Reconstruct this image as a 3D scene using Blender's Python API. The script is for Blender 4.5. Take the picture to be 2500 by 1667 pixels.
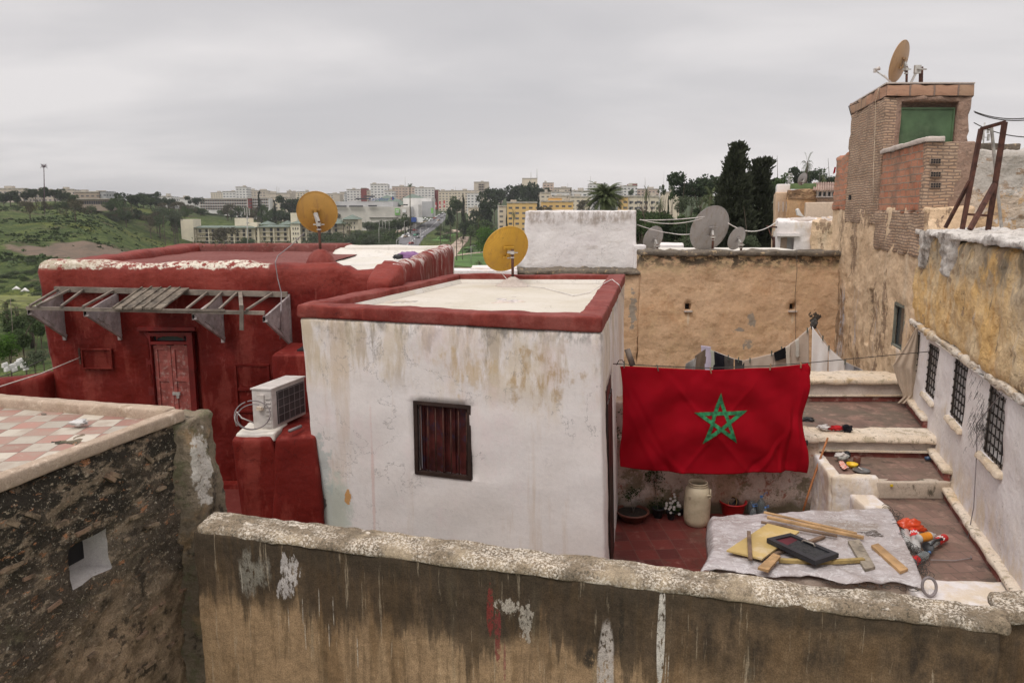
import bpy, bmesh, math, random
from mathutils import Vector, noise, Matrix
R = math.radians
scene = bpy.context.scene
for o in list(bpy.data.objects): bpy.data.objects.remove(o)

# ---------------------------------------------------------------- camera, light, exposure
F, PX, PY, PITCH = 1750.0, 1250.0, 792.2, R(9)
cam_d = bpy.data.cameras.new('camera'); cam = bpy.data.objects.new('camera', cam_d)
scene.collection.objects.link(cam); scene.camera = cam
cam.location = (0, 0, 0); cam.rotation_euler = (R(90) - PITCH, 0, 0)
cam_d.sensor_width = 36; cam_d.sensor_fit = 'HORIZONTAL'; cam_d.lens = 36 * F / 2500
cam_d.shift_y = -(833.5 - PY) / 2500
cam_d.clip_start = 0.1; cam_d.clip_end = 9000

SUN_EL, SUN_ROT = R(58), R(200)
world = bpy.data.worlds.new('World'); scene.world = world; world.use_nodes = True
wn = world.node_tree; wn.nodes.clear()
def wnode(t, **kw):
    n = wn.nodes.new(t)
    for k, v in kw.items():
        if k in n.inputs: n.inputs[k].default_value = v
        else: setattr(n, k, v)
    return n
wl = wn.links.new
sky = wnode('ShaderNodeTexSky', sky_type='NISHITA', sun_disc=False, sun_elevation=SUN_EL, sun_rotation=SUN_ROT)
skys = wnode('ShaderNodeVectorMath', operation='SCALE'); skys.inputs['Scale'].default_value = 0.06
wl(sky.outputs[0], skys.inputs[0])
tc = wnode('ShaderNodeTexCoord')
sep = wnode('ShaderNodeSeparateXYZ'); wl(tc.outputs['Generated'], sep.inputs[0])
za = wnode('ShaderNodeMath', operation='ADD'); wl(sep.outputs[2], za.inputs[0]); za.inputs[1].default_value = 0.16
zm = wnode('ShaderNodeMath', operation='MAXIMUM'); wl(za.outputs[0], zm.inputs[0]); zm.inputs[1].default_value = 0.08
dx = wnode('ShaderNodeMath', operation='DIVIDE'); wl(sep.outputs[0], dx.inputs[0]); wl(zm.outputs[0], dx.inputs[1])
dy = wnode('ShaderNodeMath', operation='DIVIDE'); wl(sep.outputs[1], dy.inputs[0]); wl(zm.outputs[0], dy.inputs[1])
cb = wnode('ShaderNodeCombineXYZ'); wl(dx.outputs[0], cb.inputs[0]); wl(dy.outputs[0], cb.inputs[1])
mp = wnode('ShaderNodeMapping'); wl(cb.outputs[0], mp.inputs[0])
mp.inputs['Rotation'].default_value = (0, 0, R(-14)); mp.inputs['Scale'].default_value = (0.45, 0.8, 1); mp.inputs['Location'].default_value = (1.7, 0.4, 0)
cn = wnode('ShaderNodeTexNoise', Scale=1.1, Detail=5.0, Roughness=0.5, Distortion=0.25); wl(mp.outputs[0], cn.inputs['Vector'])
cr = wnode('ShaderNodeValToRGB'); wl(cn.outputs['Fac'], cr.inputs[0])
e = cr.color_ramp.elements
e[0].position = 0.35; e[0].color = (0.54, 0.525, 0.535, 1)
e[1].position = 0.62; e[1].color = (0.73, 0.70, 0.695, 1)
m_ = cr.color_ramp.elements.new(0.48); m_.color = (0.60, 0.58, 0.585, 1)
# bright pinkish band low over the horizon, towards the right
lowb = wnode('ShaderNodeMapRange', interpolation_type='SMOOTHSTEP'); wl(sep.outputs[2], lowb.inputs[0])
lowb.inputs[1].default_value = 0.0; lowb.inputs[2].default_value = 0.17; lowb.inputs[3].default_value = 1; lowb.inputs[4].default_value = 0
rtb = wnode('ShaderNodeMapRange', interpolation_type='SMOOTHSTEP'); wl(sep.outputs[0], rtb.inputs[0])
rtb.inputs[1].default_value = -0.35; rtb.inputs[2].default_value = 0.3; rtb.inputs[3].default_value = 0; rtb.inputs[4].default_value = 0.75
lm = wnode('ShaderNodeMath', operation='MULTIPLY'); wl(lowb.outputs[0], lm.inputs[0]); wl(rtb.outputs[0], lm.inputs[1])
cm = wnode('ShaderNodeMixRGB'); wl(lm.outputs[0], cm.inputs[0]); wl(cr.outputs[0], cm.inputs[1]); cm.inputs[2].default_value = (0.84, 0.785, 0.77, 1)
# an overcast sky is brighter towards the zenith
zen = wnode('ShaderNodeMapRange', interpolation_type='SMOOTHSTEP'); wl(sep.outputs[2], zen.inputs[0])
zen.inputs[1].default_value = 0.3; zen.inputs[2].default_value = 0.9; zen.inputs[3].default_value = 1.0; zen.inputs[4].default_value = 1.9
zs = wnode('ShaderNodeVectorMath', operation='SCALE'); wl(cm.outputs[0], zs.inputs[0]); wl(zen.outputs[0], zs.inputs['Scale'])
mx = wnode('ShaderNodeMixRGB'); mx.inputs[0].default_value = 0.93; wl(skys.outputs[0], mx.inputs[1]); wl(zs.outputs[0], mx.inputs[2])
bg = wnode('ShaderNodeBackground'); wl(mx.outputs[0], bg.inputs[0]); bg.inputs[1].default_value = 1.0
wo = wnode('ShaderNodeOutputWorld'); wl(bg.outputs[0], wo.inputs[0])

sun_d = bpy.data.lights.new('sun', 'SUN'); sun = bpy.data.objects.new('sun', sun_d); scene.collection.objects.link(sun)
sun_d.energy = 1.5; sun_d.angle = R(22); sun_d.color = (1, 0.955, 0.90)
sun.rotation_euler = (R(90) - SUN_EL, 0, R(-38)); sun.location = (0, 0, 60)
scene.view_settings.view_transform = 'Standard'; scene.view_settings.look = 'None'
scene.view_settings.exposure = 0.22; scene.view_settings.gamma = 1

# ---------------------------------------------------------------- measuring helpers: a pixel of the photograph as a ray from the eye
def ray(px, py):
    u = (px - PX) / F; v = (py - PY) / F
    return Vector((u, math.cos(PITCH) - v * math.sin(PITCH), -math.sin(PITCH) - v * math.cos(PITCH)))
def at(px, py, Y): d = ray(px, py); return d * (Y / d.y)
def onz(px, py, z): d = ray(px, py); return d * (z / d.z)
def onwall(px, py, A, B):
    """hit of the pixel's ray with the vertical plane through A-B"""
    d = ray(px, py); ax, ay = A[0], A[1]; bx, by = B[0] - ax, B[1] - ay
    # d*t = A + s*(b)
    det = d.x * (-by) + d.y * bx
    t = (ax * (-by) + ay * bx) / det
    return d * t
def uz(px, py, A, B):
    p = onwall(px, py, A, B); return math.hypot(p.x - A[0], p.y - A[1]), p.z
def lerp(a, b, t): return a + (b - a) * t
def fbm(p, f, o=4, seed=0.0): return noise.fractal(Vector(p) * f + Vector((seed, seed * 1.7, -seed)), 0.6, 2.0, o)
def pwl(x, pts):
    if x <= pts[0][0]: return pts[0][1]
    for (a, b), (c, d) in zip(pts, pts[1:]):
        if x <= c: return b + (d - b) * (x - a) / (c - a)
    return pts[-1][1]

# ---------------------------------------------------------------- objects
C = scene.collection
def tag(o, label=None, cat=None, group=None, kind=None):
    if label: o['label'] = label
    if cat: o['category'] = cat
    if group: o['group'] = group
    if kind: o['kind'] = kind
    return o
def thing(name, label, cat, loc=(0, 0, 0), rz=0, group=None):
    o = bpy.data.objects.new(name, None); C.objects.link(o); o.location = loc; o.rotation_euler = (0, 0, rz)
    o.empty_display_size = 0.1
    return tag(o, label, cat, group)
def dup(root, loc=None, rz=None, label=None, group=None, scale=None, cat=None):
    r = root.copy(); C.objects.link(r)
    if loc is not None: r.location = loc
    if rz is not None: r.rotation_euler = (0, 0, rz)
    if scale is not None: r.scale = scale if hasattr(scale, '__len__') else (scale,) * 3
    if label: r['label'] = label
    if group: r['group'] = group
    if cat: r['category'] = cat
    for ch in list(root.children):
        c = ch.copy(); C.objects.link(c); c.parent = r
        for g in list(ch.children):
            d = g.copy(); C.objects.link(d); d.parent = c
    return r
def wpos(o):
    v = Vector(o.location)
    while o.parent: o = o.parent; v = v + Vector(o.location)
    return v

class MB:
    """collects shapes, then links them as one mesh object"""
    def __init__(s): s.v = []; s.f = []; s.m = []; s.uv = []; s.sm = []; s.cur = 0; s.smooth = False
    def add(s, vs, fs, uvs=None, mi=None, smooth=None):
        b = len(s.v); s.v += [tuple(v) for v in vs]
        for i, f in enumerate(fs):
            s.f.append([b + k for k in f]); s.m.append(s.cur if mi is None else mi)
            s.uv.append(uvs[i] if uvs else None); s.sm.append(s.smooth if smooth is None else smooth)
        return s
    def box(s, c, size, rz=0, rx=0, ry=0, taper=1.0, mi=None):
        hx, hy, hz = size[0] / 2, size[1] / 2, size[2] / 2
        vs = [Vector((x * (taper if z > 0 else 1), y * (taper if z > 0 else 1), z)) for x, y, z in [(-hx, -hy, -hz), (hx, -hy, -hz), (hx, hy, -hz), (-hx, hy, -hz), (-hx, -hy, hz), (hx, -hy, hz), (hx, hy, hz), (-hx, hy, hz)]]
        m = Matrix.Rotation(rz, 3, 'Z') @ Matrix.Rotation(ry, 3, 'Y') @ Matrix.Rotation(rx, 3, 'X')
        vs = [m @ v + Vector(c) for v in vs]
        return s.add(vs, [(0, 3, 2, 1), (4, 5, 6, 7), (0, 1, 5, 4), (1, 2, 6, 5), (2, 3, 7, 6), (3, 0, 4, 7)], mi=mi, smooth=False)
    def hexa(s, cs, mi=None):
        return s.add(cs, [(0, 3, 2, 1), (4, 5, 6, 7), (0, 1, 5, 4), (1, 2, 6, 5), (2, 3, 7, 6), (3, 0, 4, 7)], mi=mi, smooth=False)
    def bar(s, a, b, w, h, up=(0, 0, 1), mi=None):
        """box beam from a to b, w across, h along up"""
        a = Vector(a); b = Vector(b); d = (b - a).normalized(); up = Vector(up)
        x = d.cross(up)
        if x.length < 1e-4: x = d.cross(Vector((1, 0, 0)))
        x.normalize(); u = x.cross(d).normalized(); x = x * w / 2; u = u * h / 2
        return s.hexa([a - x - u, a + x - u, b + x - u, b - x - u, a - x + u, a + x + u, b + x + u, b - x + u], mi=mi)
    def tube(s, pts, r, n=6, cap=True, mi=None):
        pts = [Vector(p) for p in pts]; rs = r if hasattr(r, '__len__') else [r] * len(pts)
        vs = []; fs = []; prev = None
        for i, p in enumerate(pts):
            d = (pts[min(i + 1, len(pts) - 1)] - pts[max(i - 1, 0)])
            if d.length < 1e-9: d = Vector((0, 0, 1))
            d.normalize()
            if prev is None:
                x = d.cross(Vector((0, 0, 1)))
                if x.length < 0.05: x = d.cross(Vector((0, 1, 0)))
            else: x = prev - d * prev.dot(d)
            x.normalize(); prev = x; y = d.cross(x)
            for k in range(n):
                a = 2 * math.pi * k / n; vs.append(p + x * math.cos(a) * rs[i] + y * math.sin(a) * rs[i])
        for i in range(len(pts) - 1):
            for k in range(n):
                k2 = (k + 1) % n; fs.append((i * n + k, i * n + k2, (i + 1) * n + k2, (i + 1) * n + k))
        if cap: fs.append(tuple(range(n))[::-1]); fs.append(tuple((len(pts) - 1) * n + k for k in range(n)))
        return s.add(vs, fs, mi=mi, smooth=n > 4)
    def lathe(s, prof, c=(0, 0, 0), n=24, mi=None, cap=True, m=None):
        """profile of (radius, height) turned about the vertical"""
        vs = []; fs = []
        for r, z in prof:
            for k in range(n):
                a = 2 * math.pi * k / n; p = Vector((r * math.cos(a), r * math.sin(a), z))
                if m: p = m @ p
                vs.append(p + Vector(c))
        for i in range(len(prof) - 1):
            for k in range(n):
                k2 = (k + 1) % n; fs.append((i * n + k, i * n + k2, (i + 1) * n + k2, (i + 1) * n + k))
        if cap: fs.append(tuple(range(n))[::-1]); fs.append(tuple((len(prof) - 1) * n + k for k in range(n)))
        return s.add(vs, fs, mi=mi, smooth=True)
    def grid(s, fn, nu, nv, mi=None, smooth=True, wrap=False):
        vs = []; fs = []; uv = []
        for j in range(nv + 1):
            for i in range(nu + 1): vs.append(fn(i / nu, j / nv))
        w = nu + 1
        for j in range(nv):
            for i in range(nu):
                fs.append((j * w + i, j * w + i + 1, (j + 1) * w + i + 1, (j + 1) * w + i))
                uv.append([(i / nu, j / nv), ((i + 1) / nu, j / nv), ((i + 1) / nu, (j + 1) / nv), (i / nu, (j + 1) / nv)])
        return s.add(vs, fs, uvs=uv, mi=mi, smooth=smooth)
    def sheet(s, fn, nu, nv, th, mi=None, smooth=True):
        """closed thin sheet: fn(u,v) top surface, second skin offset by th along the normal"""
        w = nu + 1; top = [Vector(fn(i / nu, j / nv)) for j in range(nv + 1) for i in range(nu + 1)]
        def nrm(i, j):
            a = top[j * w + min(i + 1, nu)] - top[j * w + max(i - 1, 0)]; b = top[min(j + 1, nv) * w + i] - top[max(j - 1, 0) * w + i]
            n = a.cross(b); return n.normalized() if n.length > 1e-12 else Vector((0, 0, 1))
        bot = [top[j * w + i] - nrm(i, j) * th for j in range(nv + 1) for i in range(nu + 1)]
        vs = top + bot; B = len(top); fs = []; uv = []
        for j in range(nv):
            for i in range(nu):
                q = (j * w + i, j * w + i + 1, (j + 1) * w + i + 1, (j + 1) * w + i); t = [(i / nu, j / nv), ((i + 1) / nu, j / nv), ((i + 1) / nu, (j + 1) / nv), (i / nu, (j + 1) / nv)]
                fs.append(q); uv.append(t); fs.append(tuple(B + k for k in q[::-1])); uv.append(t[::-1])
        rim = [i for i in range(nu)] + [j * w + nu for j in range(nv)] + [nv * w + i for i in range(nu, 0, -1)] + [j * w for j in range(nv, 0, -1)]
        for a, b in zip(rim, rim[1:] + rim[:1]): fs.append((b, a, B + a, B + b)); uv.append([(0, 0)] * 4)
        return s.add(vs, fs, uvs=uv, mi=mi, smooth=smooth)
    def prism(s, poly, d, mi=None):
        """poly: list of 3D points, extruded by vector d"""
        n = len(poly); d = Vector(d); vs = [Vector(p) for p in poly] + [Vector(p) + d for p in poly]
        fs = [tuple(range(n)), tuple(range(2 * n - 1, n - 1, -1))] + [(i, i + n, (i + 1) % n + n, (i + 1) % n) for i in range(n)]
        return s.add(vs, fs, mi=mi, smooth=False)
    def build(s, name, mats, parent=None, loc=None, recalc=True, world=True):
        if not isinstance(mats, (list, tuple)): mats = [mats]
        off = wpos(parent) if (parent is not None and world) else Vector((0, 0, 0))
        if loc is not None: off = off + Vector(loc) if parent is not None else Vector(loc)
        me = bpy.data.meshes.new(name)
        me.from_pydata([(v[0] - off.x, v[1] - off.y, v[2] - off.z) for v in s.v], [], s.f)
        for m in mats: me.materials.append(m)
        me.polygons.foreach_set('material_index', s.m); me.polygons.foreach_set('use_smooth', s.sm)
        if any(u is not None for u in s.uv):
            l = me.uv_layers.new(name='UVMap'); flat = []
            for f, u in zip(s.f, s.uv):
                for k in range(len(f)): flat += list(u[k]) if u is not None else [0.0, 0.0]
            l.data.foreach_set('uv', flat)
        if recalc:
            bm = bmesh.new(); bm.from_mesh(me); bmesh.ops.recalc_face_normals(bm, faces=bm.faces); bm.to_mesh(me); bm.free()
        me.update()
        o = bpy.data.objects.new(name, me); C.objects.link(o)
        if parent is not None:
            o.parent = parent
            if loc is not None: o.location = loc
        elif loc is not None: o.location = loc
        return o

def rwall(cs, res=0.12, r=0.04, amp=0.012, fr=1.5, top=None, holes=(), seed=0.0, amp2=0.0, fr2=8.0, only=None, reveal_mi=None):
    """weathered masonry block: 8 corners (bottom front-left, front-right, back-right, back-left, then top), rounded
    arrises, uneven skin; holes = (side, u0, u1, z0, z1, depth) with u along the side in metres and z in world height"""
    cs = [Vector(c) for c in cs]
    L = ((cs[1] - cs[0]).length + (cs[5] - cs[4]).length) / 2; W = ((cs[3] - cs[0]).length + (cs[7] - cs[4]).length) / 2
    zb = cs[0].z; zt = cs[4].z; H = zt - zb
    r = min(r, L * .45, W * .45, H * .45)
    def lines(n_len, extra, rs):
        k = max(1, int(math.ceil((n_len - 2 * r) / rs)))
        a = [0, r * .12, r * .45] + [r + (n_len - 2 * r) * i / k for i in range(k + 1)] + [n_len - r * .45, n_len - r * .12, n_len]
        for e_ in extra:
            a = [x for x in a if abs(x - e_) > 0.012 or x in (0, n_len)] + [e_]
        return sorted(set(round(x, 5) for x in a))
    ea, eb, ez = [], [], []
    for h in holes:
        (ea if h[0] in ('front', 'back') else eb).extend([h[1], h[2]]); ez.extend([h[3] - zb, h[4] - zb])
    A = lines(L, ea, res); B = lines(W, eb, res); Z = lines(H, ez, res)
    mb = MB(); idx = {}; vs = []; fs = []; uvs = []; mis = []
    def tri(a, b, z):
        fa, fb, fz = a / L, b / W, z / H
        lo = cs[0].lerp(cs[1], fa).lerp(cs[3].lerp(cs[2], fa), fb); hi = cs[4].lerp(cs[5], fa).lerp(cs[7].lerp(cs[6], fa), fb)
        return lo.lerp(hi, fz)
    da = (cs[1] - cs[0]).normalized(); db = (cs[3] - cs[0]).normalized()
    def vert(a, b, z):
        k = (round(a, 4), round(b, 4), round(z, 4))
        if k in idx: return idx[k]
        qa, qb, qz = min(max(a, r), L - r), min(max(b, r), W - r), min(max(z, r), H - r)
        d = Vector((a - qa, b - qb, z - qz)); n = d.normalized() if d.length > 1e-9 else Vector((0, 0, 1))
        p = Vector((qa, qb, qz)) + n * r
        P = tri(p.x, p.y, p.z); N = da * n.x + db * n.y + Vector((0, 0, n.z))
        o = amp * fbm(P, fr, 3, seed) + (amp2 * fbm(P, fr2, 3, seed + 9) if amp2 else 0)
        P = P + N * o
        if top: P.z += (z / H) * top(P.x, P.y)
        idx[k] = len(vs); vs.append(P); return idx[k]
    def inh(side, u, z):
        for h in holes:
            if h[0] == side and h[1] < u < h[2] and h[3] - zb < z < h[4] - zb: return True
        return False
    def face(side, U, V, f, uvf):
        for i in range(len(U) - 1):
            for j in range(len(V) - 1):
                if side not in ('top', 'bottom') and inh(side, (U[i] + U[i + 1]) / 2, (V[j] + V[j + 1]) / 2): continue
                q = [(U[i], V[j]), (U[i + 1], V[j]), (U[i + 1], V[j + 1]), (U[i], V[j + 1])]
                fs.append([vert(*f(*p)) for p in q]); uvs.append([uvf(*p) for p in q]); mis.append(0)
    if only is None or 'front' in only: face('front', A, Z, lambda u, v: (u, 0, v), lambda u, v: (u, v + zb))
    if only is None or 'back' in only: face('back', A, Z, lambda u, v: (u, W, v), lambda u, v: (u, v + zb))
    if only is None or 'left' in only: face('left', B, Z, lambda u, v: (0, u, v), lambda u, v: (u, v + zb))
    if only is None or 'right' in only: face('right', B, Z, lambda u, v: (L, u, v), lambda u, v: (u, v + zb))
    if only is None or 'top' in only: face('top', A, B, lambda u, v: (u, v, H), lambda u, v: (u, v))
    if only is None or 'bottom' in only: face('bottom', [0, L], [0, W], lambda u, v: (u, v, 0), lambda u, v: (u, v))
    for side, u0, u1, z0, z1, dep in holes:
        f = {'front': lambda u, v: (u, 0, v), 'back': lambda u, v: (u, W, v), 'left': lambda u, v: (0, u, v), 'right': lambda u, v: (L, u, v)}[side]
        n = {'front': db, 'back': -db, 'left': da, 'right': -da}[side]
        U = A if side in ('front', 'back') else B
        us = [x for x in U if u0 - 1e-4 <= x <= u1 + 1e-4]; zs_ = [x for x in Z if z0 - zb - 1e-4 <= x <= z1 - zb + 1e-4]
        ring = [(u, zs_[0]) for u in us] + [(us[-1], z) for z in zs_[1:]] + [(u, zs_[-1]) for u in us[-2::-1]] + [(us[0], z) for z in zs_[-2:0:-1]]
        oi = [vert(*f(*p)) for p in ring]; b0 = len(vs)
        for k in oi: vs.append(vs[k] + n * dep)
        m = len(ring); mi = 1 if reveal_mi is not None else 0
        for k in range(m):
            k2 = (k + 1) % m; fs.append([oi[k], oi[k2], b0 + k2, b0 + k]); uvs.append([(ring[k][0], ring[k][1] + zb)] * 4); mis.append(mi)
        fs.append([b0 + k for k in range(m)]); uvs.append([(0, 0)] * m); mis.append(mi)
    b = len(mb.v); mb.v = [tuple(v) for v in vs]; mb.f = fs; mb.uv = uvs; mb.m = mis; mb.sm = [True] * len(fs)
    return mb
def box8(x0, x1, y0, y1, z0, z1): return [(x0, y0, z0), (x1, y0, z0), (x1, y1, z0), (x0, y1, z0), (x0, y0, z1), (x1, y0, z1), (x1, y1, z1), (x0, y1, z1)]
def quad8(P, z0, z1, lean=None):
    """P: four (x,y) plan points front-left, front-right, back-right, back-left"""
    Q = lean or P
    return [(x, y, z0) for x, y in Q] + [(x, y, z1) for x, y in P]

# ---------------------------------------------------------------- materials
class G:
    def __init__(s, name):
        s.mat = bpy.data.materials.new(name); s.mat.use_nodes = True; s.nt = s.mat.node_tree; s.nt.nodes.clear()
        s.geo = s.nt.nodes.new('ShaderNodeNewGeometry'); s.tc = s.nt.nodes.new('ShaderNodeTexCoord'); s.pos = s.geo.outputs['Position']; s.obj = s.tc.outputs['Object']; s.uvs = s.tc.outputs['UV']
    def n(s, t, ins=None, **props):
        n = s.nt.nodes.new(t)
        for k, v in props.items(): setattr(n, k, v)
        for k, v in (ins or {}).items(): s.put(n.inputs[k], v)
        return n
    def put(s, sock, v):
        if isinstance(v, bpy.types.NodeSocket): s.nt.links.new(v, sock)
        elif hasattr(v, '__len__') and sock.type == 'RGBA' and len(v) == 3: sock.default_value = (*v, 1)
        else: sock.default_value = v
    def math(s, op, a, b=0.0, clamp=False): n = s.n('ShaderNodeMath', {0: a, 1: b}, operation=op, use_clamp=clamp); return n.outputs[0]
    def mul(s, a, b): return s.math('MULTIPLY', a, b)
    def add(s, a, b): return s.math('ADD', a, b)
    def scl(s, v, k): return s.n('ShaderNodeVectorMath', {0: v, 1: k}, operation='MULTIPLY').outputs[0]
    def noise(s, scale=1.0, detail=4.0, rough=0.6, st=(1, 1, 1), dist=0.0, off=0.0, vec=None):
        v = vec or s.pos
        if st != (1, 1, 1) or off: v = s.n('ShaderNodeVectorMath', {0: v, 1: st, 2: (off, off * .7, off * 1.3)}, operation='MULTIPLY_ADD').outputs[0]
        return s.n('ShaderNodeTexNoise', {'Vector': v, 'Scale': scale, 'Detail': detail, 'Roughness': rough, 'Distortion': dist}).outputs['Fac']
    def step(s, x, lo, hi, a=0.0, b=1.0): return s.n('ShaderNodeMapRange', {0: x, 1: lo, 2: hi, 3: a, 4: b}, interpolation_type='SMOOTHSTEP').outputs[0]
    def mix(s, f, a, b, mode='MIX'): return s.n('ShaderNodeMixRGB', {0: f, 1: a, 2: b}, blend_type=mode).outputs[0]
    def xyz(s, v=None): n = s.n('ShaderNodeSeparateXYZ', {0: v or s.pos}); return n.outputs
    def spot(s, c, rad, rag=0.5, fr=6.0, soft=0.15, st=(1, 1, 1)):
        d = s.n('ShaderNodeVectorMath', {0: s.pos, 1: c}, operation='SUBTRACT').outputs[0]
        d = s.scl(d, (1 / rad[0], 1 / rad[1], 1 / rad[2])); l = s.n('ShaderNodeVectorMath', {0: d}, operation='LENGTH').outputs['Value']
        l = s.add(l, s.mul(s.math('SUBTRACT', s.noise(fr, 5, 0.65, st), 0.5), rag * 4)); return s.step(l, 1.0, 1.0 - soft)
    def brick(s, vec, w=0.22, h=0.06, mortar=0.008, c1=(.3, .15, .1), c2=(.4, .2, .12), cm=(.35, .3, .25), off=0.5, bias=0.0):
        n = s.n('ShaderNodeTexBrick', {'Vector': vec, 'Color1': c1, 'Color2': c2, 'Mortar': cm, 'Scale': 1.0, 'Mortar Size': mortar, 'Mortar Smooth': 0.3, 'Bias': bias, 'Brick Width': w, 'Row Height': h}, offset=off)
        return n.outputs['Color'], n.outputs['Fac']
    def out(s, col, rough=0.85, h=None, bs=0.6, bd=0.02, metal=0.0, spec=0.3, alpha=None, sub=None, trans=None, sheen=None, h2=None, bs2=.5, bd2=.004):
        b = s.n('ShaderNodeBsdfPrincipled', {'Base Color': col, 'Roughness': rough, 'Metallic': metal, 'Specular IOR Level': spec})
        if h is not None:
            bp = s.n('ShaderNodeBump', {'Height': h, 'Strength': bs, 'Distance': bd}); nn = bp.outputs[0]
            if h2 is not None: nn = s.n('ShaderNodeBump', {'Height': h2, 'Strength': bs2, 'Distance': bd2, 'Normal': nn}).outputs[0]
            s.nt.links.new(nn, b.inputs['Normal'])
        if alpha is not None: s.put(b.inputs['Alpha'], alpha)
        if trans is not None: s.put(b.inputs['Transmission Weight'], trans)
        if sheen is not None: s.put(b.inputs['Sheen Weight'], sheen)
        sh = b.outputs[0]
        if sub is not None:
            t = s.n('ShaderNodeBsdfTranslucent', {'Color': col}); sh = s.n('ShaderNodeMixShader', {0: sub, 1: sh, 2: t.outputs[0]}).outputs[0]
        o = s.n('ShaderNodeOutputMaterial', {0: sh}); return s.mat

def simple(name, col, rough=0.6, var=0.25, scale=3.0, metal=0.0, bump=0.0, spec=0.4, dirt=None, sub=None, obj=True, bscale=None):
    g = G(name); v = g.obj if obj else g.pos
    n = g.noise(scale, 5, 0.6, vec=v); c = g.mix(g.step(n, .3, .7), tuple(x * (1 - var) for x in col), tuple(min(1, x * (1 + var)) for x in col))
    if dirt: c = g.mix(g.mul(g.step(g.noise(scale * 1.7, 6, .7, vec=v, off=5), .5, .68), dirt[1]), c, dirt[0])
    return g.out(c, rough, g.noise(bscale or scale * 12, 4, .6, vec=v) if bump else None, bump or 0, 0.01, metal=metal, spec=spec, sub=sub)
def plaster(name, base, base2, layers=(), bump=0.5, bd=0.012, rough=0.9, bsc=9.0, extra=None, fine=(60, .35, .003), gr=.45, crack=.6):
    """limewash or render: two tones, then stain layers (colour, scale, stretch, lo, hi, strength[, z0, z1])"""
    g = G(name); c = g.mix(g.step(g.noise(0.9, 5, .6), .35, .65), base, base2)
    c = g.mix(g.mul(g.step(g.noise(22, 4, .7, off=3), .45, .75), .18), c, tuple(x * .6 for x in base))
    for i, l in enumerate(layers):
        col, sc, st, lo, hi, k = l[:6]; m = g.mul(g.step(g.noise(sc, 6, .68, st, off=11.3 * (i + 1)), lo, hi), k)
        if len(l) > 6: m = g.mul(m, g.step(g.add(g.xyz()[2], g.mul(g.math('SUBTRACT', g.noise(2.3, 4, .6, off=i * 3.1), .5), .6)), l[6], l[7]))
        c = g.mix(m, c, col)
    if extra: c = extra(g, c)
    v_ = g.mul(g.step(g.noise(95, 3, .7, off=2), .32, .68, 1 - .26 * gr, 1 + .24 * gr), g.step(g.noise(13, 5, .72, off=6), .35, .65, 1 - .14 * gr, 1 + .12 * gr)); cc_ = g.n('ShaderNodeCombineXYZ', {0: v_, 1: v_, 2: v_}).outputs[0]; c = g.mix(1.0, c, cc_, 'MULTIPLY')
    ck = g.mul(g.step(g.math('ABSOLUTE', g.math('SUBTRACT', g.noise(1.5, 7, .62, dist=.5, off=51), .5)), .0055, .001), g.step(g.noise(.9, 4, .6, off=61), .50, .60)); c = g.mix(g.mul(ck, crack), c, tuple(x * .3 for x in base))
    hgt = g.add(g.noise(bsc, 6, .62), g.mul(g.noise(1.7, 3, .5, off=2), 1.6))
    return g.out(c, rough, hgt, bump, bd, spec=.2, h2=g.noise(fine[0], 3, .6), bs2=fine[1], bd2=fine[2])
# ================================================================ materials
WHITE = (.69, .63, .60); RED = (.155, .0115, .007); RED2 = (.115, .0075, .0048); OCHRE = (.58, .36, .19)
def ex_white(g, c):
    # peeled, greenish and grey patches by the lower left corner of the front, a brick-coloured scab, brown runs
    c = g.mix(g.mul(g.spot((-2.45, 9.2, -4.1), (.34, 1.5, .62), .5, 3.2, .5), .75), c, (.42, .47, .41))
    c = g.mix(g.mul(g.spot((-2.62, 9.2, -3.55), (.16, 1.5, .55), .7, 5, .3), .6), c, (.36, .42, .40))
    c = g.mix(g.mul(g.spot((-2.63, 9.2, -3.95), (.09, 1.5, .12), .4, 7, .2), .9), c, (.10, .09, .085))
    c = g.mix(g.spot((-2.22, 9.1, -3.82), (.055, 1.5, .14), .5, 7, .15), c, (.52, .28, .11))
    c = g.mix(g.mul(g.spot((-1.85, 9.0, -3.6), (.03, 1.5, 1.3), .5, 3, .6), .35), c, (.55, .30, .25))
    c = g.mix(g.mul(g.mul(g.spot((.35, 8.4, -2.0), (.40, 1.5, .42), .9, 5, .7), g.step(g.noise(9, 5, .7, (1, 1, .25)), .42, .58)), .75), c, (.40, .27, .14))
    c = g.mix(g.mul(g.mul(g.spot((-.6, 8.6, -1.95), (.45, 1.5, .32), .9, 5, .7), g.step(g.noise(8, 5, .7, (1, 1, .25), off=4), .42, .58)), .6), c, (.50, .35, .18))
    return c
M_white = plaster('white_limewash', WHITE, (.71, .66, .64), [
    ((.42, .33, .23), 3.2, (1, 1, .16), .50, .60, .70, -2.45, -1.85),
    ((.26, .22, .17), 5.5, (1, 1, .20), .52, .62, .7, -2.05, -1.65),
    ((.16, .145, .13), 9.0, (1, 1, .5), .42, .62, .75, -1.62, -1.46),
    ((.56, .46, .33), 1.6, (1, 1, .35), .46, .58, .6, -2.6, -2.1),
    ((.54, .42, .32), 2.0, (1, 1, .09), .52, .64, .5),
    ((.70, .57, .56), 1.1, (1, 1, .6), .50, .66, .45)], gr=.12, bump=.35, bd=.012, extra=ex_white, rough=.85)
M_whiter = plaster('white_limewash_wall', (.76, .71, .68), (.72, .67, .66), [
    ((.55, .42, .26), 1.2, (1, 1, .7), .56, .72, .6), ((.45, .38, .30), 6, (1, 1, .3), .6, .74, .35),
    ((.62, .48, .30), 3.0, (1, 1, .5), .42, .6, .6, -3.25, -3.9)], gr=.12, bump=.6, bd=.03, rough=.85)
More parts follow.
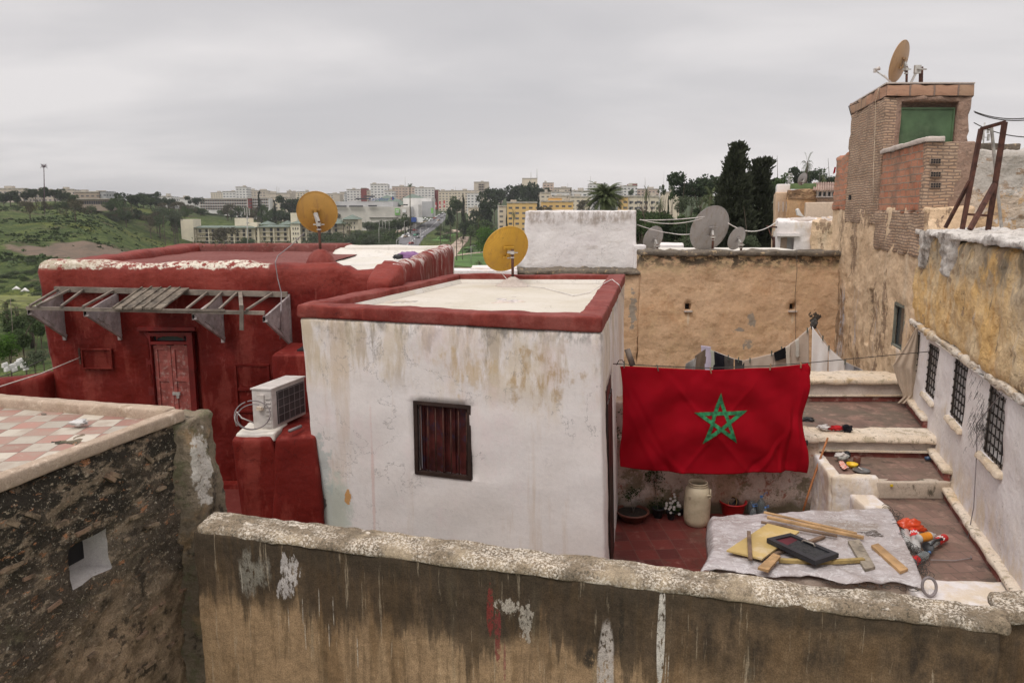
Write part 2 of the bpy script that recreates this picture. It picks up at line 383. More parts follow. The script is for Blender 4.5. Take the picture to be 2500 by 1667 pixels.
M_whitelump = plaster('rough_white_limewash', (.78, .75, .73), (.74, .70, .69), [
    ((.52, .47, .42), 2.0, (1, 1, 3), .55, .68, .45), ((.30, .24, .19), 9, (1, 1, .4), .40, .62, .7, -.42, -.24)], gr=.12, bump=.5, bd=.05, bsc=4.0, rough=.85)
def redmat(name, base, base2, k=.0, white_z=None):
    lay = [((.13, .010, .008), 2.2, (1, 1, .35), .50, .68, .55), ((.26, .05, .036), 3, (1, 1, .25), .50, .62, .5), ((.30, .06, .045), 7, (1, 1, .25), .56, .70, .4), ((.45, .28, .22), 30, (1, 1, 1), .68, .76, .5)]
    if k: lay += [((.27, .085, .07), 1.8, (1, 1, 1), .42, .62, k)]
    if white_z: lay += [((.66, .60, .50), 7, (.5, 1, 1.2), .42, .50, .95, white_z[0], white_z[1])]
    return plaster(name, base, base2, lay, bump=.55, bd=.045, bsc=3.4, rough=.7)
M_red = redmat('red_limewash', RED, RED2)
M_redcap = redmat('sunfaded_red_paint', (.185, .034, .026), (.155, .022, .016), .6)
M_redroof = plaster('faded_red_roof_screed', (.20, .07, .06), (.17, .05, .042), [((.42, .27, .24), 14, (1, 1, 1), .55, .7, .5), ((.10, .05, .045), 2, (1, 1, 1), .55, .7, .5)], bump=.4)
def ex_edge(g, c):
    s = g.xyz()
    m = g.mul(g.step(g.add(s[2], g.mul(g.math('SUBTRACT', g.noise(5, 5, .7), .5), .22)), -.97, -.94), g.step(g.noise(9, 6, .75, off=4), .45, .51))
    m = g.mul(m, g.step(g.add(s[1], g.mul(g.noise(6, 4), .2)), 12.50, 12.36)); m = g.mul(m, g.step(g.add(s[0], g.mul(g.noise(4, 3), .3)), -3.92, -4.02)); m = g.mul(m, g.step(s[1], 12.6, 12.45))
    c2 = g.mix(g.step(g.noise(26, 4, .7), .52, .66), (.66, .60, .50), (.34, .29, .22))
    c = g.mix(m, c, c2)
    # grey brown lichen on the outer corner
    return g.mix(g.mul(g.mul(g.mul(g.step(s[1], 12.7, 12.5), g.step(s[0], -6.6, -7.6)), g.step(s[2], -1.0, -.93)), g.step(g.noise(8, 5, .7), .42, .55)), c, (.40, .34, .25))
M_redfront = plaster('red_limewash_front', RED, RED2, [((.12, .009, .007), 2.0, (1, 1, .35), .48, .66, .6), ((.24, .045, .033), 2.6, (1, 1, .3), .50, .60, .6), ((.33, .09, .07), 9, (1, 1, .3), .58, .70, .4), ((.48, .30, .24), 34, (1, 1, 1), .72, .79, .5), ((.235, .040, .028), 1.5, (1, 1, 1), .25, .5, .75, -1.45, -1.1)], bump=.7, bd=.06, bsc=2.6, extra=ex_edge, rough=.6)
M_roofwhite = plaster('cream_roof_screed', (.56, .51, .43), (.61, .56, .49), [((.50, .44, .34), 1.3, (1, 1, 1), .5, .7, .5), ((.40, .36, .30), 12, (1, 1, 1), .62, .75, .4)], gr=.12, bump=.25, bd=.006)
M_roofwash = plaster('white_roof_wash', (.66, .62, .57), (.61, .57, .50), [((.42, .38, .33), 5, (1, .5, 1), .56, .7, .5), ((.58, .50, .38), 1.6, (1, 1, 1), .5, .7, .5)], gr=.12, bump=.5, bd=.02, bsc=4)
def ex_och(g, c):
    for px, py, rx, rz in ((1835, 780, .12, .2), (1803, 806, .15, .06), (1827, 842, .2, .12), (1545, 760, .10, .5)):
        c = g.mix(g.mul(g.spot(at(px, py, 19.2), (rx, 1, rz), .9, 6, .25), .85), c, (.30, .27, .23))
    for px in (1680, 1935): c = g.mix(g.mul(g.spot(at(px, 775, 19.2), (.04, 1, .22), .5, 6, .3), .7), c, (.62, .50, .36))
    return g.mix(g.spot(at(1990, 775, 19.2), (.14, 1, .16), .95, 9, .1), c, (.07, .06, .05))
M_ochre = plaster('ochre_render', (.59, .385, .235), (.63, .43, .275), [
    ((.44, .23, .11), 1.4, (1, 1, .8), .52, .68, .5), ((.36, .22, .12), 2.2, (1, 1, 2.2), .53, .62, .55), ((.66, .46, .27), 3, (1, 1, .7), .54, .66, .5),
    ((.28, .17, .10), 14, (1, 1, .6), .66, .74, .6),
    ((.50, .38, .22), 4.5, (1, 1, 1.4), .45, .52, .8, -1.75, -1.38), ((.075, .06, .045), 3.6, (1, 1, 1.6), .43, .53, .95, -1.62, -1.27)], bump=.7, bd=.05, bsc=4, extra=ex_och)
M_moss = plaster('blackened_coping', (.12, .10, .08), (.17, .14, .11), [((.50, .37, .22), 8, (1, 1, 1), .56, .66, .8), ((.30, .27, .20), 20, (1, 1, 1), .6, .72, .6)], bump=.9, bd=.05)
def ex_plas(g, c):
    # grey-blue remains of old paint and a grey run beside the recessed window
    c = g.mix(g.mul(g.step(g.noise(1.6, 6, .6, (1, 1, .12), off=40), .56, .66), g.step(g.xyz()[2], -1.6, -2.4)), c, (.42, .42, .47))
    f = g.step(g.noise(1.15, 6, .7, (1, 1, .45), off=23), .56, .58)
    bc, bf = g.brick(g.uvs, .19, .055, .012, (.34, .22, .14), (.42, .29, .19), (.27, .20, .14))
    return g.mix(f, c, g.mix(g.step(g.noise(6, 5, .7), .4, .6), bc, (.30, .21, .14)))
M_plas = plaster('crumbling_tan_render', (.67, .485, .315), (.59, .43, .285), [((.42, .31, .21), 5, (1, 1, .3), .52, .68, .4), ((.66, .53, .38), 1.4, (1, 1, .3), .5, .7, .7), ((.20, .14, .10), 12, (1, 1, .5), .66, .74, .6)], bump=.9, bd=.07, bsc=4, extra=ex_plas)
def ex_up(g, c):
    c = g.mix(g.mul(g.step(g.noise(1.4, 6, .7, off=31), .60, .64), .9), c, (.30, .21, .13))
    return c
M_upper = plaster('old_yellow_render', (.66, .42, .17), (.68, .50, .29), [
    ((.64, .50, .32), 1.3, (1, 1, .5), .5, .62, .85), ((.50, .26, .075), 1.8, (1, 1, .5), .54, .68, .75), ((.38, .36, .38), 3.4, (1, 1, .16), .62, .72, .6),
    ((.17, .13, .09), 10, (1, 1, .25), .60, .72, .8), ((.46, .37, .26), 2.6, (1, 1, .8), .42, .54, .9, -1.3, -.75), ((.15, .125, .09), 3.0, (1, 1, .3), .45, .62, .8, -1.1, -.55)], bump=1.0, bd=.07, bsc=5, extra=ex_up)
def brickmat(name, w, h, c1, c2, cm, mort, rag, dirt, bd=.02):
    g = G(name)
    v = g.n('ShaderNodeVectorMath', {0: g.n('ShaderNodeTexNoise', {'Vector': g.pos, 'Scale': 2.4, 'Detail': 4.0}).outputs['Color'], 1: (.5, .5, .5)}, operation='SUBTRACT').outputs[0]
    vec = g.n('ShaderNodeVectorMath', {0: v, 1: (rag, rag, 0), 2: g.uvs}, operation='MULTIPLY_ADD').outputs[0]
    c, f = g.brick(vec, w, h, mort, c1, c2, cm)
    c3, f3 = g.brick(g.n('ShaderNodeVectorMath', {0: vec, 1: (w * 0, h * 0, 0)}, operation='ADD').outputs[0], w, h, mort, (1, 1, 1), (.45, .45, .45), (.5, .5, .5), bias=-.2)
    c = g.mix(.35, c, g.mix(1, c, c3, 'MULTIPLY'))
    c = g.mix(g.mul(g.step(g.noise(1.3, 6, .7), .5, .65), dirt), c, (.27, .19, .14)); c = g.mix(g.mul(g.step(g.noise(9, 5, .7, off=2), .55, .72), .5), c, (.14, .10, .08))
    c = g.mix(g.mul(g.step(g.noise(4, 5, .7, off=8), .6, .72), .55), c, (.46, .37, .29))
    hh = g.add(g.mul(g.math('SUBTRACT', 1.0, f), 1.0), g.mul(g.noise(18, 5, .7), .9))
    return g.out(c, .9, hh, 1.0, bd, spec=.15)
M_brick_thin = brickmat('thin_tan_brickwork', .21, .058, (.47, .305, .205), (.58, .42, .30), (.32, .235, .18), .013, .10, .8, .025)
M_brick_red = brickmat('red_hollow_block_brickwork', .30, .135, (.46, .19, .115), (.56, .29, .185), (.42, .32, .25), .014, .05, .6, .03)
M_brick_cap = brickmat('rough_block_lintel', .52, .27, (.42, .20, .13), (.46, .31, .21), (.30, .22, .18), .02, .03, .4)
M_dirtybrick = plaster('smeared_mortar_brick', (.30, .205, .155), (.36, .24, .18), [((.19, .14, .11), 5, (1, 1, 1), .5, .66, .7), ((.45, .33, .25), 9, (1, 1, 2.5), .56, .68, .7)], bump=1, bd=.05, bsc=12)
def ex_ruin(g, c):
    z = g.xyz()[2]; n = g.noise(1.5, 5, .7, (1, 1, 1.2))
    c = g.mix(g.step(n, .50, .53), c, (.58, .40, .24))
    c = g.mix(g.step(g.add(z, g.mul(g.math('SUBTRACT', n, .5), 2.2)), .34, .40), c, (.47, .43, .385))
    cr = g.step(g.noise(2.5, 5, .7, (1, 1, 2.5), off=6), .55, .575); return g.mix(g.mul(cr, g.step(g.noise(3, 3), .4, .6)), c, (.30, .215, .15))
M_ruin = plaster('flaking_rubble_render', (.62, .52, .42), (.56, .45, .35), [((.66, .62, .58), 1.8, (1, 1, 2), .52, .62, .9), ((.15, .12, .10), 7, (1, 1, 1), .62, .7, .8)], bump=1, bd=.08, bsc=5, extra=ex_ruin)
def ex_para(g, c):
    # old splashes: a white scour, a red paint run, two pale vertical bands of newer mortar, thin white drips
    z = g.xyz()[2]
    def P(px, py, Y=None): return onwall(px, py, FW_A, FW_B)
    zz = g.add(z, g.mul(g.math('SUBTRACT', g.noise(3.2, 5, .7, (1, 1, .06), off=7), .5), 2.6))
    zz = g.add(zz, g.mul(g.math('SUBTRACT', g.noise(9, 4, .7, (1, 1, .10), off=17), .5), .8))
    rt = g.step(g.xyz()[0], .7, 2.0)
    c = g.mix(g.mul(g.mul(g.step(zz, -3.74, -3.54), .72), g.step(rt, 0, 1, 1.0, .30)), c, (.055, .040, .027)); c = g.mix(g.mul(g.mul(rt, .7), g.step(g.noise(3.5, 6, .7, (1, 1, .8), off=29), .36, .62)), c, (.175, .115, .065)); c = g.mix(g.mul(g.step(z, -3.26, -3.16), .6), c, (.06, .045, .03))
    c = g.mix(g.mul(g.step(g.noise(14, 5, .7, (1, 1, .06), off=3), .50, .62), .45), c, (.10, .065, .035))
    c = g.mix(g.mul(g.step(g.noise(22, 4, .7, (1, 1, .05), off=13), .60, .70), .5), c, (.42, .34, .24))
    def sp(px, py, rx, rz, rag, fr, soft, k, col, c, st=(1, 1, .35)):
        p = P(px, py); return g.mix(g.mul(g.mul(g.spot(p, (rx, 1.2, rz), rag, fr, soft, st), k), g.step(g.noise(34, 4, .7, (1, 1, .5)), .36, .50)), c, col)
    c = sp(700, 1400, .10, .16, .75, 14, .15, .9, (.50, .46, .44), c)
    c = sp(690, 1440, .09, .10, .8, 14, .2, .8, (.50, .46, .44), c)
    c = sp(610, 1400, .20, .22, .9, 6, .5, .55, (.33, .31, .26), c)
    c = sp(1195, 1500, .035, .25, .55, 9, .2, .85, (.20, .035, .03), c)
    c = sp(1215, 1560, .030, .28, .5, 9, .2, .75, (.21, .04, .04), c)
    c = sp(1232, 1630, .012, .20, .3, 9, .2, .6, (.24, .07, .07), c)
    c = sp(1240, 1490, .10, .06, .9, 30, .05, .7, (.50, .45, .38), c, (1, 1, .6))
    c = sp(1285, 1530, .05, .16, .95, 26, .05, .6, (.50, .45, .38), c)
    c = sp(1482, 1640, .075, .50, .22, 3, .25, .85, (.46, .41, .37), c)
    c = sp(1617, 1560, .034, .52, .12, 3, .1, .95, (.56, .52, .46), c)
    c = sp(1520, 1540, .035, .34, .5, 4, .6, .85, (.035, .028, .02), c)
    c = sp(1440, 1620, .06, .10, .6, 5, .6, .85, (.03, .025, .02), c)
    for px, py in () if False else ((585, 1420), (742, 1560), (800, 1560), (810, 1500), (870, 1600), (700, 1520), (735, 1500), (775, 1480), (1635, 1640), (1628, 1640)):
        c = sp(px, py, .005, .16, .25, 3, .2, .6, (.52, .47, .40), c)
    return c
FW_A, FW_B = (-3.0, 6.46), (3.62, 4.80)
M_para = plaster('blackened_yard_wall_render', (.33, .22, .125), (.27, .18, .105), [
    ((.42, .29, .17), 1.5, (1, 1, .3), .5, .66, .7), ((.125, .085, .052), 1.5, (1, 1, .30), .30, .46, .92, -3.85, -3.60), ((.042, .031, .022), 2.2, (1, 1, .24), .42, .56, .9, -3.85, -3.5), ((.04, .03, .022), 3.4, (1, 1, .14), .53, .64, .7, -3.95, -3.6), ((.16, .095, .045), 2.8, (1, 1, .12), .5, .62, .6),
    ((.075, .055, .038), 1.2, (1, 1, .25), .28, .44, .9, -3.36, -3.20), ((.17, .10, .05), 1.0, (1, 1, .5), .52, .66, .6), ((.24, .20, .13), 5, (1, 1, .08), .56, .7, .45), ((.42, .35, .26), 36, (1, 1, 1), .69, .75, .5, -3.7, -3.3)], gr=1.0, bump=.5, bd=.015, bsc=12, extra=ex_para)
M_coping = plaster('lichened_lime_coping', (.25, .195, .135), (.18, .14, .098), [
    ((.085, .07, .05), 34, (1, 1, 1), .53, .59, .8), ((.13, .11, .085), 3.5, (1, 1, 1), .5, .64, .6), ((.68, .61, .52), 6, (1, 1, 2), .60, .66, .8),
    ((.40, .32, .22), 1.8, (1, 1, 1), .50, .62, .6)], extra=lambda g, c: g.mix(g.mul(g.mul(g.step(g.noise(46, 4, .72), .48, .55), g.step(g.noise(2.6, 5, .7, off=9), .40, .58)), .85), c, (.64, .57, .48)), gr=1.0, bump=.8, bd=.018, bsc=22, fine=(110, .5, .004))
def ex_rub(g, c):
    z = g.xyz()[2]
    c = g.mix(g.mul(g.step(g.add(z, g.mul(g.math('SUBTRACT', g.noise(1.2, 4, .6), .5), 1.3)), -3.5, -3.95), .85), c, g.mix(g.step(g.noise(5, 6, .7), .42, .6), (.40, .285, .185), (.22, .155, .10)))
    return g.mix(g.mul(g.step(g.noise(5, 6, .7, off=6), .57, .64), .8), c, (.045, .036, .028))
M_rubble = plaster('blackened_rubble_masonry', (.15, .118, .085), (.09, .07, .052), [
    ((.03, .026, .02), 1.4, (1, 1, 2.0), .36, .50, .92, -3.05, -2.75), ((.30, .23, .16), 3.0, (1, 1, 2.5), .51, .60, .8), ((.44, .36, .26), 17, (1, 1, 1.6), .59, .64, .8), ((.42, .20, .10), 6, (1, 1, 2.2), .61, .64, .85),
    ((.50, .45, .36), 38, (1, 1, 1), .60, .65, .8), ((.02, .017, .014), 26, (1, 1, 1), .58, .66, .8), ((.15, .14, .085), 2.3, (1, 1, 1), .60, .7, .5)], gr=1.0, bump=1.0, bd=.055, bsc=10, extra=ex_rub, fine=(70, .8, .008))
M_tancope = plaster('tan_screed_kerb', (.44, .34, .26), (.39, .30, .23), [((.32, .24, .17), 4, (1, 1, 1), .5, .66, .6), ((.64, .53, .42), 9, (1, 1, 1), .55, .68, .6), ((.20, .15, .11), 18, (1, 1, 1), .6, .7, .6)], bump=.8, bd=.02, bsc=14)
def tiles_mat(name, size, ca, cb_, grout, rot, checker, dirt, off=(0, 0), rough=.7):
    g = G(name); mp_ = g.n('ShaderNodeMapping', {0: g.pos, 'Rotation': (0, 0, rot), 'Location': (off[0], off[1], 0)}); v = mp_.outputs[0]
    if checker: c = g.mix(g.n('ShaderNodeTexChecker', {'Vector': v, 'Scale': 1 / size}).outputs['Fac'], ca, cb_)
    else:
        c, _ = g.brick(v, size * 1.02, size, .006, ca, cb_, grout, off=.5 if checker is None else 0)
    if checker:
        _, f = g.brick(v, size, size, .006, ca, cb_, grout, off=0); c = g.mix(f, c, grout)
    c = g.mix(.30, c, g.mix(1, c, g.n('ShaderNodeTexWhiteNoise', {'Vector': g.n('ShaderNodeVectorMath', {0: g.scl(v, (1 / size,) * 3)}, operation='FLOOR').outputs[0]}, noise_dimensions='2D').outputs['Value'], 'MULTIPLY'))
    for col, sc, lo, hi, k in dirt: c = g.mix(g.mul(g.step(g.noise(sc, 6, .7, off=sc), lo, hi), k), c, col)
    return g.out(c, rough, g.add(g.noise(14, 4), g.mul(g.step(g.noise(3), .3, .7), .5)), .3, .01, spec=.3)
M_check = tiles_mat('pink_and_cream_floor_tiles', .245, (.40, .22, .175), (.53, .47, .39), (.22, .17, .14), R(-6), True, [((.32, .25, .20), 3, .44, .62, .65), ((.62, .52, .42), 20, .6, .72, .4)], off=(.07, .03))
M_yard = tiles_mat('red_glazed_floor_tiles', .30, (.19, .040, .032), (.125, .03, .026), (.16, .075, .06), R(-4), False, [((.10, .055, .04), 2.0, .5, .66, .7), ((.33, .17, .14), 5, .56, .7, .4), ((.05, .035, .025), 1.2, .56, .7, .6)], rough=.45)
def terr(name, dark, k): return tiles_mat(name, .24, (.27, .165, .13), (.21, .13, .105), (.13, .10, .08), R(-6), None, [(dark, 1.6, .42, .6, k), ((.40, .26, .20), 5, .52, .68, .5), ((.10, .08, .06), 9, .55, .68, k * .8), ((.07, .055, .045), 3, .56, .66, .7)])
M_t1 = terr('weathered_brown_tiles', (.135, .105, .08), .9); M_t2 = terr('weathered_terracotta_tiles', (.17, .12, .09), .75)
def ex_yard(g, c):
    c = g.mix(g.mul(g.step(g.noise(1.7, 7, .75), .53, .60), .75), c, (.15, .13, .06)); c = g.mix(g.mul(g.step(g.noise(34, 4, .7), .56, .64), g.step(g.noise(1.4, 4, off=5), .45, .6)), c, (.09, .06, .045))
    c = g.mix(g.mul(g.step(g.noise(6, 6, .7, off=12), .58, .66), .8), c, (.30, .11, .07))
    return g.mix(g.step(g.add(g.xyz()[2], g.mul(g.noise(3, 5), .35)), -4.35, -4.6), c, (.12, .10, .065))
M_yardwall = plaster('damp_stained_whitewash', (.58, .49, .42), (.50, .40, .33), [((.36, .24, .16), 2.4, (1, 1, .5), .5, .64, .8), ((.66, .58, .54), 1.4, (1, 1, 1), .52, .66, .8)], bump=.8, bd=.03, bsc=8, extra=ex_yard)
M_cream = plaster('cream_limewashed_coping', (.62, .50, .37), (.66, .57, .47), [((.34, .28, .19), 5, (1, 1, 1), .54, .62, .75), ((.14, .12, .085), 12, (1, 1, 1), .58, .66, .75), ((.60, .42, .22), 2, (1, 1, 1), .55, .7, .5)], bump=.7, bd=.03, bsc=8)
M_graywash = plaster('greyed_limewash', (.50, .43, .38), (.56, .49, .44), [((.36, .30, .26), 3, (.4, 1, 2), .5, .66, .6)], bump=.4, bd=.01)
M_skirt = simple('dark_red_skirting', (.17, .045, .035), .7, .35, 4, dirt=((.45, .33, .27), .6), obj=False)
M_oldwood = simple('weathered_grey_wood', (.20, .165, .135), .85, .4, 3.0, bump=.6, dirt=((.10, .08, .065), .7), bscale=30)
M_palewood = simple('bleached_grey_paint_on_wood', (.35, .305, .295), .85, .35, 4.0, bump=.5, dirt=((.20, .15, .12), .7), bscale=26)
M_doorred = simple('peeling_red_door_paint', (.33, .085, .07), .55, .3, 8, bump=.4, dirt=((.50, .34, .30), .7), obj=False)
M_doordark = simple('dark_red_door_frame_paint', (.17, .012, .01), .5, .3, 5, obj=False)
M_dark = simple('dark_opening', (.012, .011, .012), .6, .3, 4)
M_blackdoor = simple('black_brown_painted_steel', (.035, .02, .016), .45, .4, 4)
M_shut = simple('dark_maroon_corrugated_shutter', (.065, .014, .012), .38, .5, 5, dirt=((.03, .03, .06), .8), obj=False)
M_rust = simple('rusty_brown_steel', (.075, .03, .02), .8, .5, 8, bump=.3)
M_yellowdish = None
def dishmat(name, col, mesh_, dirt):
    g = G(name); v = g.obj
    c = g.mix(g.step(g.noise(2.2, 5, .6, vec=v), .35, .65), tuple(x * .86 for x in col), col)
    c = g.mix(g.mul(g.step(g.noise(9, 6, .7, (1, 1, .22), vec=v), .50, .64), .8), c, dirt); c = g.mix(g.mul(g.step(g.noise(30, 4, .7, vec=v), .62, .7), .7), c, tuple(x * .35 for x in dirt))
    if mesh_:
        ch = g.n('ShaderNodeTexVoronoi', {'Vector': v, 'Scale': 62.0, 'Randomness': 0.0}).outputs['Distance']
        c = g.mix(g.step(ch, .30, .20), c, tuple(x * .55 for x in col))
    return g.out(c, .5, None, spec=.4)
M_ydish1 = dishmat('faded_ochre_dish_paint', (.45, .245, .055), False, (.30, .16, .05))
M_ydish2 = dishmat('yellow_perforated_dish_paint', (.62, .35, .045), True, (.45, .25, .05))
M_ydish3 = dishmat('sandy_perforated_dish_paint', (.42, .25, .12), True, (.28, .16, .08))
M_gdish = dishmat('dull_grey_dish_paint', (.33, .31, .30), False, (.26, .22, .19))
M_galv = simple('galvanised_steel', (.42, .40, .37), .5, .3, 8, metal=.3)
M_cable = simple('grey_cable_sheath', (.22, .19, .19), .6, .2)
M_cablew = simple('white_cable_sheath', (.62, .58, .55), .6, .2)
M_line = simple('dark_rope', (.06, .055, .05), .9, .2)
M_greensheet = simple('dark_green_painted_steel', (.065, .115, .055), .6, .35, 1.6, dirt=((.10, .15, .08), .6), obj=False)
M_acw = simple('dusty_white_casing', (.52, .48, .45), .55, .15, 5, dirt=((.38, .33, .28), .5))
M_acd = simple('dark_coil_grille', (.05, .045, .045), .6, .3)
M_glass = simple('dark_window_glass', (.03, .035, .04), .15, .2, spec=.6)
def cloth(name, col, var=.12, sub=.15, rough=.9, bump=.2): return simple(name, col, rough, var, 3, bump=bump, sub=sub, spec=.1, bscale=90)

# ================================================================ yard wall in the foreground
pw = thing('yard_wall', 'long soot-stained yard wall with a rounded lichened coping across the foreground', 'wall', (.4, 5.7, -8))
cs = [(-3.08, 6.53, -7.9), (3.60, 4.85, -7.9), (3.75, 5.09, -7.9), (-3.0, 6.84, -7.9), (-3.08, 6.53, -3.06), (3.60, 4.87, -3.06), (3.75, 5.09, -3.06), (-3.0, 6.84, -3.06)]
rwall(cs, .06, .02, .02, 1.1, amp2=.006, fr2=7, only=('front', 'back', 'top', 'left', 'right')).build('wall_face', M_para, pw)
def cop(x, y): return .02 * fbm((x, y, 0), 1.3, 3) + .008 * fbm((x, y, 3), 6, 3)
cc = [(-3.06, 6.50, -3.09), (3.66, 4.83, -3.09), (3.80, 5.12, -3.09), (-3.02, 6.92, -3.09), (-3.06, 6.54, -2.995), (3.66, 4.86, -2.995), (3.80, 5.09, -2.995), (-3.02, 6.89, -2.995)]
rwall(cc, .05, .06, .014, 1.8, top=cop, amp2=.008, fr2=10, seed=4).build('coping', M_coping, pw)
pe = thing('return_wall', 'short stained wall continuing past the right end of the yard wall coping', 'wall', (4.4, 5.3, -8))
rwall([(3.72, 5.06, -7.9), (6.2, 5.16, -7.9), (6.2, 5.5, -7.9), (3.86, 5.36, -7.9), (3.72, 5.06, -3.08), (6.2, 5.16, -3.02), (6.2, 5.5, -3.02), (3.86, 5.36, -3.08)], .08, .03, .015, 1.5, seed=2).build('wall_face', M_para, pe)
rwall([(3.70, 5.0, -3.12), (6.2, 5.1, -3.06), (6.2, 5.5, -3.06), (3.82, 5.38, -3.12), (3.70, 5.04, -3.0), (6.2, 5.1, -2.94), (6.2, 5.48, -2.94), (3.82, 5.36, -3.0)], .06, .09, .014, 2.2, top=cop, amp2=.008, fr2=9, seed=7).build('coping', M_coping, pe)

# ================================================================ rubble house at the left with a tiled roof terrace
SH_A, SH_B = (-4.85, 2.2), (-3.40, 7.28)       # plan line of its long right-hand wall, near end to far end
sh = thing('stone_house', 'blackened rubble house with a chequered roof terrace and one small square opening', 'house', (-5, 5.5, -8))
def shp(t, off=0):   # point on the wall line; off > 0 goes out to the right
    dxv, dyv = SH_B[0] - SH_A[0], SH_B[1] - SH_A[1]; l = math.hypot(dxv, dyv)
    return (SH_A[0] + dxv * t + dyv / l * off, SH_A[1] + dyv * t - dxv / l * off)
u0, zt_ = uz(168, 1340, SH_A, SH_B); u1, _ = uz(268, 1340, SH_A, SH_B); _, z0 = uz(168, 1448, SH_A, SH_B); _, z1 = uz(168, 1342, SH_A, SH_B)
a0, a1 = shp(0), shp(1.0)
P4 = [a0, a1, (a1[0] - 2.6, a1[1] + .62), (a0[0] - 3.5, a0[1] + .6)]
def shtop(x, y): return .03 * fbm((x, y, 1), 1.2, 3)
hexs = quad8(P4, -7.9, -2.17)
mbw = rwall(hexs, .075, .10, .035, 1.2, top=shtop, amp2=.035, fr2=5.5, holes=(('front', u0, u1, z0, z1, .30),), seed=1, reveal_mi=1)
M_niche = plaster('whitewashed_reveal', (.44, .41, .39), (.38, .35, .33), [((.3, .26, .22), 6, (1, 1, 1), .55, .7, .5)], bump=.5)
# bricks and stones standing proud of the worn render, laid in courses
rnd = random.Random(5)
M_st = plaster('exposed_brick_ends', (.30, .23, .155), (.27, .17, .115), [((.09, .07, .05), 9, (1, 1, 1), .47, .6, .8), ((.50, .44, .34), 18, (1, 1, 1), .6, .68, .6)], bump=.8, bd=.01, bsc=30)
wd = (Vector((a1[0] - a0[0], a1[1] - a0[1], 0))).normalized(); wnrm = Vector((wd.y, -wd.x, 0))
wl_len = math.hypot(a1[0] - a0[0], a1[1] - a0[1])
for row in range(15):
    z = -2.42 - row * .17 + rnd.uniform(-.02, .02); s_ = wl_len - 2.9
    z += 0
    while s_ < wl_len - .12:
        w_ = rnd.uniform(.05, .15); h_ = rnd.uniform(.018, .038); s_ += w_ * rnd.choice([1.05, 1.2, 2.2, 4.0, 7.0])
        if s_ > wl_len - .1: break
        dens = .75 if row in (2, 3, 4, 5, 9, 12) else .22
        if rnd.random() > dens: continue
        if u0 - .15 < s_ < u1 + .15 and z0 - .08 < z < z1 + .08: continue
        tilt = rnd.uniform(-.12, .12) if row != 0 else rnd.uniform(.5, .9)
        if row in (0,): w_, h_ = .12, .04
        c0 = Vector((a0[0], a0[1], 0)) + wd * s_ + Vector((0, 0, z + .02 * math.sin(s_ * 3))) + wnrm * (.004 + .035 * fbm(Vector((a0[0], a0[1], 0)) + wd * s_ + Vector((0, 0, z)), 1.2, 3, 1) )
        mbw.cur = 2; mbw.box(c0, (w_, .05, h_), rz=math.atan2(wd.y, wd.x), ry=tilt); mbw.cur = 0
mbw.build('wall', [M_rubble, M_niche, M_st], sh, recalc=False)
# black sheet painting in the darkness at the back of the opening
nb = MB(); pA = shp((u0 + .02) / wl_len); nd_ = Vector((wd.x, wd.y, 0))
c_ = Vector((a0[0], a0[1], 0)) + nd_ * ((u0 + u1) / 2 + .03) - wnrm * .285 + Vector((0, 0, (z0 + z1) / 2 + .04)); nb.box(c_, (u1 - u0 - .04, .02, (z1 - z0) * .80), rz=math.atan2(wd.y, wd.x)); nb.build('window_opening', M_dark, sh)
# worn white-washed corner pillar and its rough toothed edge
a9 = a1
rwall(quad8([(a9[0] - .30, a9[1] - .34), (a9[0] + .07, a9[1] - .14), (a9[0] + .14, a9[1] + .30), (a9[0] - .2, a9[1] + .4)], -7.9, -2.14, lean=[(a9[0] - .3, a9[1] - .25), (a9[0] + .50, a9[1] - .42), (a9[0] + .5, a9[1] + .25), (a9[0] - .1, a9[1] + .4)]),
      .05, .09, .03, 2.0, amp2=.03, fr2=7, seed=8).build('corner_pillar', plaster('pillar_render', (.26, .21, .15), (.17, .135, .095), [((.04, .033, .026), 5, (1, 1, 1), .55, .65, .85), ((.13, .13, .07), 4, (1, 1, 1), .5, .62, .7), ((.34, .23, .13), 2, (1, 1, 1), .55, .68, .7)], bump=1, bd=.05, bsc=12, extra=lambda g, c: g.mix(g.mul(g.spot((a9[0] + .18, a9[1] - .08, -2.58), (.13, .2, .50), .35, 9, .15), g.step(g.noise(16, 5, .7), .36, .46)), c, (.60, .56, .50))), sh)
tb = MB(); 
for i in range(16):
    zz = -3.35 - i * .145; k = rnd.uniform(.0, .05)
    p = Vector((a9[0] + .30 + .018 * i, a9[1] - .24 - .002 * i, zz)); bb = rwall(box8(p.x - .10, p.x + .10 + k, p.y - .10, p.y + .1, p.z - .045, p.z + .045), .035, .03, .03, 5, seed=i)
    tb.add(bb.v, bb.f, smooth=True, uvs=bb.uv)
tb.build('toothed_masonry', plaster('toothing_stones', (.26, .19, .12), (.12, .09, .06), [((.42, .31, .19), 6, (1, 1, 1), .5, .62, .8)], bump=1, bd=.03, bsc=14), sh)
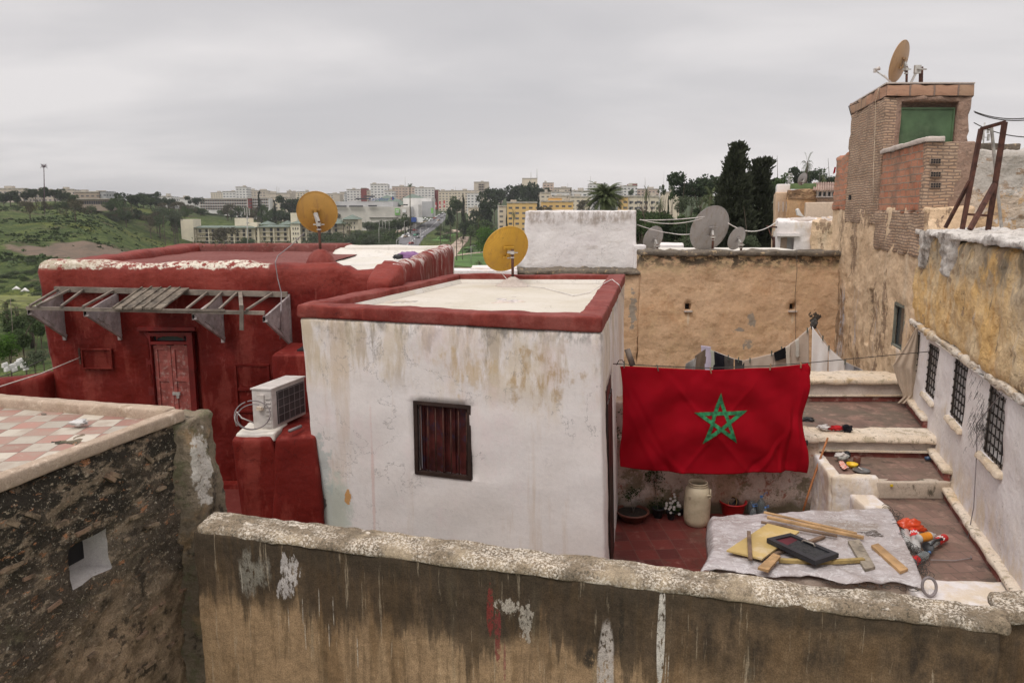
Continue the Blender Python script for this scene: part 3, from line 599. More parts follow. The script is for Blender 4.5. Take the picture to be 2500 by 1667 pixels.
# kerb round the terrace and the tiled floor
def kerb(p, q, w, z0, z1, name, parent, mat, seed=0, r=.03, lean=0):
    d = Vector((q[0] - p[0], q[1] - p[1], 0)).normalized(); n = Vector((d.y, -d.x, 0)) * w / 2
    c = [(p[0] + n.x, p[1] + n.y), (q[0] + n.x, q[1] + n.y), (q[0] - n.x, q[1] - n.y), (p[0] - n.x, p[1] - n.y)]
    return rwall(quad8(c, z0, z1), .07, r, .008, 2, amp2=.006, fr2=9, seed=seed).build(name, mat, parent)
k0, k1, k2, k3 = shp(.02, -.03), shp(.985, -.03), (a1[0] - 2.55, a1[1] + .50), (a0[0] - 3.4, a0[1] + .6)
kerb(k0, k1, .13, -2.15, -2.025, 'kerb', sh, M_tancope, 1); kerb(k2, (k1[0] - .09, k1[1] - .0), .17, -2.19, -2.02, 'kerb', sh, M_tancope, 2)
fb = MB(); fb.prism([(k0[0] - .05, k0[1], -2.13), (k1[0] - .05, k1[1], -2.13), (k2[0], k2[1], -2.13), (k3[0], k3[1], -2.13)], (0, 0, -.03)); fb.build('tiled_floor', M_check, sh)
p = onz(193, 1034, -2.09)
def crump(c, r, mat, name, label, cat, seed, sz=(1, 1, .5), res=14, amp=.35):
    b = MB(); rr = random.Random(seed)
    def fn(u, v):
        th = v * math.pi; ph = u * 2 * math.pi; d = Vector((math.sin(th) * math.cos(ph), math.sin(th) * math.sin(ph), math.cos(th)))
        k = r * (1 + amp * fbm(d, 1.6, 4, seed)); return Vector(c) + Vector((d.x * sz[0], d.y * sz[1], max(d.z, -.75) * sz[2])) * k
    b.grid(fn, res * 2, res); o = b.build(name, mat, loc=c); return tag(o, label, cat)
crump(p + Vector((0, 0, .012)), .085, cloth('white_paper', (.62, .60, .58)), 'crumpled_paper', 'small crumpled white paper lying on the chequered roof tiles', 'paper', 3, (1, .7, .32), amp=.5)
for i, (x, y) in enumerate([(107, 1010), (176, 1003)]):
    q = onz(x, y, -2.12); crump(q, .022, M_oldwood, 'dry_leaf', ['curled dead leaf at the left of the chequered terrace near its far kerb', 'curled dead leaf behind the crumpled paper on the chequered terrace'][i], 'leaf', 5 + i, (1.3, .6, .4), 8)

# ================================================================ white house
TL, TR, BR, BL = (-2.82, 9.37), (1.03, 8.16), (2.2, 14.0), (-1.21, 14.09)
WFL, WFR, WBR, WBL = (-2.66, 9.37), (1.17, 8.16), (2.28, 14.0), (-1.15, 14.09)   # at the foot the old walls lean a little
wh = thing('white_house', 'white limewashed house with red painted roof parapet and one shuttered window', 'house', (-.2, 11, -4.85))
wu0, wz1 = uz(998, 978, TL, TR); wu1, _ = uz(1136, 978, TL, TR); _, wz0 = uz(1006, 1156, TL, TR)
mb = rwall(quad8([TL, TR, BR, BL], -4.95, -1.385, lean=[WFL, WFR, WBR, WBL]), .11, .05, .022, .9, amp2=.006, fr2=6, holes=(('front', wu0, wu1, wz0, wz1, .16), ('right', .55, 1.50, -4.84, -2.2, .10)), seed=3)
mb.build('wall', M_white, wh, recalc=False)
def inset(P4, d):
    c = Vector((sum(p[0] for p in P4) / 4, sum(p[1] for p in P4) / 4, 0)); out = []
    n = len(P4)
    for i in range(n):
        p = Vector((*P4[i], 0)); a = (Vector((*P4[i - 1], 0)) - p).normalized(); b = (Vector((*P4[(i + 1) % n], 0)) - p).normalized()
        s = abs(a.cross(b).z); out.append(((p + (a + b) * d / s).x, (p + (a + b) * d / s).y))
    return out
O4 = inset([TL, TR, BR, BL], -.012); I4 = inset(O4, .30); J4 = inset(O4, .34)
def wtop(x, y): return .02 * fbm((x, y, 5), 1.0, 3)
for i in range(4):
    p, q, qi, pi_ = O4[i], O4[(i + 1) % 4], I4[(i + 1) % 4], I4[i]
    if i in (1, 3): p, q = Vector((*p, 0)).lerp(Vector((*pi_, 0)), 0), q
    b = rwall([(p[0], p[1], -1.395), (q[0], q[1], -1.395), (qi[0], qi[1], -1.395), (pi_[0], pi_[1], -1.395), (p[0], p[1], -1.22), (q[0], q[1], -1.22), (qi[0], qi[1], -1.22), (pi_[0], pi_[1], -1.22)], .10, .035, .012, 1.6, top=wtop, amp2=.006, fr2=8, seed=i)
    b.build('parapet', M_redcap, wh, recalc=False)
rb = MB(); rb.prism([(x, y, -1.375) for x, y in inset(O4, .2)], (0, 0, -.1)); rb.build('roof', M_roofwhite, wh)
# inner white splash round the foot of the parapet
sb = MB()
for i in range(4):
    p, q = Vector((*I4[i], -1.372)), Vector((*I4[(i + 1) % 4], -1.372)); d = (q - p).normalized(); n = Vector((-d.y, d.x, 0)) * .06
    sb.hexa([p, q, q + n, p + n, p + Vector((0, 0, .07)), q + Vector((0, 0, .07)), q + n * .2 + Vector((0, 0, .07)), p + n * .2 + Vector((0, 0, .07))])
sb.build('parapet_fillet', M_roofwash, wh)
# shuttered window
wdv = Vector((TR[0] - TL[0], TR[1] - TL[1], 0)).normalized(); wnv = Vector((wdv.y, -wdv.x, 0)); wang = math.atan2(wdv.y, wdv.x)
def wp(u, z, off=0): return Vector((TL[0], TL[1], 0)) + wdv * u + Vector((0, 0, z)) + wnv * off
lean_ = lambda z: .15 * (-1.42 - z) / 3.5
cw = (wu0 + wu1) / 2; cz = (wz0 + wz1) / 2; W_ = wu1 - wu0; H_ = wz1 - wz0; lx = lean_(cz)
fr = MB()
for s in (-1, 1): fr.bar(wp(cw + s * (W_ / 2 - .02) + lx, wz0, -.03), wp(cw + s * (W_ / 2 - .02) + lx, wz1, -.03), .05, .05, up=wnv)
for z in (wz0 + .02, wz1 - .02): fr.bar(wp(wu0 + lx, z, -.031), wp(wu1 + lx, z, -.031), .05, .045, up=wnv)
win = fr.build('window', M_blackdoor, wh)
s_ = MB(); n_ = 20
def corr(u, v):
    x = lerp(-W_ / 2 + .03, W_ / 2 - .03, u); return wp(cw + x + lx, lerp(wz0 + .03, wz1 - .03, v), -.115 + .014 * (1 if math.sin(u * math.pi * 2 * 5.0) > 0 else -1) + (.01 if abs(u - .5) < .04 else 0))
s_.grid(corr, 120, 2, smooth=False); s_.build('shutter', M_shut, win)
for k in range(7):
    x = lerp(-W_ / 2 + .07, W_ / 2 - .07, k / 6); b_ = MB(); b_.tube([wp(cw + x + lx, wz0 + .02, -.05), wp(cw + x + lx, wz1 - .02, -.05)], .008, 6); b_.build('window_bar', M_rust, win)
tr = MB()
for x0, x1, zz in ((-W_ / 2 + .04, -W_ / 2 + .065, .95), (W_ / 2 - .075, W_ / 2 - .055, .8)):
    tr.prism([wp(cw + x0 + lx, wz0 + .06, -.096), wp(cw + x1 + lx, wz0 + .05, -.096), wp(cw + x1 - .005 + lx, wz0 + H_ * zz, -.096), wp(cw + x0 + lx, wz0 + H_ * zz * .97, -.096)], -wnv * .008)
tr.build('torn_liner', cloth('torn_white_liner', (.62, .60, .64)), win)
lb = rwall([tuple(wp(wu0 - .27 + lx, wz1 + .015, .004)), tuple(wp(wu1 + .04 + lx, wz1 + .015, .004)), tuple(wp(wu1 + .04 + lx, wz1 + .015, -.05)), tuple(wp(wu0 - .27 + lx, wz1 + .015, -.05)), tuple(wp(wu0 - .27 + lx, wz1 + .045, .003)), tuple(wp(wu1 + .04 + lx, wz1 + .045, .003)), tuple(wp(wu1 + .04 + lx, wz1 + .045, -.05)), tuple(wp(wu0 - .27 + lx, wz1 + .045, -.05))], .06, .002, .003, 4)
# side door facing the yard
sdv = Vector((BR[0] - TR[0], BR[1] - TR[1], 0)).normalized(); snv = Vector((sdv.y, -sdv.x, 0))
def sp_(u, z, off=0):
    t = (-1.42 - z) / 3.5; o = Vector((TR[0], TR[1], 0)).lerp(Vector((WFR[0], WFR[1], 0)), t); o2 = Vector((BR[0], BR[1], 0)).lerp(Vector((WBR[0], WBR[1], 0)), t)
    return o + (o2 - o).normalized() * u + Vector((0, 0, z)) + snv * off
db_ = MB(); db_.hexa([sp_(.56, -4.84, .01), sp_(1.49, -4.84, .01), sp_(1.49, -4.84, -.05), sp_(.56, -4.84, -.05), sp_(.56, -2.22, .01), sp_(1.49, -2.22, .01), sp_(1.49, -2.22, -.05), sp_(.56, -2.22, -.05)])
for k in range(3): db_.hexa([sp_(.60 + .3 * k, -4.7, .025), sp_(.84 + .3 * k, -4.7, .025), sp_(.84 + .3 * k, -4.7, 0), sp_(.60 + .3 * k, -4.7, 0), sp_(.60 + .3 * k, -2.4, .025), sp_(.84 + .3 * k, -2.4, .025), sp_(.84 + .3 * k, -2.4, 0), sp_(.60 + .3 * k, -2.4, 0)])
db_.build('door', M_blackdoor, wh)

# ================================================================ red house
RY = 12.1
rh = thing('red_house', 'deep red painted house with a flat roof and a grey wooden awning over its door', 'house', (-5, 15, -4.85))
def rp(px, py, off=0): v = at(px, py, RY); v.y -= off; return v
RX0 = rp(96, 760).x; RX1 = -1.9
du0, dz1 = rp(356, 828).x - RX0, rp(356, 808).z; du1 = rp(476, 828).x - RX0
mb = rwall([(RX0 + .12, RY, -4.95), (RX1, RY, -4.95), (RX1, RY + .5, -4.95), (RX0 + .1, RY + .5, -4.95), (RX0, RY, -.86), (RX1, RY, -.86), (RX1, RY + .5, -.86), (RX0 - .02, RY + .5, -.86)],
           .12, .17, .05, .8, amp2=.012, fr2=5, holes=(('front', du0, du1, -4.72, dz1, .14),), seed=5, top=lambda x, y: .035 * fbm((x, y, 2), .8, 3) - (.13 if -2.75 < x < -2.25 else (.06 if -3.0 < x < -2.75 else 0)))
mb.build('front_wall', M_redfront, rh, recalc=False)
hp = thing
b = rwall([(RX0 + .1, RY + .45, -4.95), (RX0 + .6, RY + .45, -4.95), (RX0 + .5, 18.1, -4.95), (RX0 - .2, 18.1, -4.95), (RX0 + .0, RY + .45, -.87), (RX0 + .42, RY + .45, -.87), (RX0 + .3, 18.1, -.80), (RX0 - .2, 18.1, -.80)], .25, .12, .03, 1.2, seed=6, top=lambda x, y: .03 * fbm((x, y, 2), 1, 3))
b.build('side_wall', M_redfront, rh)
b = rwall([(RX0 - .1, 17.9, -4.95), (-3.9, 17.5, -4.95), (-3.9, 17.8, -4.95), (RX0 - .1, 18.3, -4.95), (RX0 - .1, 17.9, -.80), (-3.9, 17.5, -.79), (-3.9, 17.8, -.79), (RX0 - .1, 18.3, -.80)], .25, .10, .03, 1.2, seed=7)
b.build('back_wall', M_redroof, rh)
rb = MB(); rb.grid(lambda u, v: Vector((lerp(RX0 + .2, -3.55, u), lerp(RY + .3, 17.7, v), -.985 + .02 * fbm((u * 4, v * 4, 0), 1, 2))), 20, 16); rb.build('red_roof', M_redroof, rh)
# whitewashed part of the roof with an upturned rim at the back
def wroof(u, v):
    y = lerp(RY + .25, 16.9, v); x0 = lerp(-4.6, -4.15, v); x1 = lerp(-1.9, -1.52, v)
    x = lerp(x0, x1, u); rim = max(0, (v - .86) / .14); z = -1.02 + .17 * rim ** 1.5
    if u < .05: z -= .05 * (1 - u / .05)
    return Vector((x, y, z + .01 * fbm((x, y, 1), 1.5, 3)))
rb = MB(); rb.sheet(wroof, 40, 40, .05); rb.build('white_roof', M_roofwash, rh)
b = rwall([(-3.95, 16.75, -4.95), (-1.4, 16.75, -4.95), (-1.35, 17.1, -4.95), (-3.95, 17.3, -4.95), (-3.95, 16.8, -.80), (-1.4, 16.75, -.80), (-1.35, 17.05, -.80), (-3.95, 17.2, -.80)], .2, .12, .02, 1.2, seed=9); b.build('back_wall', M_roofwash, rh)
# the curved parapet that runs back along the white house
pts = [(-2.36, 11.55), (-1.93, 11.6), (-1.86, 12.3), (-1.72, 13.4), (-1.58, 14.8), (-1.38, 16.9)]
b = rwall([(-2.34, 11.42, -4.95), (-1.90, 11.42, -4.95), (-1.80, 12.1, -4.95), (-2.30, 12.1, -4.95), (-2.36, 11.42, -1.06), (-1.95, 11.42, -1.10), (-1.80, 12.15, -.86), (-2.30, 12.15, -.86)], .09, .10, .03, 1.2, amp2=.01, seed=11); b.build('parapet_end', M_redfront, rh)
M_redstreak = plaster('rubbed_red_parapet', (.24, .05, .04), (.18, .022, .016), [((.55, .42, .37), 5, (1, 1, .12), .52, .64, .6), ((.62, .56, .52), 6, (1, 1, .6), .46, .56, .9, -1.0, -.84), ((.20, .09, .07), 2, (1, 1, .3), .5, .66, .7)], bump=.8, bd=.04, bsc=5)
b = rwall([(-2.16, 12.0, -4.95), (-1.82, 12.0, -4.95), (-1.32, 17.0, -4.95), (-1.75, 17.0, -4.95), (-2.16, 12.0, -.90), (-1.84, 12.0, -.90), (-1.36, 17.0, -.78), (-1.75, 17.0, -.78)], .12, .13, .035, 1.1, amp2=.012, seed=12, top=lambda x, y: .03 * fbm((x, y, 7), 1, 3)); b.build('parapet', M_redstreak, rh)
# door, frame, transom
def rbx(px0, py0, px1, py1, y0, y1):
    a = at(px0, py0, RY); c = at(px1, py1, RY); x0, x1 = sorted((a.x, c.x)); z0, z1 = sorted((a.z, c.z)); return ((x0 + x1) / 2, RY + (y0 + y1) / 2, (z0 + z1) / 2), (x1 - x0, y1 - y0, z1 - z0)
dfr = MB()
X0, X1 = rp(358, 900).x, rp(474, 900).x; ZT = rp(400, 812).z; ZM = rp(400, 838).z; ZB = -4.7
for x in (X0 + .05, X1 - .05): dfr.box((x, RY + .05, (ZT + ZB) / 2), (.10, .10, ZT - ZB))
for z, h in ((ZT - .03, .06), (ZM, .05)): dfr.box(((X0 + X1) / 2, RY + .048, z), (X1 - X0 - .2, .09, h))
dfr.box(((X0 + X1) / 2, RY - .02, ZT + .07), (X1 - X0 + .16, .07, .06))
door = dfr.build('door', M_doordark, rh)
for s in (0, 1):
    xa = lerp(X0 + .11, X1 - .11, s * .5) + .005; xb = lerp(X0 + .11, X1 - .11, s * .5 + .5) - .005; l = MB(); cx = (xa + xb) / 2; w = xb - xa
    l.box((cx, RY + .10, (ZM + ZB) / 2 - .02), (w, .03, ZM - ZB - .06))
    for x in (xa + .03, xb - .03): l.box((x, RY + .075, (ZM + ZB) / 2 - .02), (.06, .03, ZM - ZB - .06))
    for k in range(5): l.box((cx, RY + .074, ZM - .07 - k * (ZM - ZB - .12) / 4), (w - .12, .028, .055 if k else .10))
    for k in range(17): l.box((cx, RY + .086, ZM - .18 - k * .115), (w - .125, .012, .10))
    l.build('door_leaf', M_doorred, door)
lk = MB(); q = rp(428, 962); lk.box((q.x, RY + .045, q.z), (.13, .03, .05)); lk.box((q.x + .03, RY + .03, q.z - .05), (.045, .03, .06)); lk.build('padlock', M_galv, door)
tz0, tz1 = ZM + .03, ZT - .06; tx0, tx1 = X0 + .12, X1 - .12; fx = MB(); fx.box(((tx0 + tx1) / 2, RY + .11, (tz0 + tz1) / 2), (tx1 - tx0, .01, tz1 - tz0)); fx.build('transom_glass', M_glass, door)
sc = MB(); pl = [(tx0, tz1), (tx0, tz0)]
npt = 24
for i in range(npt + 1):
    t = i / npt; hgt = math.sqrt(max(0, 1 - (2 * t - 1) ** 2)) * (tz1 - tz0) * .82 + .012 * abs(math.sin(t * math.pi * 6)); pl.append((lerp(tx0 + .05, tx1 - .05, t), tz0 + hgt))
pl += [(tx1, tz0), (tx1, tz1)]
for i in range(2, len(pl) - 3):
    a, c = pl[i], pl[i + 1]; sc.hexa([(a[0], RY + .07, a[1]), (c[0], RY + .07, c[1]), (c[0], RY + .09, c[1]), (a[0], RY + .09, a[1]), (a[0], RY + .07, tz1), (c[0], RY + .07, tz1), (c[0], RY + .09, tz1), (a[0], RY + .09, tz1)])
sc.build('scalloped_board', M_doordark, door)
# relief panels cut in the render: left shutter recess, right blind door
def frame_relief(px0, py0, px1, py1, t, name, cross=()):
    m = MB(); (c, s) = rbx(px0, py0, px1, py1, 0, .02); x0, x1 = c[0] - s[0] / 2, c[0] + s[0] / 2; z0, z1 = c[2] - s[2] / 2, c[2] + s[2] / 2
    y = RY - .028
    m.box((c[0], y + .02, c[2]), (x1 - x0, .02, z1 - z0))
    for z in (z0, z1): m.box((c[0], y, z), (x1 - x0 + t, .045, t))
    for x in (x0, x1): m.box((x, y - .003, c[2]), (t, .045, z1 - z0 - t))
    for f in cross: m.box((c[0], y + .001, lerp(z0, z1, f)), (x1 - x0 - t, .043, t * 1.2))
    o = m.build(name, M_red, rh); md = o.modifiers.new('b', 'BEVEL'); md.width = .008; md.segments = 2; return o
frame_relief(202, 852, 277, 898, .03, 'shutter_panel'); frame_relief(576, 890, 672, 1180, .045, 'blind_door', (.22, .42, .62, .80))
th_ = MB(); th_.box((rp(540, 1176).x, RY - .12, rp(540, 1178).z), (1.6, .2, .09)); th_.build('threshold', M_red, rh)
# awning
AY = 11.1
aw = MB(); bl = at(66, 752, AY); br_ = at(646, 764, AY)
aw.bar((bl.x, AY, bl.z), (br_.x, AY, br_.z), .055, .055); aw.bar((bl.x + 1.9, AY - .035, bl.z - .02), (bl.x + 3.1, AY - .035, bl.z - .03), .02, .03)
w0 = rp(139, 705, .05); w1 = rp(704, 718, .05); aw.bar(w0, w1, .06, .09)
awn = aw.build('awning', M_oldwood, rh)
def brk(pxw, pyt, pyb, pxt, pyt2, mat):
    """scalloped bracket board between the wall and the front beam"""
    top = rp(pxw, pyt, .04); bot = rp(pxw, pyb, .04); tip = at(pxt, pyt2, AY); b = MB(); n = 26; x = top.x
    def P(y, z, dx): return Vector((x + dx + (tip.x - x) * ((RY - y) / (RY - AY)), y, z))
    yt, zt2 = AY + .02, tip.z - .09
    for i in range(n):
        q = []
        for t in (i / n, (i + 1) / n):
            y = lerp(RY - .04, yt, t); zt3 = lerp(top.z - .03, tip.z - .02, t); zb = lerp(bot.z, zt2, t ** .85) + .022 * abs(math.sin(t * math.pi * 7)) + .10 * math.sin(t * math.pi) * .6
            q.append((y, zt3, zb))
        (ya, za_, zb_), (yc, zc_, zd_) = q
        b.hexa([P(ya, zb_, -.018), P(ya, zb_, .018), P(yc, zd_, .018), P(yc, zd_, -.018), P(ya, za_, -.018), P(ya, za_, .018), P(yc, zc_, .018), P(yc, zc_, -.018)])
    b.bar(P(RY - .04, bot.z - .02, .0), P(RY - .04, top.z, 0), .05, .05)
    b.bar(P(RY - .06, bot.z + .05, .03), P(yt, zt2 + .02, .03), .045, .05); b.box(P(AY + .05, tip.z - .05, 0), (.05, .06, .10))
    b.build('bracket', mat, awn)
brk(150, 706, 826, 68, 754, M_palewood); brk(286, 712, 826, 205, 758, M_palewood); brk(540, 716, 832, 470, 766, M_palewood); brk(706, 718, 848, 643, 772, M_palewood)
for px, pxt in [(146, 74), (176, 92), (208, 150), (282, 203), (510, 456), (545, 500), (582, 535), (668, 602)]:
    r_ = MB(); a = rp(px, 708 + (px - 140) * .018, .05); t_ = at(pxt, 753 + (pxt - 66) * .02, AY - .04); r_.bar(a + Vector((0, 0, .02)), t_ + Vector((0, 0, .045)), .033, .03); r_.build('rafter', M_oldwood, awn)
r_ = MB(); a = rp(589, 712, .05); r_.bar(a, at(590, 762, AY - .05), .06, .03); r_.bar(at(590, 745, AY - .07), at(590, 806, AY - .07), .06, .025, up=(0, 1, 0)); r_.build('hanging_slat', M_oldwood, awn)
bd_ = MB()
for k in range(5):
    pa, pb = 352 + k * 23, 374 + k * 23; ta, tb_ = 277 + k * 24, 299 + k * 24
    A_, B_ = rp(pa, 712, .05), rp(pb, 712, .05); Ct, Dt = at(tb_, 764, AY - .07), at(ta, 764, AY - .07); z = Vector((0, 0, .045 + .006 * (k % 2)))
    bd_.hexa([Dt + z, Ct + z, B_ + z, A_ + z, Dt + z * 1.6, Ct + z * 1.6, B_ + z * 1.6, A_ + z * 1.6])
    bd_.bar(Dt + z * 1.8, A_ + z * 1.8, .025, .025)
bd_.build('roof_boards', simple('mossy_dark_boards', (.13, .105, .08), .9, .5, 5, bump=.8, dirt=((.32, .28, .22), .7), bscale=30), awn)

# ================================================================ low red walls around it
gw = thing('garden_wall', 'low dark red wall running off to the left of the red house', 'wall', (-9, 11.5, -5))
rwall([(-12, 9.8, -8), (RX0 + .12, 11.9, -8), (RX0 + .1, 12.4, -8), (-12, 10.3, -8), (-12, 9.8, -2.92), (RX0 + .12, 11.9, -2.76), (RX0 + .1, 12.4, -2.76), (-12, 10.3, -2.92)], .2, .12, .03, 1, seed=14).build('wall_body', M_red, gw)
ap = thing('plinth_wall', 'dark red stub wall with a white-topped notch under the air conditioner', 'wall', (-3.2, 9.6, -4.85))
x0, x1 = at(566, 1100, 9.3).x, -2.66
rwall([(x0 + .12, 9.22, -4.95), (x1 + .1, 9.22, -4.95), (x1, 9.7, -4.95), (x0 + .1, 9.7, -4.95), (x0, 9.3, -3.03), (x0 + .52, 9.3, -3.03), (x0 + .52, 9.7, -3.0), (x0, 9.7, -3.0)], .08, .06, .02, 1.3, seed=15, amp2=.008).build('wall_body', M_red, ap)
rwall([(x0 + .45, 9.19, -4.95), (x1 + .15, 9.19, -4.95), (x1, 9.7, -4.95), (x0 + .45, 9.7, -4.95), (x0 + .60, 9.3, -3.03), (x1, 9.3, -3.0), (x1, 9.7, -3.0), (x0 + .60, 9.7, -3.0)], .08, .05, .02, 1.3, seed=16).build('pier', M_red, ap)
rwall(box8(x0 + .02, x0 + .56, 9.38, 9.95, -3.1, -2.985), .05, .03, .015, 3, seed=17, amp2=.01).build('white_capping', M_roofwash, ap)
rwall(box8(x0 + .1, -2.35, 9.68, 10.6, -4.9, -3.02), .12, .04, .02, 1.5, seed=18).build('rear_block', M_red, ap)
pb = thing('planter_box', 'dark red masonry planter box built against the white house', 'planter', (-2.7, 11.2, -4.85))
q0, q1 = at(661, 868, 10.9), at(735, 868, 10.9)
rwall(box8(q0.x, -1.95, 10.9, 11.9, -4.95, q0.z + .02), .12, .05, .02, 1.5, seed=19).build('box_body', M_red, pb)
sb = MB(); sb.box(((q1.x + q0.x) / 2 + .22, 11.3, q0.z + .035), (.24, .32, .02)); sb.build('soil', M_dark, pb)
rf = MB(); rf.box((-4.6, 10.3, -4.80), (4.6, 3.6, .04)); tag(rf.build('red_patio_floor', plaster('dull_red_patio_paint', (.16, .035, .03), (.12, .025, .02), [((.25, .10, .085), 4, (1, 1, 1), .55, .7, .5)], rough=.5)), kind='structure')
# ================================================================ right-hand house along the terraces
RB, RA = (7.485, 13.2), (4.55, 4.5)          # far end, near end of the wall line
yh = thing('terrace_house', 'long old house whose whitewashed lower wall and crumbling yellow upper wall edge the terraces', 'house', (6, 9, -4.2))
rdv = Vector((RA[0] - RB[0], RA[1] - RB[1], 0)).normalized(); rin = Vector((-rdv.y, rdv.x, 0))      # rin points into the house (+x)
if rin.x < 0: rin = -rin
def rq(u, off, z): v = Vector((RB[0], RB[1], 0)) + rdv * u + rin * off; return (v.x, v.y, z)
RLEN = math.hypot(RA[0] - RB[0], RA[1] - RB[1])
def rhex(u0, u1, o0, o1, z0, z1): return [rq(u0, o0, z0), rq(u1, o0, z0), rq(u1, o1, z0), rq(u0, o1, z0), rq(u0, o0, z1), rq(u1, o0, z1), rq(u1, o1, z1), rq(u0, o1, z1)]
wins = []
for (a, b_, c, d) in [((2218, 797), (2236, 800), (2218, 850), (2232, 850)), ((2268, 834), (2294, 848), (2264, 962), (2286, 975)), ((2331, 873), (2364, 895), (2321, 1015), (2351, 1047)), ((2415, 938), (2462, 978), (2400, 1103), (2442, 1149))]:
    ua, zt2 = uz(*a, RB, RA); ub, _ = uz(*b_, RB, RA); _, zb2 = uz(*c, RB, RA); wins.append([ua, ub, zb2, zt2])
wins[0] = [.28, .62, -2.9, -2.16]
mb = rwall(rhex(0, RLEN, 0, 1.5, -6.5, -2.02), .11, .03, .03, .9, amp2=.012, fr2=4, seed=21, holes=[('front', w[0], w[1], w[2], w[3], .22) for w in wins])
mb.build('lower_wall', M_whiter, yh, recalc=False)
def lump(x, y): return .05 * fbm((x, y, 2), 1.4, 4) + .03 * fbm((x, y, 6), 6, 3)
mb = rwall(rhex(-.12, RLEN, -.03, 2.2, -2.03, -.40), .07, .14, .05, 1.2, amp2=.03, fr2=5, top=lump, seed=22); mb.build('upper_wall', M_upper, yh, recalc=False)
M_lime = plaster('lumpy_lime_topping', (.66, .62, .58), (.56, .51, .46), [((.30, .27, .24), 5, (1, 1, .5), .5, .62, .6), ((.12, .10, .085), 12, (1, 1, .5), .58, .68, .7)], bump=1, bd=.05, bsc=9)
M_limedark = plaster('grey_lime_run', (.60, .55, .50), (.46, .42, .38), [((.16, .14, .12), 5, (1, 1, .4), .5, .62, .7), ((.58, .54, .50), 9, (1, 1, .3), .52, .62, .7)], bump=1, bd=.05, bsc=9)
mb = rwall(rhex(-.2, RLEN, -.09, 1.6, -.44, -.325), .055, .055, .035, 2.0, amp2=.02, fr2=7, top=lump, seed=23); mb.build('lime_topping', M_lime, yh, recalc=False)
def flow(u0, u1, zend, seed, tw=.25):
    """a thick run of lime hanging down the wall face"""
    b = MB()
    def fn(a, v):
        z = lerp(-.34, zend, v); w = lerp(1, tw, v ** .8); uc = (u0 + u1) / 2 + .05 * math.sin(v * 3 + seed); th = a * math.pi
        u = uc - math.cos(th) * (u1 - u0) / 2 * w; o = -.0 - .10 * math.sin(th) * (1 - .25 * v) * (1 if v < .93 else (1 - v) / .07)
        k = Vector(rq(u, o, z)); return k + rin * (.05 * fbm(k, 5, 4, seed)) + rdv * .04 * fbm(k, 4, 3, seed + 5)
    b.grid(fn, 14, 26); b.build('lime_run', M_limedark, yh)
for px0, px1, pyb, s_ in ((2248, 2280, 662, 1), (2298, 2352, 682, 4)):
    a, _ = uz(px0, 600, RB, RA); c, _ = uz(px1, 600, RB, RA); _, ze = uz((px0 + px1) / 2, pyb, RB, RA); flow(a, c, ze, s_, .35)
mb = rwall(rhex(-.05, RLEN, -.06, .3, -2.09, -1.99), .06, .035, .045, 2.2, amp2=.025, fr2=9, seed=24); mb.build('ledge', plaster('split_white_ledge', (.64, .60, .55), (.60, .50, .38), [((.28, .22, .16), 8, (1, 1, 2), .52, .60, .8), ((.55, .38, .2), 2, (1, 1, 1), .5, .6, .8)], bump=.9, bd=.03), yh, recalc=False)
M_grille = simple('black_wrought_iron', (.03, .024, .02), .6, .3)
for i, (a, b_, c, d) in enumerate(wins):
    g_ = MB(); n = 5; m = 7
    for z in (c, d): g_.bar(rq(a, .03, z), rq(b_, .03, z), .03, .03)
    for u in (a, b_): g_.bar(rq(u, .03, c), rq(u, .03, d), .03, .03, up=rin)
    w_ = g_.build('window', M_oldwood, yh)
    g2 = MB()
    for k in range(n): u = lerp(a, b_, (k + .5) / n); g2.tube([rq(u, .015, c), rq(u, .015, d)], .007, 5)
    for k in range(m):
        z = lerp(c, d, (k + .5) / m); g2.bar(rq(a, .012, z), rq(b_, .012, z), .006, .018)
        for j in range(n): u = lerp(a, b_, (j + .5) / n); g2.box(rq(u, .002, z), (.022, .022, .022))
    g2.build('grille', M_grille, w_)
    g3 = MB(); g3.hexa([rq(a, .20, c), rq(b_, .20, c), rq(b_, .215, c), rq(a, .215, c), rq(a, .20, d), rq(b_, .20, d), rq(b_, .215, d), rq(a, .215, d)]); g3.build('pane', M_glass, w_)
    if i: rwall([rq(a - .05, -.07, c - .09), rq(b_ + .05, -.07, c - .09), rq(b_ + .05, .1, c - .09), rq(a - .05, .1, c - .09), rq(a - .05, -.05, c - .015), rq(b_ + .05, -.05, c - .015), rq(b_ + .05, .1, c), rq(a - .05, .1, c)], .05, .02, .015, 5, seed=i).build('sill', M_cream, w_)
# skirting and fillets along the foot of the wall are parts of the house
def foot(u0, u1, z, o=0):
    rwall(rhex(u0, u1, -.11, .05, z + .09, z + .17), .08, .03, .012, 3, seed=u0).build('footing', M_cream, yh); b = MB(); b.hexa(rhex(u0, u1, -.075, .0, z - .02, z + .10)); b.build('skirting', M_skirt, yh)
uT = lambda Y: (RB[1] - Y) / -rdv.y
foot(uT(10.0), uT(7.0), -4.15); foot(uT(11.0), uT(10.0), -3.9); foot(.05, uT(11.5), -3.55)

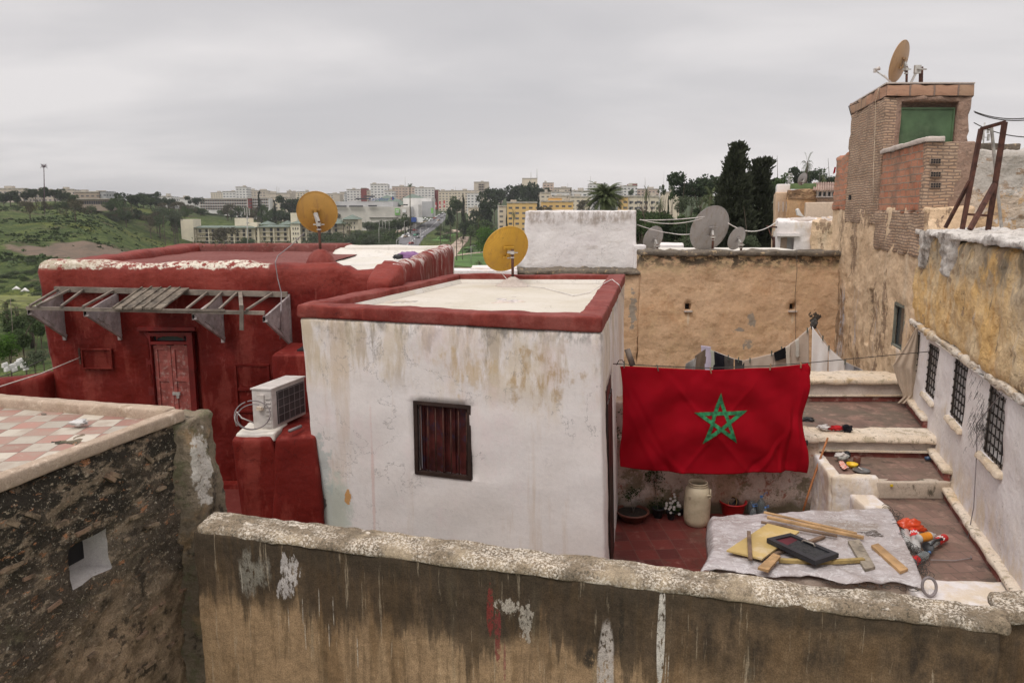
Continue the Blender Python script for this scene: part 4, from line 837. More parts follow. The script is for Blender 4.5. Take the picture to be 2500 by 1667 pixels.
# ================================================================ brick stair tower and the long wall below it
def setmi(mb, fn):
    for i, f in enumerate(mb.f):
        a, b, c = Vector(mb.v[f[0]]), Vector(mb.v[f[1]]), Vector(mb.v[f[2]]); n = (b - a).cross(c - a); n.normalize() if n.length else None
        mb.m[i] = fn((a + b + c) / 3, n)
    return mb
bt = thing('brick_tower', 'tall roofless-looking brick stair tower with a green steel door, rising over crumbling tan walls', 'tower', (8.6, 16, -7))
D2 = Vector((8.73 - 7.44, 19.06 - 13.2, 0)).normalized(); N2 = Vector((D2.y, -D2.x, 0))
def w2(Y, off=0, z=0): t = (Y - 13.2) / D2.y; v = Vector((7.44, 13.2, 0)) + D2 * t + N2 * off; return (v.x, v.y, z)
def whex(Y0, Y1, o0, o1, z0, z1): return [w2(Y1, o0, z0), w2(Y0, o0, z0), w2(Y0, o1, z0), w2(Y1, o1, z0), w2(Y1, o0, z1), w2(Y0, o0, z1), w2(Y0, o1, z1), w2(Y1, o1, z1)]
fl, frr, brr, bll = (8.07, 16.05), (9.93, 16.05), (10.6, 19.15), (8.73, 19.06)
gx0, gx1 = at(2198, 300, 16.05).x, at(2337, 300, 16.05).x; gz1 = at(2260, 248, 16.05).z; gz0 = 1.25
mb = rwall(quad8([fl, frr, brr, bll], -.3, 2.44), .12, .03, .03, 2.2, amp2=.03, fr2=7, seed=31, holes=(('front', gx0 - 8.07, gx1 - 8.07, gz0, gz1, .25),), reveal_mi=1)
for i, f in enumerate(mb.f):
    c = sum((Vector(mb.v[k]) for k in f), Vector()) / len(f)
    if mb.m[i] == 0 and c.y < 16.2 and (c.x > 8.35): mb.m[i] = 1
mb.build('tower_wall', [M_brick_thin, M_dirtybrick], bt, recalc=False)
rwall(quad8([(fl[0] - .02, fl[1] - .03), (frr[0] + .03, frr[1] - .03), (brr[0] + .03, brr[1]), (bll[0] - .02, bll[1] + .03)], 2.43, 2.69), .12, .03, .03, 2.4, amp2=.02, fr2=6, seed=32).build('block_course', M_brick_cap, bt, recalc=False)
rb = MB(); rb.prism([(8.05, 16.03, 2.70), (9.96, 16.03, 2.70), (10.6, 19.15, 2.70), (8.72, 19.06, 2.70)], (0, 0, .03)); rb.build('roof_slab', M_graywash, bt)
gd = MB(); gd.box(((gx0 + gx1) / 2, 16.16, (gz0 + at(2260, 262, 16.1).z) / 2), (gx1 - gx0 - .05, .03, at(2260, 262, 16.1).z - gz0))
gdo = gd.build('door', M_greensheet, bt); ge = MB(); zt_ = at(2260, 262, 16.1).z
for x in (gx0 + .04, gx1 - .04): ge.box((x, 16.14, (gz0 + zt_) / 2), (.035, .03, zt_ - gz0))
ge.box(((gx0 + gx1) / 2, 16.138, zt_ - .02), (gx1 - gx0 - .1, .03, .035)); ge.build('door_frame', M_greensheet, gdo)
# lower brick volume with its concrete coping and pierced blocks
mb = rwall(quad8([(7.44, 13.2), (8.30, 13.2), (9.05, 16.04), (8.08, 16.04)], -.05, 1.22), .10, .02, .03, 2.0, amp2=.025, fr2=6, seed=33)
for i, f in enumerate(mb.f):
    c = sum((Vector(mb.v[k]) for k in f), Vector()) / len(f)
    if c.y < 13.32: mb.m[i] = 1 if c.x < 7.95 + .12 * fbm(c, 2, 3) else 2
mb.build('stair_wall', [M_brick_red, M_brick_thin, M_dirtybrick], bt, recalc=False)
rwall(whex(13.15, 16.03, -.05, .25, 1.21, 1.31), .1, .03, .02, 2, seed=34).build('stair_coping', M_graywash, bt); rwall([(7.42, 13.15, 1.21), (7.74, 13.15, 1.21), (7.86, 13.5, 1.21), (7.5, 13.5, 1.21), (7.42, 13.15, 1.325), (7.74, 13.15, 1.325), (7.86, 13.5, 1.325), (7.5, 13.5, 1.325)], .08, .03, .02, 2, seed=35).build('stair_coping', M_graywash, bt)
for py in (394, 426, 453):
    q = at(2282, py, 13.2); b = MB(); b.box((q.x, 13.20, q.z), (.19, .06, .095)); o = b.build('pierced_block', M_brick_red, bt); h = MB()
    for i in range(4):
        for j in range(2): h.box((q.x - .068 + .045 * i, 13.166, q.z - .022 + .044 * j), (.032, .01, .032))
    h.build('hole', M_dark, o)
rwall(whex(13.05, 16.2, .0, .4, -.85, -.0), .1, .04, .05, 1.5, amp2=.03, fr2=6, seed=36).build('thin_brick_band', M_brick_thin, bt, recalc=False)
rwall(whex(19.05, 20.5, .0, .4, .02, 1.45), .1, .04, .05, 1.5, amp2=.03, fr2=6, seed=37, top=lambda x, y: .12 * fbm((x, y, 0), 3, 2)).build('ruined_stub', M_brick_red, bt, recalc=False)
u_ = lambda px, py: uz(px, py, w2(20.5), w2(13.0))
wa, wzt = u_(2180, 740); wb2, _ = u_(2206, 740); _, wzb = u_(2190, 852)
mb = rwall(whex(13.0, 20.6, .02, .8, -7.5, .06), .10, .05, .045, 1.0, amp2=.03, fr2=5, seed=38, holes=(('front', wa + .1, wb2 + .1, wzb, wzt, .2), ('front', u_(2123, 700)[0], u_(2135, 700)[0], -3.0, -1.75, .1)))
mb.build('long_wall', M_plas, bt, recalc=False)
rwall([w2(13.0, .03, -7.5), (7.45, 12.6, -7.5), (8.4, 12.9, -7.5), w2(13.0, .8, -7.5), w2(13.0, .03, -.1), (7.4, 12.75, -.5), (8.4, 12.9, -.5), w2(13.0, .8, -.1)], .1, .06, .06, 1, amp2=.03, seed=39).build('corner_render', M_plas, bt, recalc=False)
a = Vector(w2(20.5)); dd = (Vector(w2(13.0)) - a).normalized()
wf = MB()
for u in (wa, wb2): p = a + dd * u + N2 * .06; wf.bar(p + Vector((0, 0, wzb)), p + Vector((0, 0, wzt)), .06, .05, up=N2)
for z in (wzb, wzt): wf.bar(a + dd * wa + N2 * .06 + Vector((0, 0, z)), a + dd * wb2 + N2 * .06 + Vector((0, 0, z)), .06, .06)
o = wf.build('window', simple('grey_green_window_wood', (.16, .16, .13), .8, .3, 5), bt); b = MB(); b.bar(a + dd * wa + N2 * .11 + Vector((0, 0, (wzb + wzt) / 2)), a + dd * wb2 + N2 * .11 + Vector((0, 0, (wzb + wzt) / 2)), .02, wzt - wzb); b.build('pane', M_glass, o)
# small slit in the brick
q = onwall(2076, 482, w2(20.5), w2(13.0)); b = MB(); b.box(q - N2 * .0, (.05, .10, .13)); b.build('slit', M_dark, bt)
cb_ = MB(); pts = [onwall(x, y, w2(20.5), w2(13.0)) - N2 * .05 for x, y in ((2152, 215), (2144, 245), (2142, 330), (2138, 420), (2138, 500))]; cb_.tube(pts, .007, 5); cb_.build('cable', M_cream, bt)

rw = thing('ruined_wall', 'flaking rubble wall with white and tan render standing behind the rusty metal frame', 'wall', (10, 13.4, -.5))
mb = rwall(box8(8.12, 13.5, 13.25, 13.9, -1.2, 1.04), .11, .06, .07, 1.3, amp2=.04, fr2=5, seed=41, top=lambda x, y: .08 * fbm((x, y, 0), 2.2, 4)); mb.build('wall_body', M_ruin, rw, recalc=False)
a, b_ = at(2392, 360, 15.5), at(2492, 360, 15.5); cw_ = thing('chimney_block', 'low grey render block showing over the ruined wall at the right edge', 'block', (a.x, 15.5, .5))
rwall(box8(a.x, b_.x, 15.5, 16.1, .4, at(2400, 350, 15.5).z), .12, .03, .03, 2, seed=42).build('block_body', M_moss, cw_)
a = at(2403, 345, 40); mt = MB(); mt.tube([a + Vector((0, 0, -1.5)), at(2404, 300, 40)], .04, 5)
for k, (dx_, dz_) in enumerate([(-.18, .55), (.15, .60), (-.1, .25), (.2, .2)]): mt.box((a.x + dx_, 40, a.z + dz_), (.09, .1, .36)); mt.bar((a.x, 40, a.z + dz_), (a.x + dx_, 40, a.z + dz_), .03, .03)
tag(mt.build('antenna_mast', M_galv), 'small antenna mast seen through the rusty metal frame', 'antenna')

# rusty frame
mf = thing('steel_a_frame', 'tall rusty steel A-frame standing on the lime-topped wall', 'frame', (7.4, 11.5, -.35))
def fa(px, py, Y=11.5): return at(px, py, Y)
for a, b_, w, Y0, Y1, nm in [((2395, 315), (2349, 560), .055, 11.5, 11.5, 'leg'), ((2453, 298), (2412, 562), .060, 11.2, 11.5, 'leg'), ((2368, 442), (2308, 556), .045, 11.5, 11.8, 'brace'), ((2428, 450), (2368, 560), .060, 11.32, 11.0, 'brace'), ((2395, 315), (2455, 298), .05, 11.5, 11.2, 'top_bar'), ((2355, 523), (2416, 527), .035, 11.5, 11.48, 'cross_bar'), ((2420, 308), (2446, 566), .035, 11.6, 12.0, 'rear_leg')]:
    m = MB(); m.bar(fa(*a, Y0), fa(*b_, Y1), w, w, up=(0, 1, 0)); m.build(nm, M_galv if nm == 'rear_leg' else M_rust, mf)

# ================================================================ ochre wall, its ledge, and the white block above
oc = thing('ochre_house', 'broad windowless ochre house wall with a blackened top behind the washing lines', 'house', (4.5, 19.3, -7))
h_ = []
for px, py in ((1680, 748), (1935, 748)):
    q = at(px, py, 19.2); h_.append(('front', q.x - 3.42 - .085, q.x - 3.42 + .085, q.z - .085, q.z + .085, .25))
mb = rwall(box8(3.42, 9.2, 19.2, 19.7, -7.5, -1.15), .14, .05, .05, .8, amp2=.015, fr2=5, seed=51, holes=h_, top=lambda x, y: .04 * fbm((x, y, 0), 1, 3)); mb.build('wall', M_ochre, oc, recalc=False)
mb = rwall(box8(3.42, 9.0, 19.12, 19.8, -1.2, -1.06), .08, .05, .04, 1.6, amp2=.02, fr2=6, seed=52, top=lambda x, y: .05 * fbm((x, y, 0), 1, 4)); mb.build('coping', M_moss, oc, recalc=False)
for px in (1680, 1935):
    q = at(px, 752, 19.2); b = MB()
    b.prism([(q.x - .07, 19.42, q.z - .07), (q.x + .07, 19.42, q.z - .07), (q.x + .07, 19.42, q.z + .09), (q.x - .07, 19.42, q.z + .09)], (0, .02, 0)); b.build('spout_hole', M_dark, oc)
    b = MB(); b.box((q.x, 19.17, q.z - .085), (.22, .06, .04)); b.build('spout_lip', M_graywash, oc)
mb = rwall(box8(-1.5, 3.43, 19.2, 19.9, -7.5, -1.66), .14, .05, .05, .8, amp2=.02, fr2=5, seed=53); mb.build('lower_wall', M_ochre, oc, recalc=False)
mb = rwall(box8(-1.5, 3.44, 19.1, 19.9, -1.70, -1.57), .08, .05, .04, 1.6, amp2=.03, fr2=6, seed=54, top=lambda x, y: .05 * fbm((x, y, 0), 1, 4)); mb.build('coping', M_moss, oc, recalc=False)
q = at(1943, 620, 19.12); b = MB(); b.tube([at(1944, 612, 19.05), at(1946, 660, 19.1), at(1941, 720, 19.12), at(1943, 800, 19.12), at(1940, 880, 19.12)], .006, 5); b.build('cable', M_line, oc)
wb = thing('white_block', 'plain lumpy white rooftop block beside the yellow satellite dish', 'building', (1.9, 20, -1.6))
p0, p1 = at(1282, 520, 19.9), at(1556, 520, 19.9)
rwall([(p0.x, 19.9, -1.6), (p1.x, 19.9, -1.6), (p1.x + .3, 22.5, -1.6), (p0.x + .3, 22.5, -1.6), (p0.x, 19.9, -.005), (p1.x - .02, 19.9, .02), (p1.x + .3, 22.5, 0), (p0.x + .3, 22.5, 0)], .10, .05, .035, .9, amp2=.008, fr2=4, seed=55).build('block_wall', M_whitelump, wb, recalc=False)
rwall(box8(-.9, p1.x + .12, 19.85, 20.1, -1.62, -1.2), .10, .05, .02, 1, seed=56).build('ledge', M_whitelump, wb) if False else None
rwall(box8(p0.x - .75, p0.x + .3, 19.95, 20.6, -1.62, -1.18), .10, .12, .06, 1.4, amp2=.02, seed=57).build('sloping_shoulder', M_whitelump, wb)
rwall(box8(p1.x - .1, p1.x + .22, 19.6, 20.3, -1.62, -.92), .10, .03, .02, 1, seed=58).build('side_pier', M_whitelump, wb)
lw = thing('low_white_roof', 'low white stepped roof edge peeping over the far parapet of the white house', 'roof', (-1, 17.6, -3))
def lwb(px0, py0, px1, py1, Y, d): a = at(px0, py0, Y); c = at(px1, py1, Y); return box8(a.x, c.x, Y, Y + d, -4, a.z)
rwall(lwb(1088, 660, 1262, 700, 18.3, .8), .15, .03, .02, 1, seed=59).build('lower_step', M_whiter, lw); rwall(lwb(1148, 653, 1262, 700, 18.4, .8), .15, .03, .02, 1, seed=60).build('upper_step', M_whiter, lw)

# ================================================================ yard floor, yard walls, terraces
ylo = MB(); ylo.box((2.9, 9.0, -4.87), (5.2, 4.3, .04)); tag(ylo.build('courtyard_floor', M_yard), kind='structure')
cy = thing('courtyard_wall', 'damp mould-stained courtyard wall behind the hanging flag and the pots', 'wall', (3.4, 11.2, -4.85))
rwall([(1.5, 10.98, -4.95), (4.95, 11.02, -4.95), (4.95, 11.5, -4.95), (1.5, 11.5, -4.95), (1.5, 10.98, -3.60), (4.95, 11.02, -3.60), (4.95, 11.5, -3.56), (1.5, 11.5, -3.56)], .08, .05, .04, 1.3, amp2=.015, fr2=6, seed=61).build('wall_face', M_yardwall, cy, recalc=False)
rwall(box8(1.5, 2.15, 11.0, 11.45, -3.62, -2.98), .08, .05, .03, 1.3, amp2=.015, fr2=6, seed=62).build('raised_end', M_yardwall, cy)
rwall(box8(1.5, 4.9, 10.94, 11.5, -3.66, -3.53), .07, .06, .025, 2, amp2=.015, fr2=8, seed=63).build('coping', M_cream, cy, recalc=False)
def floor(name, P, z, mat, th=.3):
    b = MB(); n = 14
    def fn(u, v):
        p = Vector((*P[0], 0)).lerp(Vector((*P[1], 0)), u); q = Vector((*P[3], 0)).lerp(Vector((*P[2], 0)), u); r = p.lerp(q, v); r.z = z + .006 * fbm(r, 2, 2); return r
    b.sheet(fn, n, n, th); return tag(b.build(name, mat), kind='structure')
floor('upper_terrace_floor', [(1.6, 11.45), (6.95, 11.45), (7.55, 13.25), (1.6, 13.25)], -3.565, M_t1)
floor('middle_terrace_floor', [(4.75, 10.02), (6.45, 10.02), (6.85, 11.15), (4.95, 11.15)], -3.90, M_t2)
floor('lower_terrace_floor', [(4.35, 6.9), (5.45, 6.9), (6.42, 9.98), (5.30, 9.98)], -4.15, M_t2)
tw = thing('terrace_wall', 'cream-topped low wall between the upper and middle tiled terraces', 'wall', (5.9, 11.2, -3.9))
rwall([(4.88, 11.10, -4.0), (6.78, 11.0, -4.0), (6.95, 11.45, -4.0), (4.88, 11.45, -4.0), (4.88, 11.10, -3.64), (6.78, 11.0, -3.64), (6.95, 11.45, -3.6), (4.88, 11.45, -3.6)], .08, .03, .02, 1.6, seed=64).build('wall_face', M_graywash, tw, recalc=False)
rwall([(4.88, 11.02, -3.66), (6.80, 10.92, -3.66), (6.98, 11.50, -3.6), (4.88, 11.50, -3.6), (4.88, 11.06, -3.56), (6.80, 10.96, -3.56), (6.98, 11.50, -3.54), (4.88, 11.50, -3.54)], .07, .05, .02, 2.2, amp2=.012, fr2=8, seed=65).build('coping', M_cream, tw, recalc=False)
b = MB(); b.box((5.85, 11.035, -3.86), (1.95, .03, .09), rz=-.055); b.build('skirting', M_skirt, tw)
b = MB(); b.box((5.85, 11.01, -3.795), (1.9, .05, .025), rz=-.055); b.build('fillet', M_cream, tw)
tw2 = thing('rear_terrace_wall', 'cream-topped low wall at the far side of the upper terrace below the washing', 'wall', (5, 13.4, -3.56))
rwall(box8(1.6, 7.5, 13.2, 13.75, -7.4, -3.2), .12, .03, .02, 1.6, seed=66).build('wall_face', M_graywash, tw2, recalc=False)
rwall(box8(1.6, 7.45, 13.12, 13.9, -3.24, -3.12), .08, .05, .02, 2.2, amp2=.015, fr2=8, seed=67).build('coping', M_cream, tw2, recalc=False)
b = MB(); b.box((4.6, 13.18, -3.515), (5.7, .03, .085)); b.build('skirting', M_skirt, tw2)
b = MB(); b.box((4.6, 13.16, -3.44), (5.7, .05, .03)); b.build('fillet', M_cream, tw2)
rs = thing('terrace_step', 'whitewashed riser and block between the middle and lower terraces', 'step', (5.6, 10, -4.15))
rwall([(5.33, 9.97, -4.3), (6.42, 9.97, -4.3), (6.46, 10.1, -4.3), (5.36, 10.1, -4.3), (5.33, 9.97, -3.905), (6.42, 9.97, -3.905), (6.46, 10.1, -3.9), (5.36, 10.1, -3.9)], .07, .025, .015, 2, seed=68).build('riser', plaster('stained_riser', (.50, .42, .34), (.42, .34, .27), [((.10, .085, .06), 2.5, (1, 1, .5), .52, .6, .9)], bump=.6), rs, recalc=False)
rwall([(4.72, 9.98, -4.95), (5.38, 9.95, -4.95), (5.42, 10.16, -4.95), (4.75, 10.16, -4.95), (4.68, 10.02, -3.83), (5.38, 9.98, -3.83), (5.42, 10.16, -3.83), (4.72, 10.16, -3.83)], .07, .05, .03, 1.6, amp2=.01, seed=69).build('parapet_block', M_whiter, rs, recalc=False)
rwall([(4.70, 10.05, -4.95), (4.83, 10.05, -4.95), (5.0, 11.05, -4.95), (4.86, 11.05, -4.95), (4.66, 10.05, -3.83), (4.83, 10.05, -3.83), (5.0, 11.05, -3.83), (4.84, 11.05, -3.83)], .07, .04, .02, 1.6, amp2=.01, seed=70).build('side_parapet', M_whiter, rs, recalc=False)
q = onz(2140, 1228, -4.02); rwall(box8(q.x - .22, q.x + .14, q.y - .12, q.y + .35, -4.9, -4.02), .06, .04, .02, 2, seed=71).build('low_pier', M_whiter, rs, recalc=False)
rwall([(4.3, 6.7, -4.95), (5.6, 6.6, -4.95), (5.65, 7.45, -4.95), (4.4, 7.45, -4.95), (4.3, 6.7, -4.08), (5.6, 6.6, -4.08), (5.65, 7.48, -4.08), (4.4, 7.52, -4.08)], .08, .05, .02, 2, seed=72).build('near_kerb', M_whiter, rs, recalc=False)
# masonry sides of the light well that carry the tarpaulin
wl_ = thing('light_well', 'low masonry light well carrying the plastic sheet', 'well', (4, 8.6, -4.85))
T0, T1, T2_, T3_ = onz(1728, 1262, -4.06), onz(2160, 1246, -4.06), onz(2246, 1425, -4.06), onz(1722, 1400, -4.06)
c4 = [(T3_.x, T3_.y), (T2_.x, T2_.y), (T1.x, T1.y), (T0.x, T0.y)]
rwall(quad8(inset(c4, .05), -4.9, -4.10), .2, .03, .01, 2, seed=73).build('well_wall', M_yardwall, wl_)

# ================================================================ satellite dishes
def dish(name, label, base, mast_top, center, rad, face, mat, mastr=.025, arm=True, mound=None, mast_mat=None, cat='satellite dish', lnb=True, squash=1.0):
    t = thing(name, label, cat, base)
    f = Vector(face).normalized(); side = f.cross(Vector((0, 0, 1))).normalized(); up = side.cross(f).normalized(); m = Matrix((side, up, f)).transposed()
    prof = [(0.001, 0)]
    k = 10; dep = rad * .17
    for i in range(1, k + 1): r = rad * i / k; prof.append((r, dep * (i / k) ** 2))
    prof += [(rad * 1.012, dep + .004), (rad * 1.018, dep - .008), (rad * 1.006, dep - .014)]
    for i in range(k, 0, -1): r = rad * .992 * i / k; prof.append((r, dep * (i / k) ** 2 - .012))
    prof.append((.001, -.012))
    b = MB(); b.lathe(prof, center, 56, cap=False, m=m @ Matrix.Diagonal((1, squash, 1))); b.build('reflector', mat, t)
    b = MB(); b.tube([base, mast_top], mastr, 12); b.build('mast', mast_mat or M_rust, t)
    c = Vector(center) - f * .015; mt_ = Vector(mast_top)
    b = MB(); b.bar(c - up * rad * .30 - f * .03, c + up * rad * .22 - f * .03, .05, .03, up=f); b.bar(c - side * rad * .22 + up * rad * .16 - f * .02, c + side * rad * .22 + up * rad * .16 - f * .02, .04, .03, up=f); b.bar(c - side * rad * .2 - up * rad * .28 - f * .02, c + side * rad * .2 - up * rad * .28 - f * .02, .04, .03, up=f)
    br = b.build('bracket', mat, t)
    b = MB(); hub = Vector((mt_.x, mt_.y, mt_.z - .06)); b.bar(c - f * .04, hub, .06, .05); b.box(hub, (mastr * 2.8, mastr * 2.8, .06)); b.box(hub + Vector((0, 0, -.09)), (mastr * 2.6, mastr * 2.6, .025)); b.bar(hub + Vector((-.10, 0, 0)), hub + Vector((.10, 0, 0)), .02, .02); b.bar(c - up * rad * .28 - f * .04, hub + Vector((0, 0, -.09)), .03, .02); b.build('clamp', M_galv, br)
    if arm:
        tip = Vector(center) + f * rad * 1.15 - up * rad * .55; b = MB(); b.bar(Vector(center) - up * rad * .98 + f * dep, tip, .03, .03); a_ = b.build('feed_arm', M_galv, t)
        if lnb: b = MB(); b.tube([tip + Vector((0, 0, .02)), tip + Vector((0, 0, .02)) + (Vector(center) - tip).normalized() * .1], [.035, .045], 10); b.box(tip - f * .0, (.06, .06, .09)); b.build('feed_head', M_acw, a_)
    if mound: b = MB(); b.lathe(mound[0], (base[0], base[1], mound[1]), 28); b.build('mound', mound[2], t)
    return t
p_ = onz(783, 640, -1.0); p_ = Vector((at(783, 620, 13.0).x, 13.0, -1.0))
dish('satellite_dish', 'faded ochre round satellite dish on the red mound of the red house roof', p_, at(778, 540, 13.0), at(772, 519, 13.12), .372, (.02, 1, .16), M_ydish1, mound=([(.30, 0), (.27, .12), (.20, .26), (.10, .35), (.035, .37)], -1.05, M_redcap), arm=False)
p_ = onz(1252, 697, -1.37)
dd_ = dish('satellite_dish', 'bright yellow perforated satellite dish on the roof of the white house', p_, at(1251, 609, p_.y), at(1239, 612, p_.y + .14), .455, (-.50, 1, .46), M_ydish2, mound=([(.34, 0), (.30, .02), (.20, .07), (.10, .14), (.05, .17), (.03, .175)], -1.38, M_graywash), arm=False)
p_ = at(2214, 206, 16.9); dish('satellite_dish', 'sandy satellite dish seen nearly edge-on at the top of the brick tower', Vector((p_.x, 16.9, 2.7)), at(2214, 163, 16.9), at(2203, 152, 17.0), .46, (-.72, .75, .28), M_ydish3, lnb=True)
po = thing('dish_post', 'rusty post with an empty dish clamp beside the tower dish', 'post', at(2249, 206, 16.9)); a = at(2249, 206, 16.9); a.z = 2.7
b = MB(); b.tube([a, at(2249, 164, 16.9)], .045, 10); b.build('mast', M_rust, po); b = MB(); q = at(2240, 170, 16.85); b.box(q, (.14, .06, .18)); b.bar(at(2238, 175, 16.85), at(2222, 207, 16.85), .04, .04); b.bar(at(2240, 168, 16.8), at(2262, 170, 16.8), .03, .03); b.build('clamp', M_galv, po)
b = MB(); b.tube([at(2157, 184, 17), at(2180, 207, 17)], .02, 6); tag(b.build('stay_rod', M_acw), 'pale slanting stay rod left of the tower dish', 'rod')
for px, py, r_, lab, fc, Y in ((1597, 584, .36, 'small grey satellite dish nearest the white rooftop block', (-.5, 1, .42), 22.2), (1737, 562, .66, 'largest grey satellite dish behind the ochre wall', (-.34, 1, .40), 22.0), (1801, 584, .335, 'small grey satellite dish right of the largest grey one', (-.52, 1, .42), 22.3)):
    mx_ = {1597: 1605, 1737: 1741, 1801: 1810}[px]; my = {1597: 596, 1737: 574, 1801: 593}[px]
    a = at(mx_, my, Y - .05); dish('satellite_dish', lab, Vector((a.x, a.y, -1.25)), a, at(px, py, Y + .12), r_, fc, M_gdish, mastr=.035, arm=(px == 1597), squash=1.12)
rr_ = MB(); rr_.box((6.3, 22.4, -1.30), (5.6, 4.5, .12)); rr_.box((6.3, 22.4, -4.4), (5.4, 4.3, 6.0)); tag(rr_.build('rear_roof', M_roofwash), 'flat white roof behind the ochre wall carrying three grey dishes', 'roof')
def wire(name, label, pts, r, mat, cat='cable', sag=0, n=14, nv=5):
    P = []
    for a, b_ in zip(pts, pts[1:]):
        for k in range(n): t = k / n; q = Vector(a).lerp(Vector(b_), t); q.z -= sag * 4 * t * (1 - t); P.append(q)
    P.append(Vector(pts[-1])); b = MB(); b.tube(P, r, nv); return tag(b.build(name, mat), label, cat)
wire('cable', 'upper white cable running from the white block to the largest grey dish', [at(1562, 537, 21), at(1720, 529, 21.8)], .012, M_cablew, sag=.04)
wire('cable', 'lower white cable running from the white block to the largest grey dish', [at(1562, 536, 21), at(1715, 533, 21.8)], .012, M_cablew, sag=.14)
wire('cable', 'white cable sagging from the largest grey dish to the far white house', [at(1778, 545, 21.6), at(1898, 540, 26)], .016, M_cablew, sag=.30)
wire('cable', 'white cable hanging across the small left grey dish', [at(1556, 549, 21), at(1640, 570, 22.6), at(1692, 571, 22.3)], .012, M_cablew, sag=.03)
# the loose cable on the white house roof and over its parapet
rp_ = [(1214, 655, -1.1), (1236, 680, -1.25), (1254, 694, -1.36), (1330, 703, -1.36), (1400, 722, -1.36), (1440, 714, -1.36), (1478, 690, -1.2)]
wire('cable', 'white cable trailing over the cream roof and its red parapet', [onz(x, y, z) for x, y, z in rp_] + [onz(1494, 682, -1.2), onz(1512, 696, -1.22), onz(1524, 730, -1.5)], .007, M_cablew)
wire('cable', 'thin grey cable dropping over the red house parapet past its awning', [at(742, 570, 13.2), at(712, 598, 13), at(678, 625, 12.5), at(672, 640, 11.98), at(678, 680, 11.98), at(687, 715, 11.9), at(686, 760, 11.2), at(684, 830, 11.95)], .009, M_cable)
wire('clothes_wire', 'bare twisted wire strung from the red house to the left edge', [rp(198, 872, .03), at(100, 912, 10.5), at(-20, 950, 9.4)], .010, M_graywash, 'wire', n=6)
b = MB(); q = rp(198, 868, .03); b.box(q, (.03, .04, .28)); tag(b.build('wall_hook', M_rust), 'rusty hook on the red house where the bare wire ends', 'hook')
for i, (x, y, x2, y2) in enumerate([(2378, 272, 2500, 284), (2378, 300, 2500, 335), (2380, 275, 2500, 289)]):
    wire('overhead_wire', ['overhead wire leaving the tower top, upper of the close pair', 'lowest overhead wire sagging behind the rusty frame', 'overhead wire leaving the tower top, lower of the close pair'][i], [at(x, y, 17), at(x2 + 40, y2, 14)], .011, M_line, 'wire', sag=.1)
wire('loose_wire', 'thin loose wire looping off the left edge of the tower', [at(2098, 250, 18.2), at(2072, 260, 18.4), at(2078, 282, 18.7)], .01, M_line, 'wire')
wire('overhead_wire', 'dark wire crossing below the left edge over the trees', [at(-20, 925, 14), at(104, 878, 12.3)], .009, M_line, 'wire', sag=.03)

# ================================================================ air conditioner
ac = thing('air_conditioner', 'white outdoor air conditioner unit on the red stub wall beside the white house', 'air conditioner', (-3.15, 9.72, -3.0))
F0 = Vector((at(618, 1050, 9.6).x, 9.62, -2.99)); ax_ = Vector((.30, .95, 0)).normalized(); ay_ = Vector((.98, -.12, 0)).normalized(); dW = .80; dD = .285; hH = .56
def A_(u, v, w): return F0 + ax_ * (u * dW) + ay_ * (v * dD) + Vector((0, 0, w * hH))
b = MB(); b.hexa([A_(0, 0, 0), A_(0, 1, 0), A_(1, 1, 0), A_(1, 0, 0), A_(0, 0, 1), A_(0, 1, 1), A_(1, 1, 1), A_(1, 0, 1)]); o = b.build('casing', M_acw, ac); md = o.modifiers.new('b', 'BEVEL'); md.width = .012; md.segments = 2
b = MB(); e_ = .02; b.hexa([A_(-.015, -.04, 1.0), A_(-.015, 1.04, 1.0), A_(1.015, 1.04, 1.0), A_(1.015, -.04, 1.0), A_(-.015, -.04, 1.035), A_(-.015, 1.04, 1.035), A_(1.015, 1.04, 1.035), A_(1.015, -.04, 1.035)]); b.build('lid', M_acw, ac)
b = MB(); b.hexa([A_(.14, 1.0, .08), A_(.95, 1.0, .08), A_(.95, 1.03, .08), A_(.14, 1.03, .08), A_(.14, 1.0, .92), A_(.95, 1.0, .92), A_(.95, 1.03, .92), A_(.14, 1.03, .92)]); gr = b.build('fan_opening', M_acd, ac)
b = MB()
for k in range(5): b.bar(A_(.14, 1.06, .1 + .2 * k), A_(.95, 1.06, .1 + .2 * k), .006, .006)
for k in range(6): b.bar(A_(.15 + .16 * k, 1.06, .08), A_(.15 + .16 * k, 1.06, .92), .006, .006)
b.build('grille', M_cable, gr)
b = MB(); 
for v0, w0, w1 in ((.30, .55, .88), ): b.hexa([A_(-.03, v0, w0), A_(-.03, v0 + .35, w0), A_(0, v0 + .35, w0), A_(0, v0, w0), A_(-.03, v0, w1), A_(-.03, v0 + .35, w1), A_(0, v0 + .35, w1), A_(0, v0, w1)])
b.build('valve_cover', M_acw, ac)
b = MB(); b.hexa([A_(-.07, .32, .50), A_(-.07, .58, .50), A_(0, .58, .50), A_(0, .32, .50), A_(-.07, .32, .58), A_(-.07, .58, .58), A_(0, .58, .58), A_(0, .32, .58)]); b.build('terminal_box', M_cream, ac)
for k in range(9):
    b = MB(); b.bar(A_(-.008, .70, .08 + .1 * k), A_(-.008, .95, .08 + .1 * k), .012, .02); b.build('louvre', M_acw, ac) if k < 8 else None
def coil(c, r1, r2, tilt, rad, name, label, mat, loops=1.0, ph=0):
    P = [Vector(c) + Vector((math.cos(a) * r1, -.06 + .05 * math.sin(a + tilt), math.sin(a) * r2)) for a in [ph + loops * 2 * math.pi * k / 40 for k in range(41)]]; b = MB(); b.tube(P, rad, 7); return tag(b.build(name, mat), label, 'hose')
c_ = at(620, 1010, 9.5); coil(c_, .235, .19, .5, .008, 'pipe_coil', 'outer loop of insulated pipe hanging from the air conditioner', M_cable, .98, 2.0)
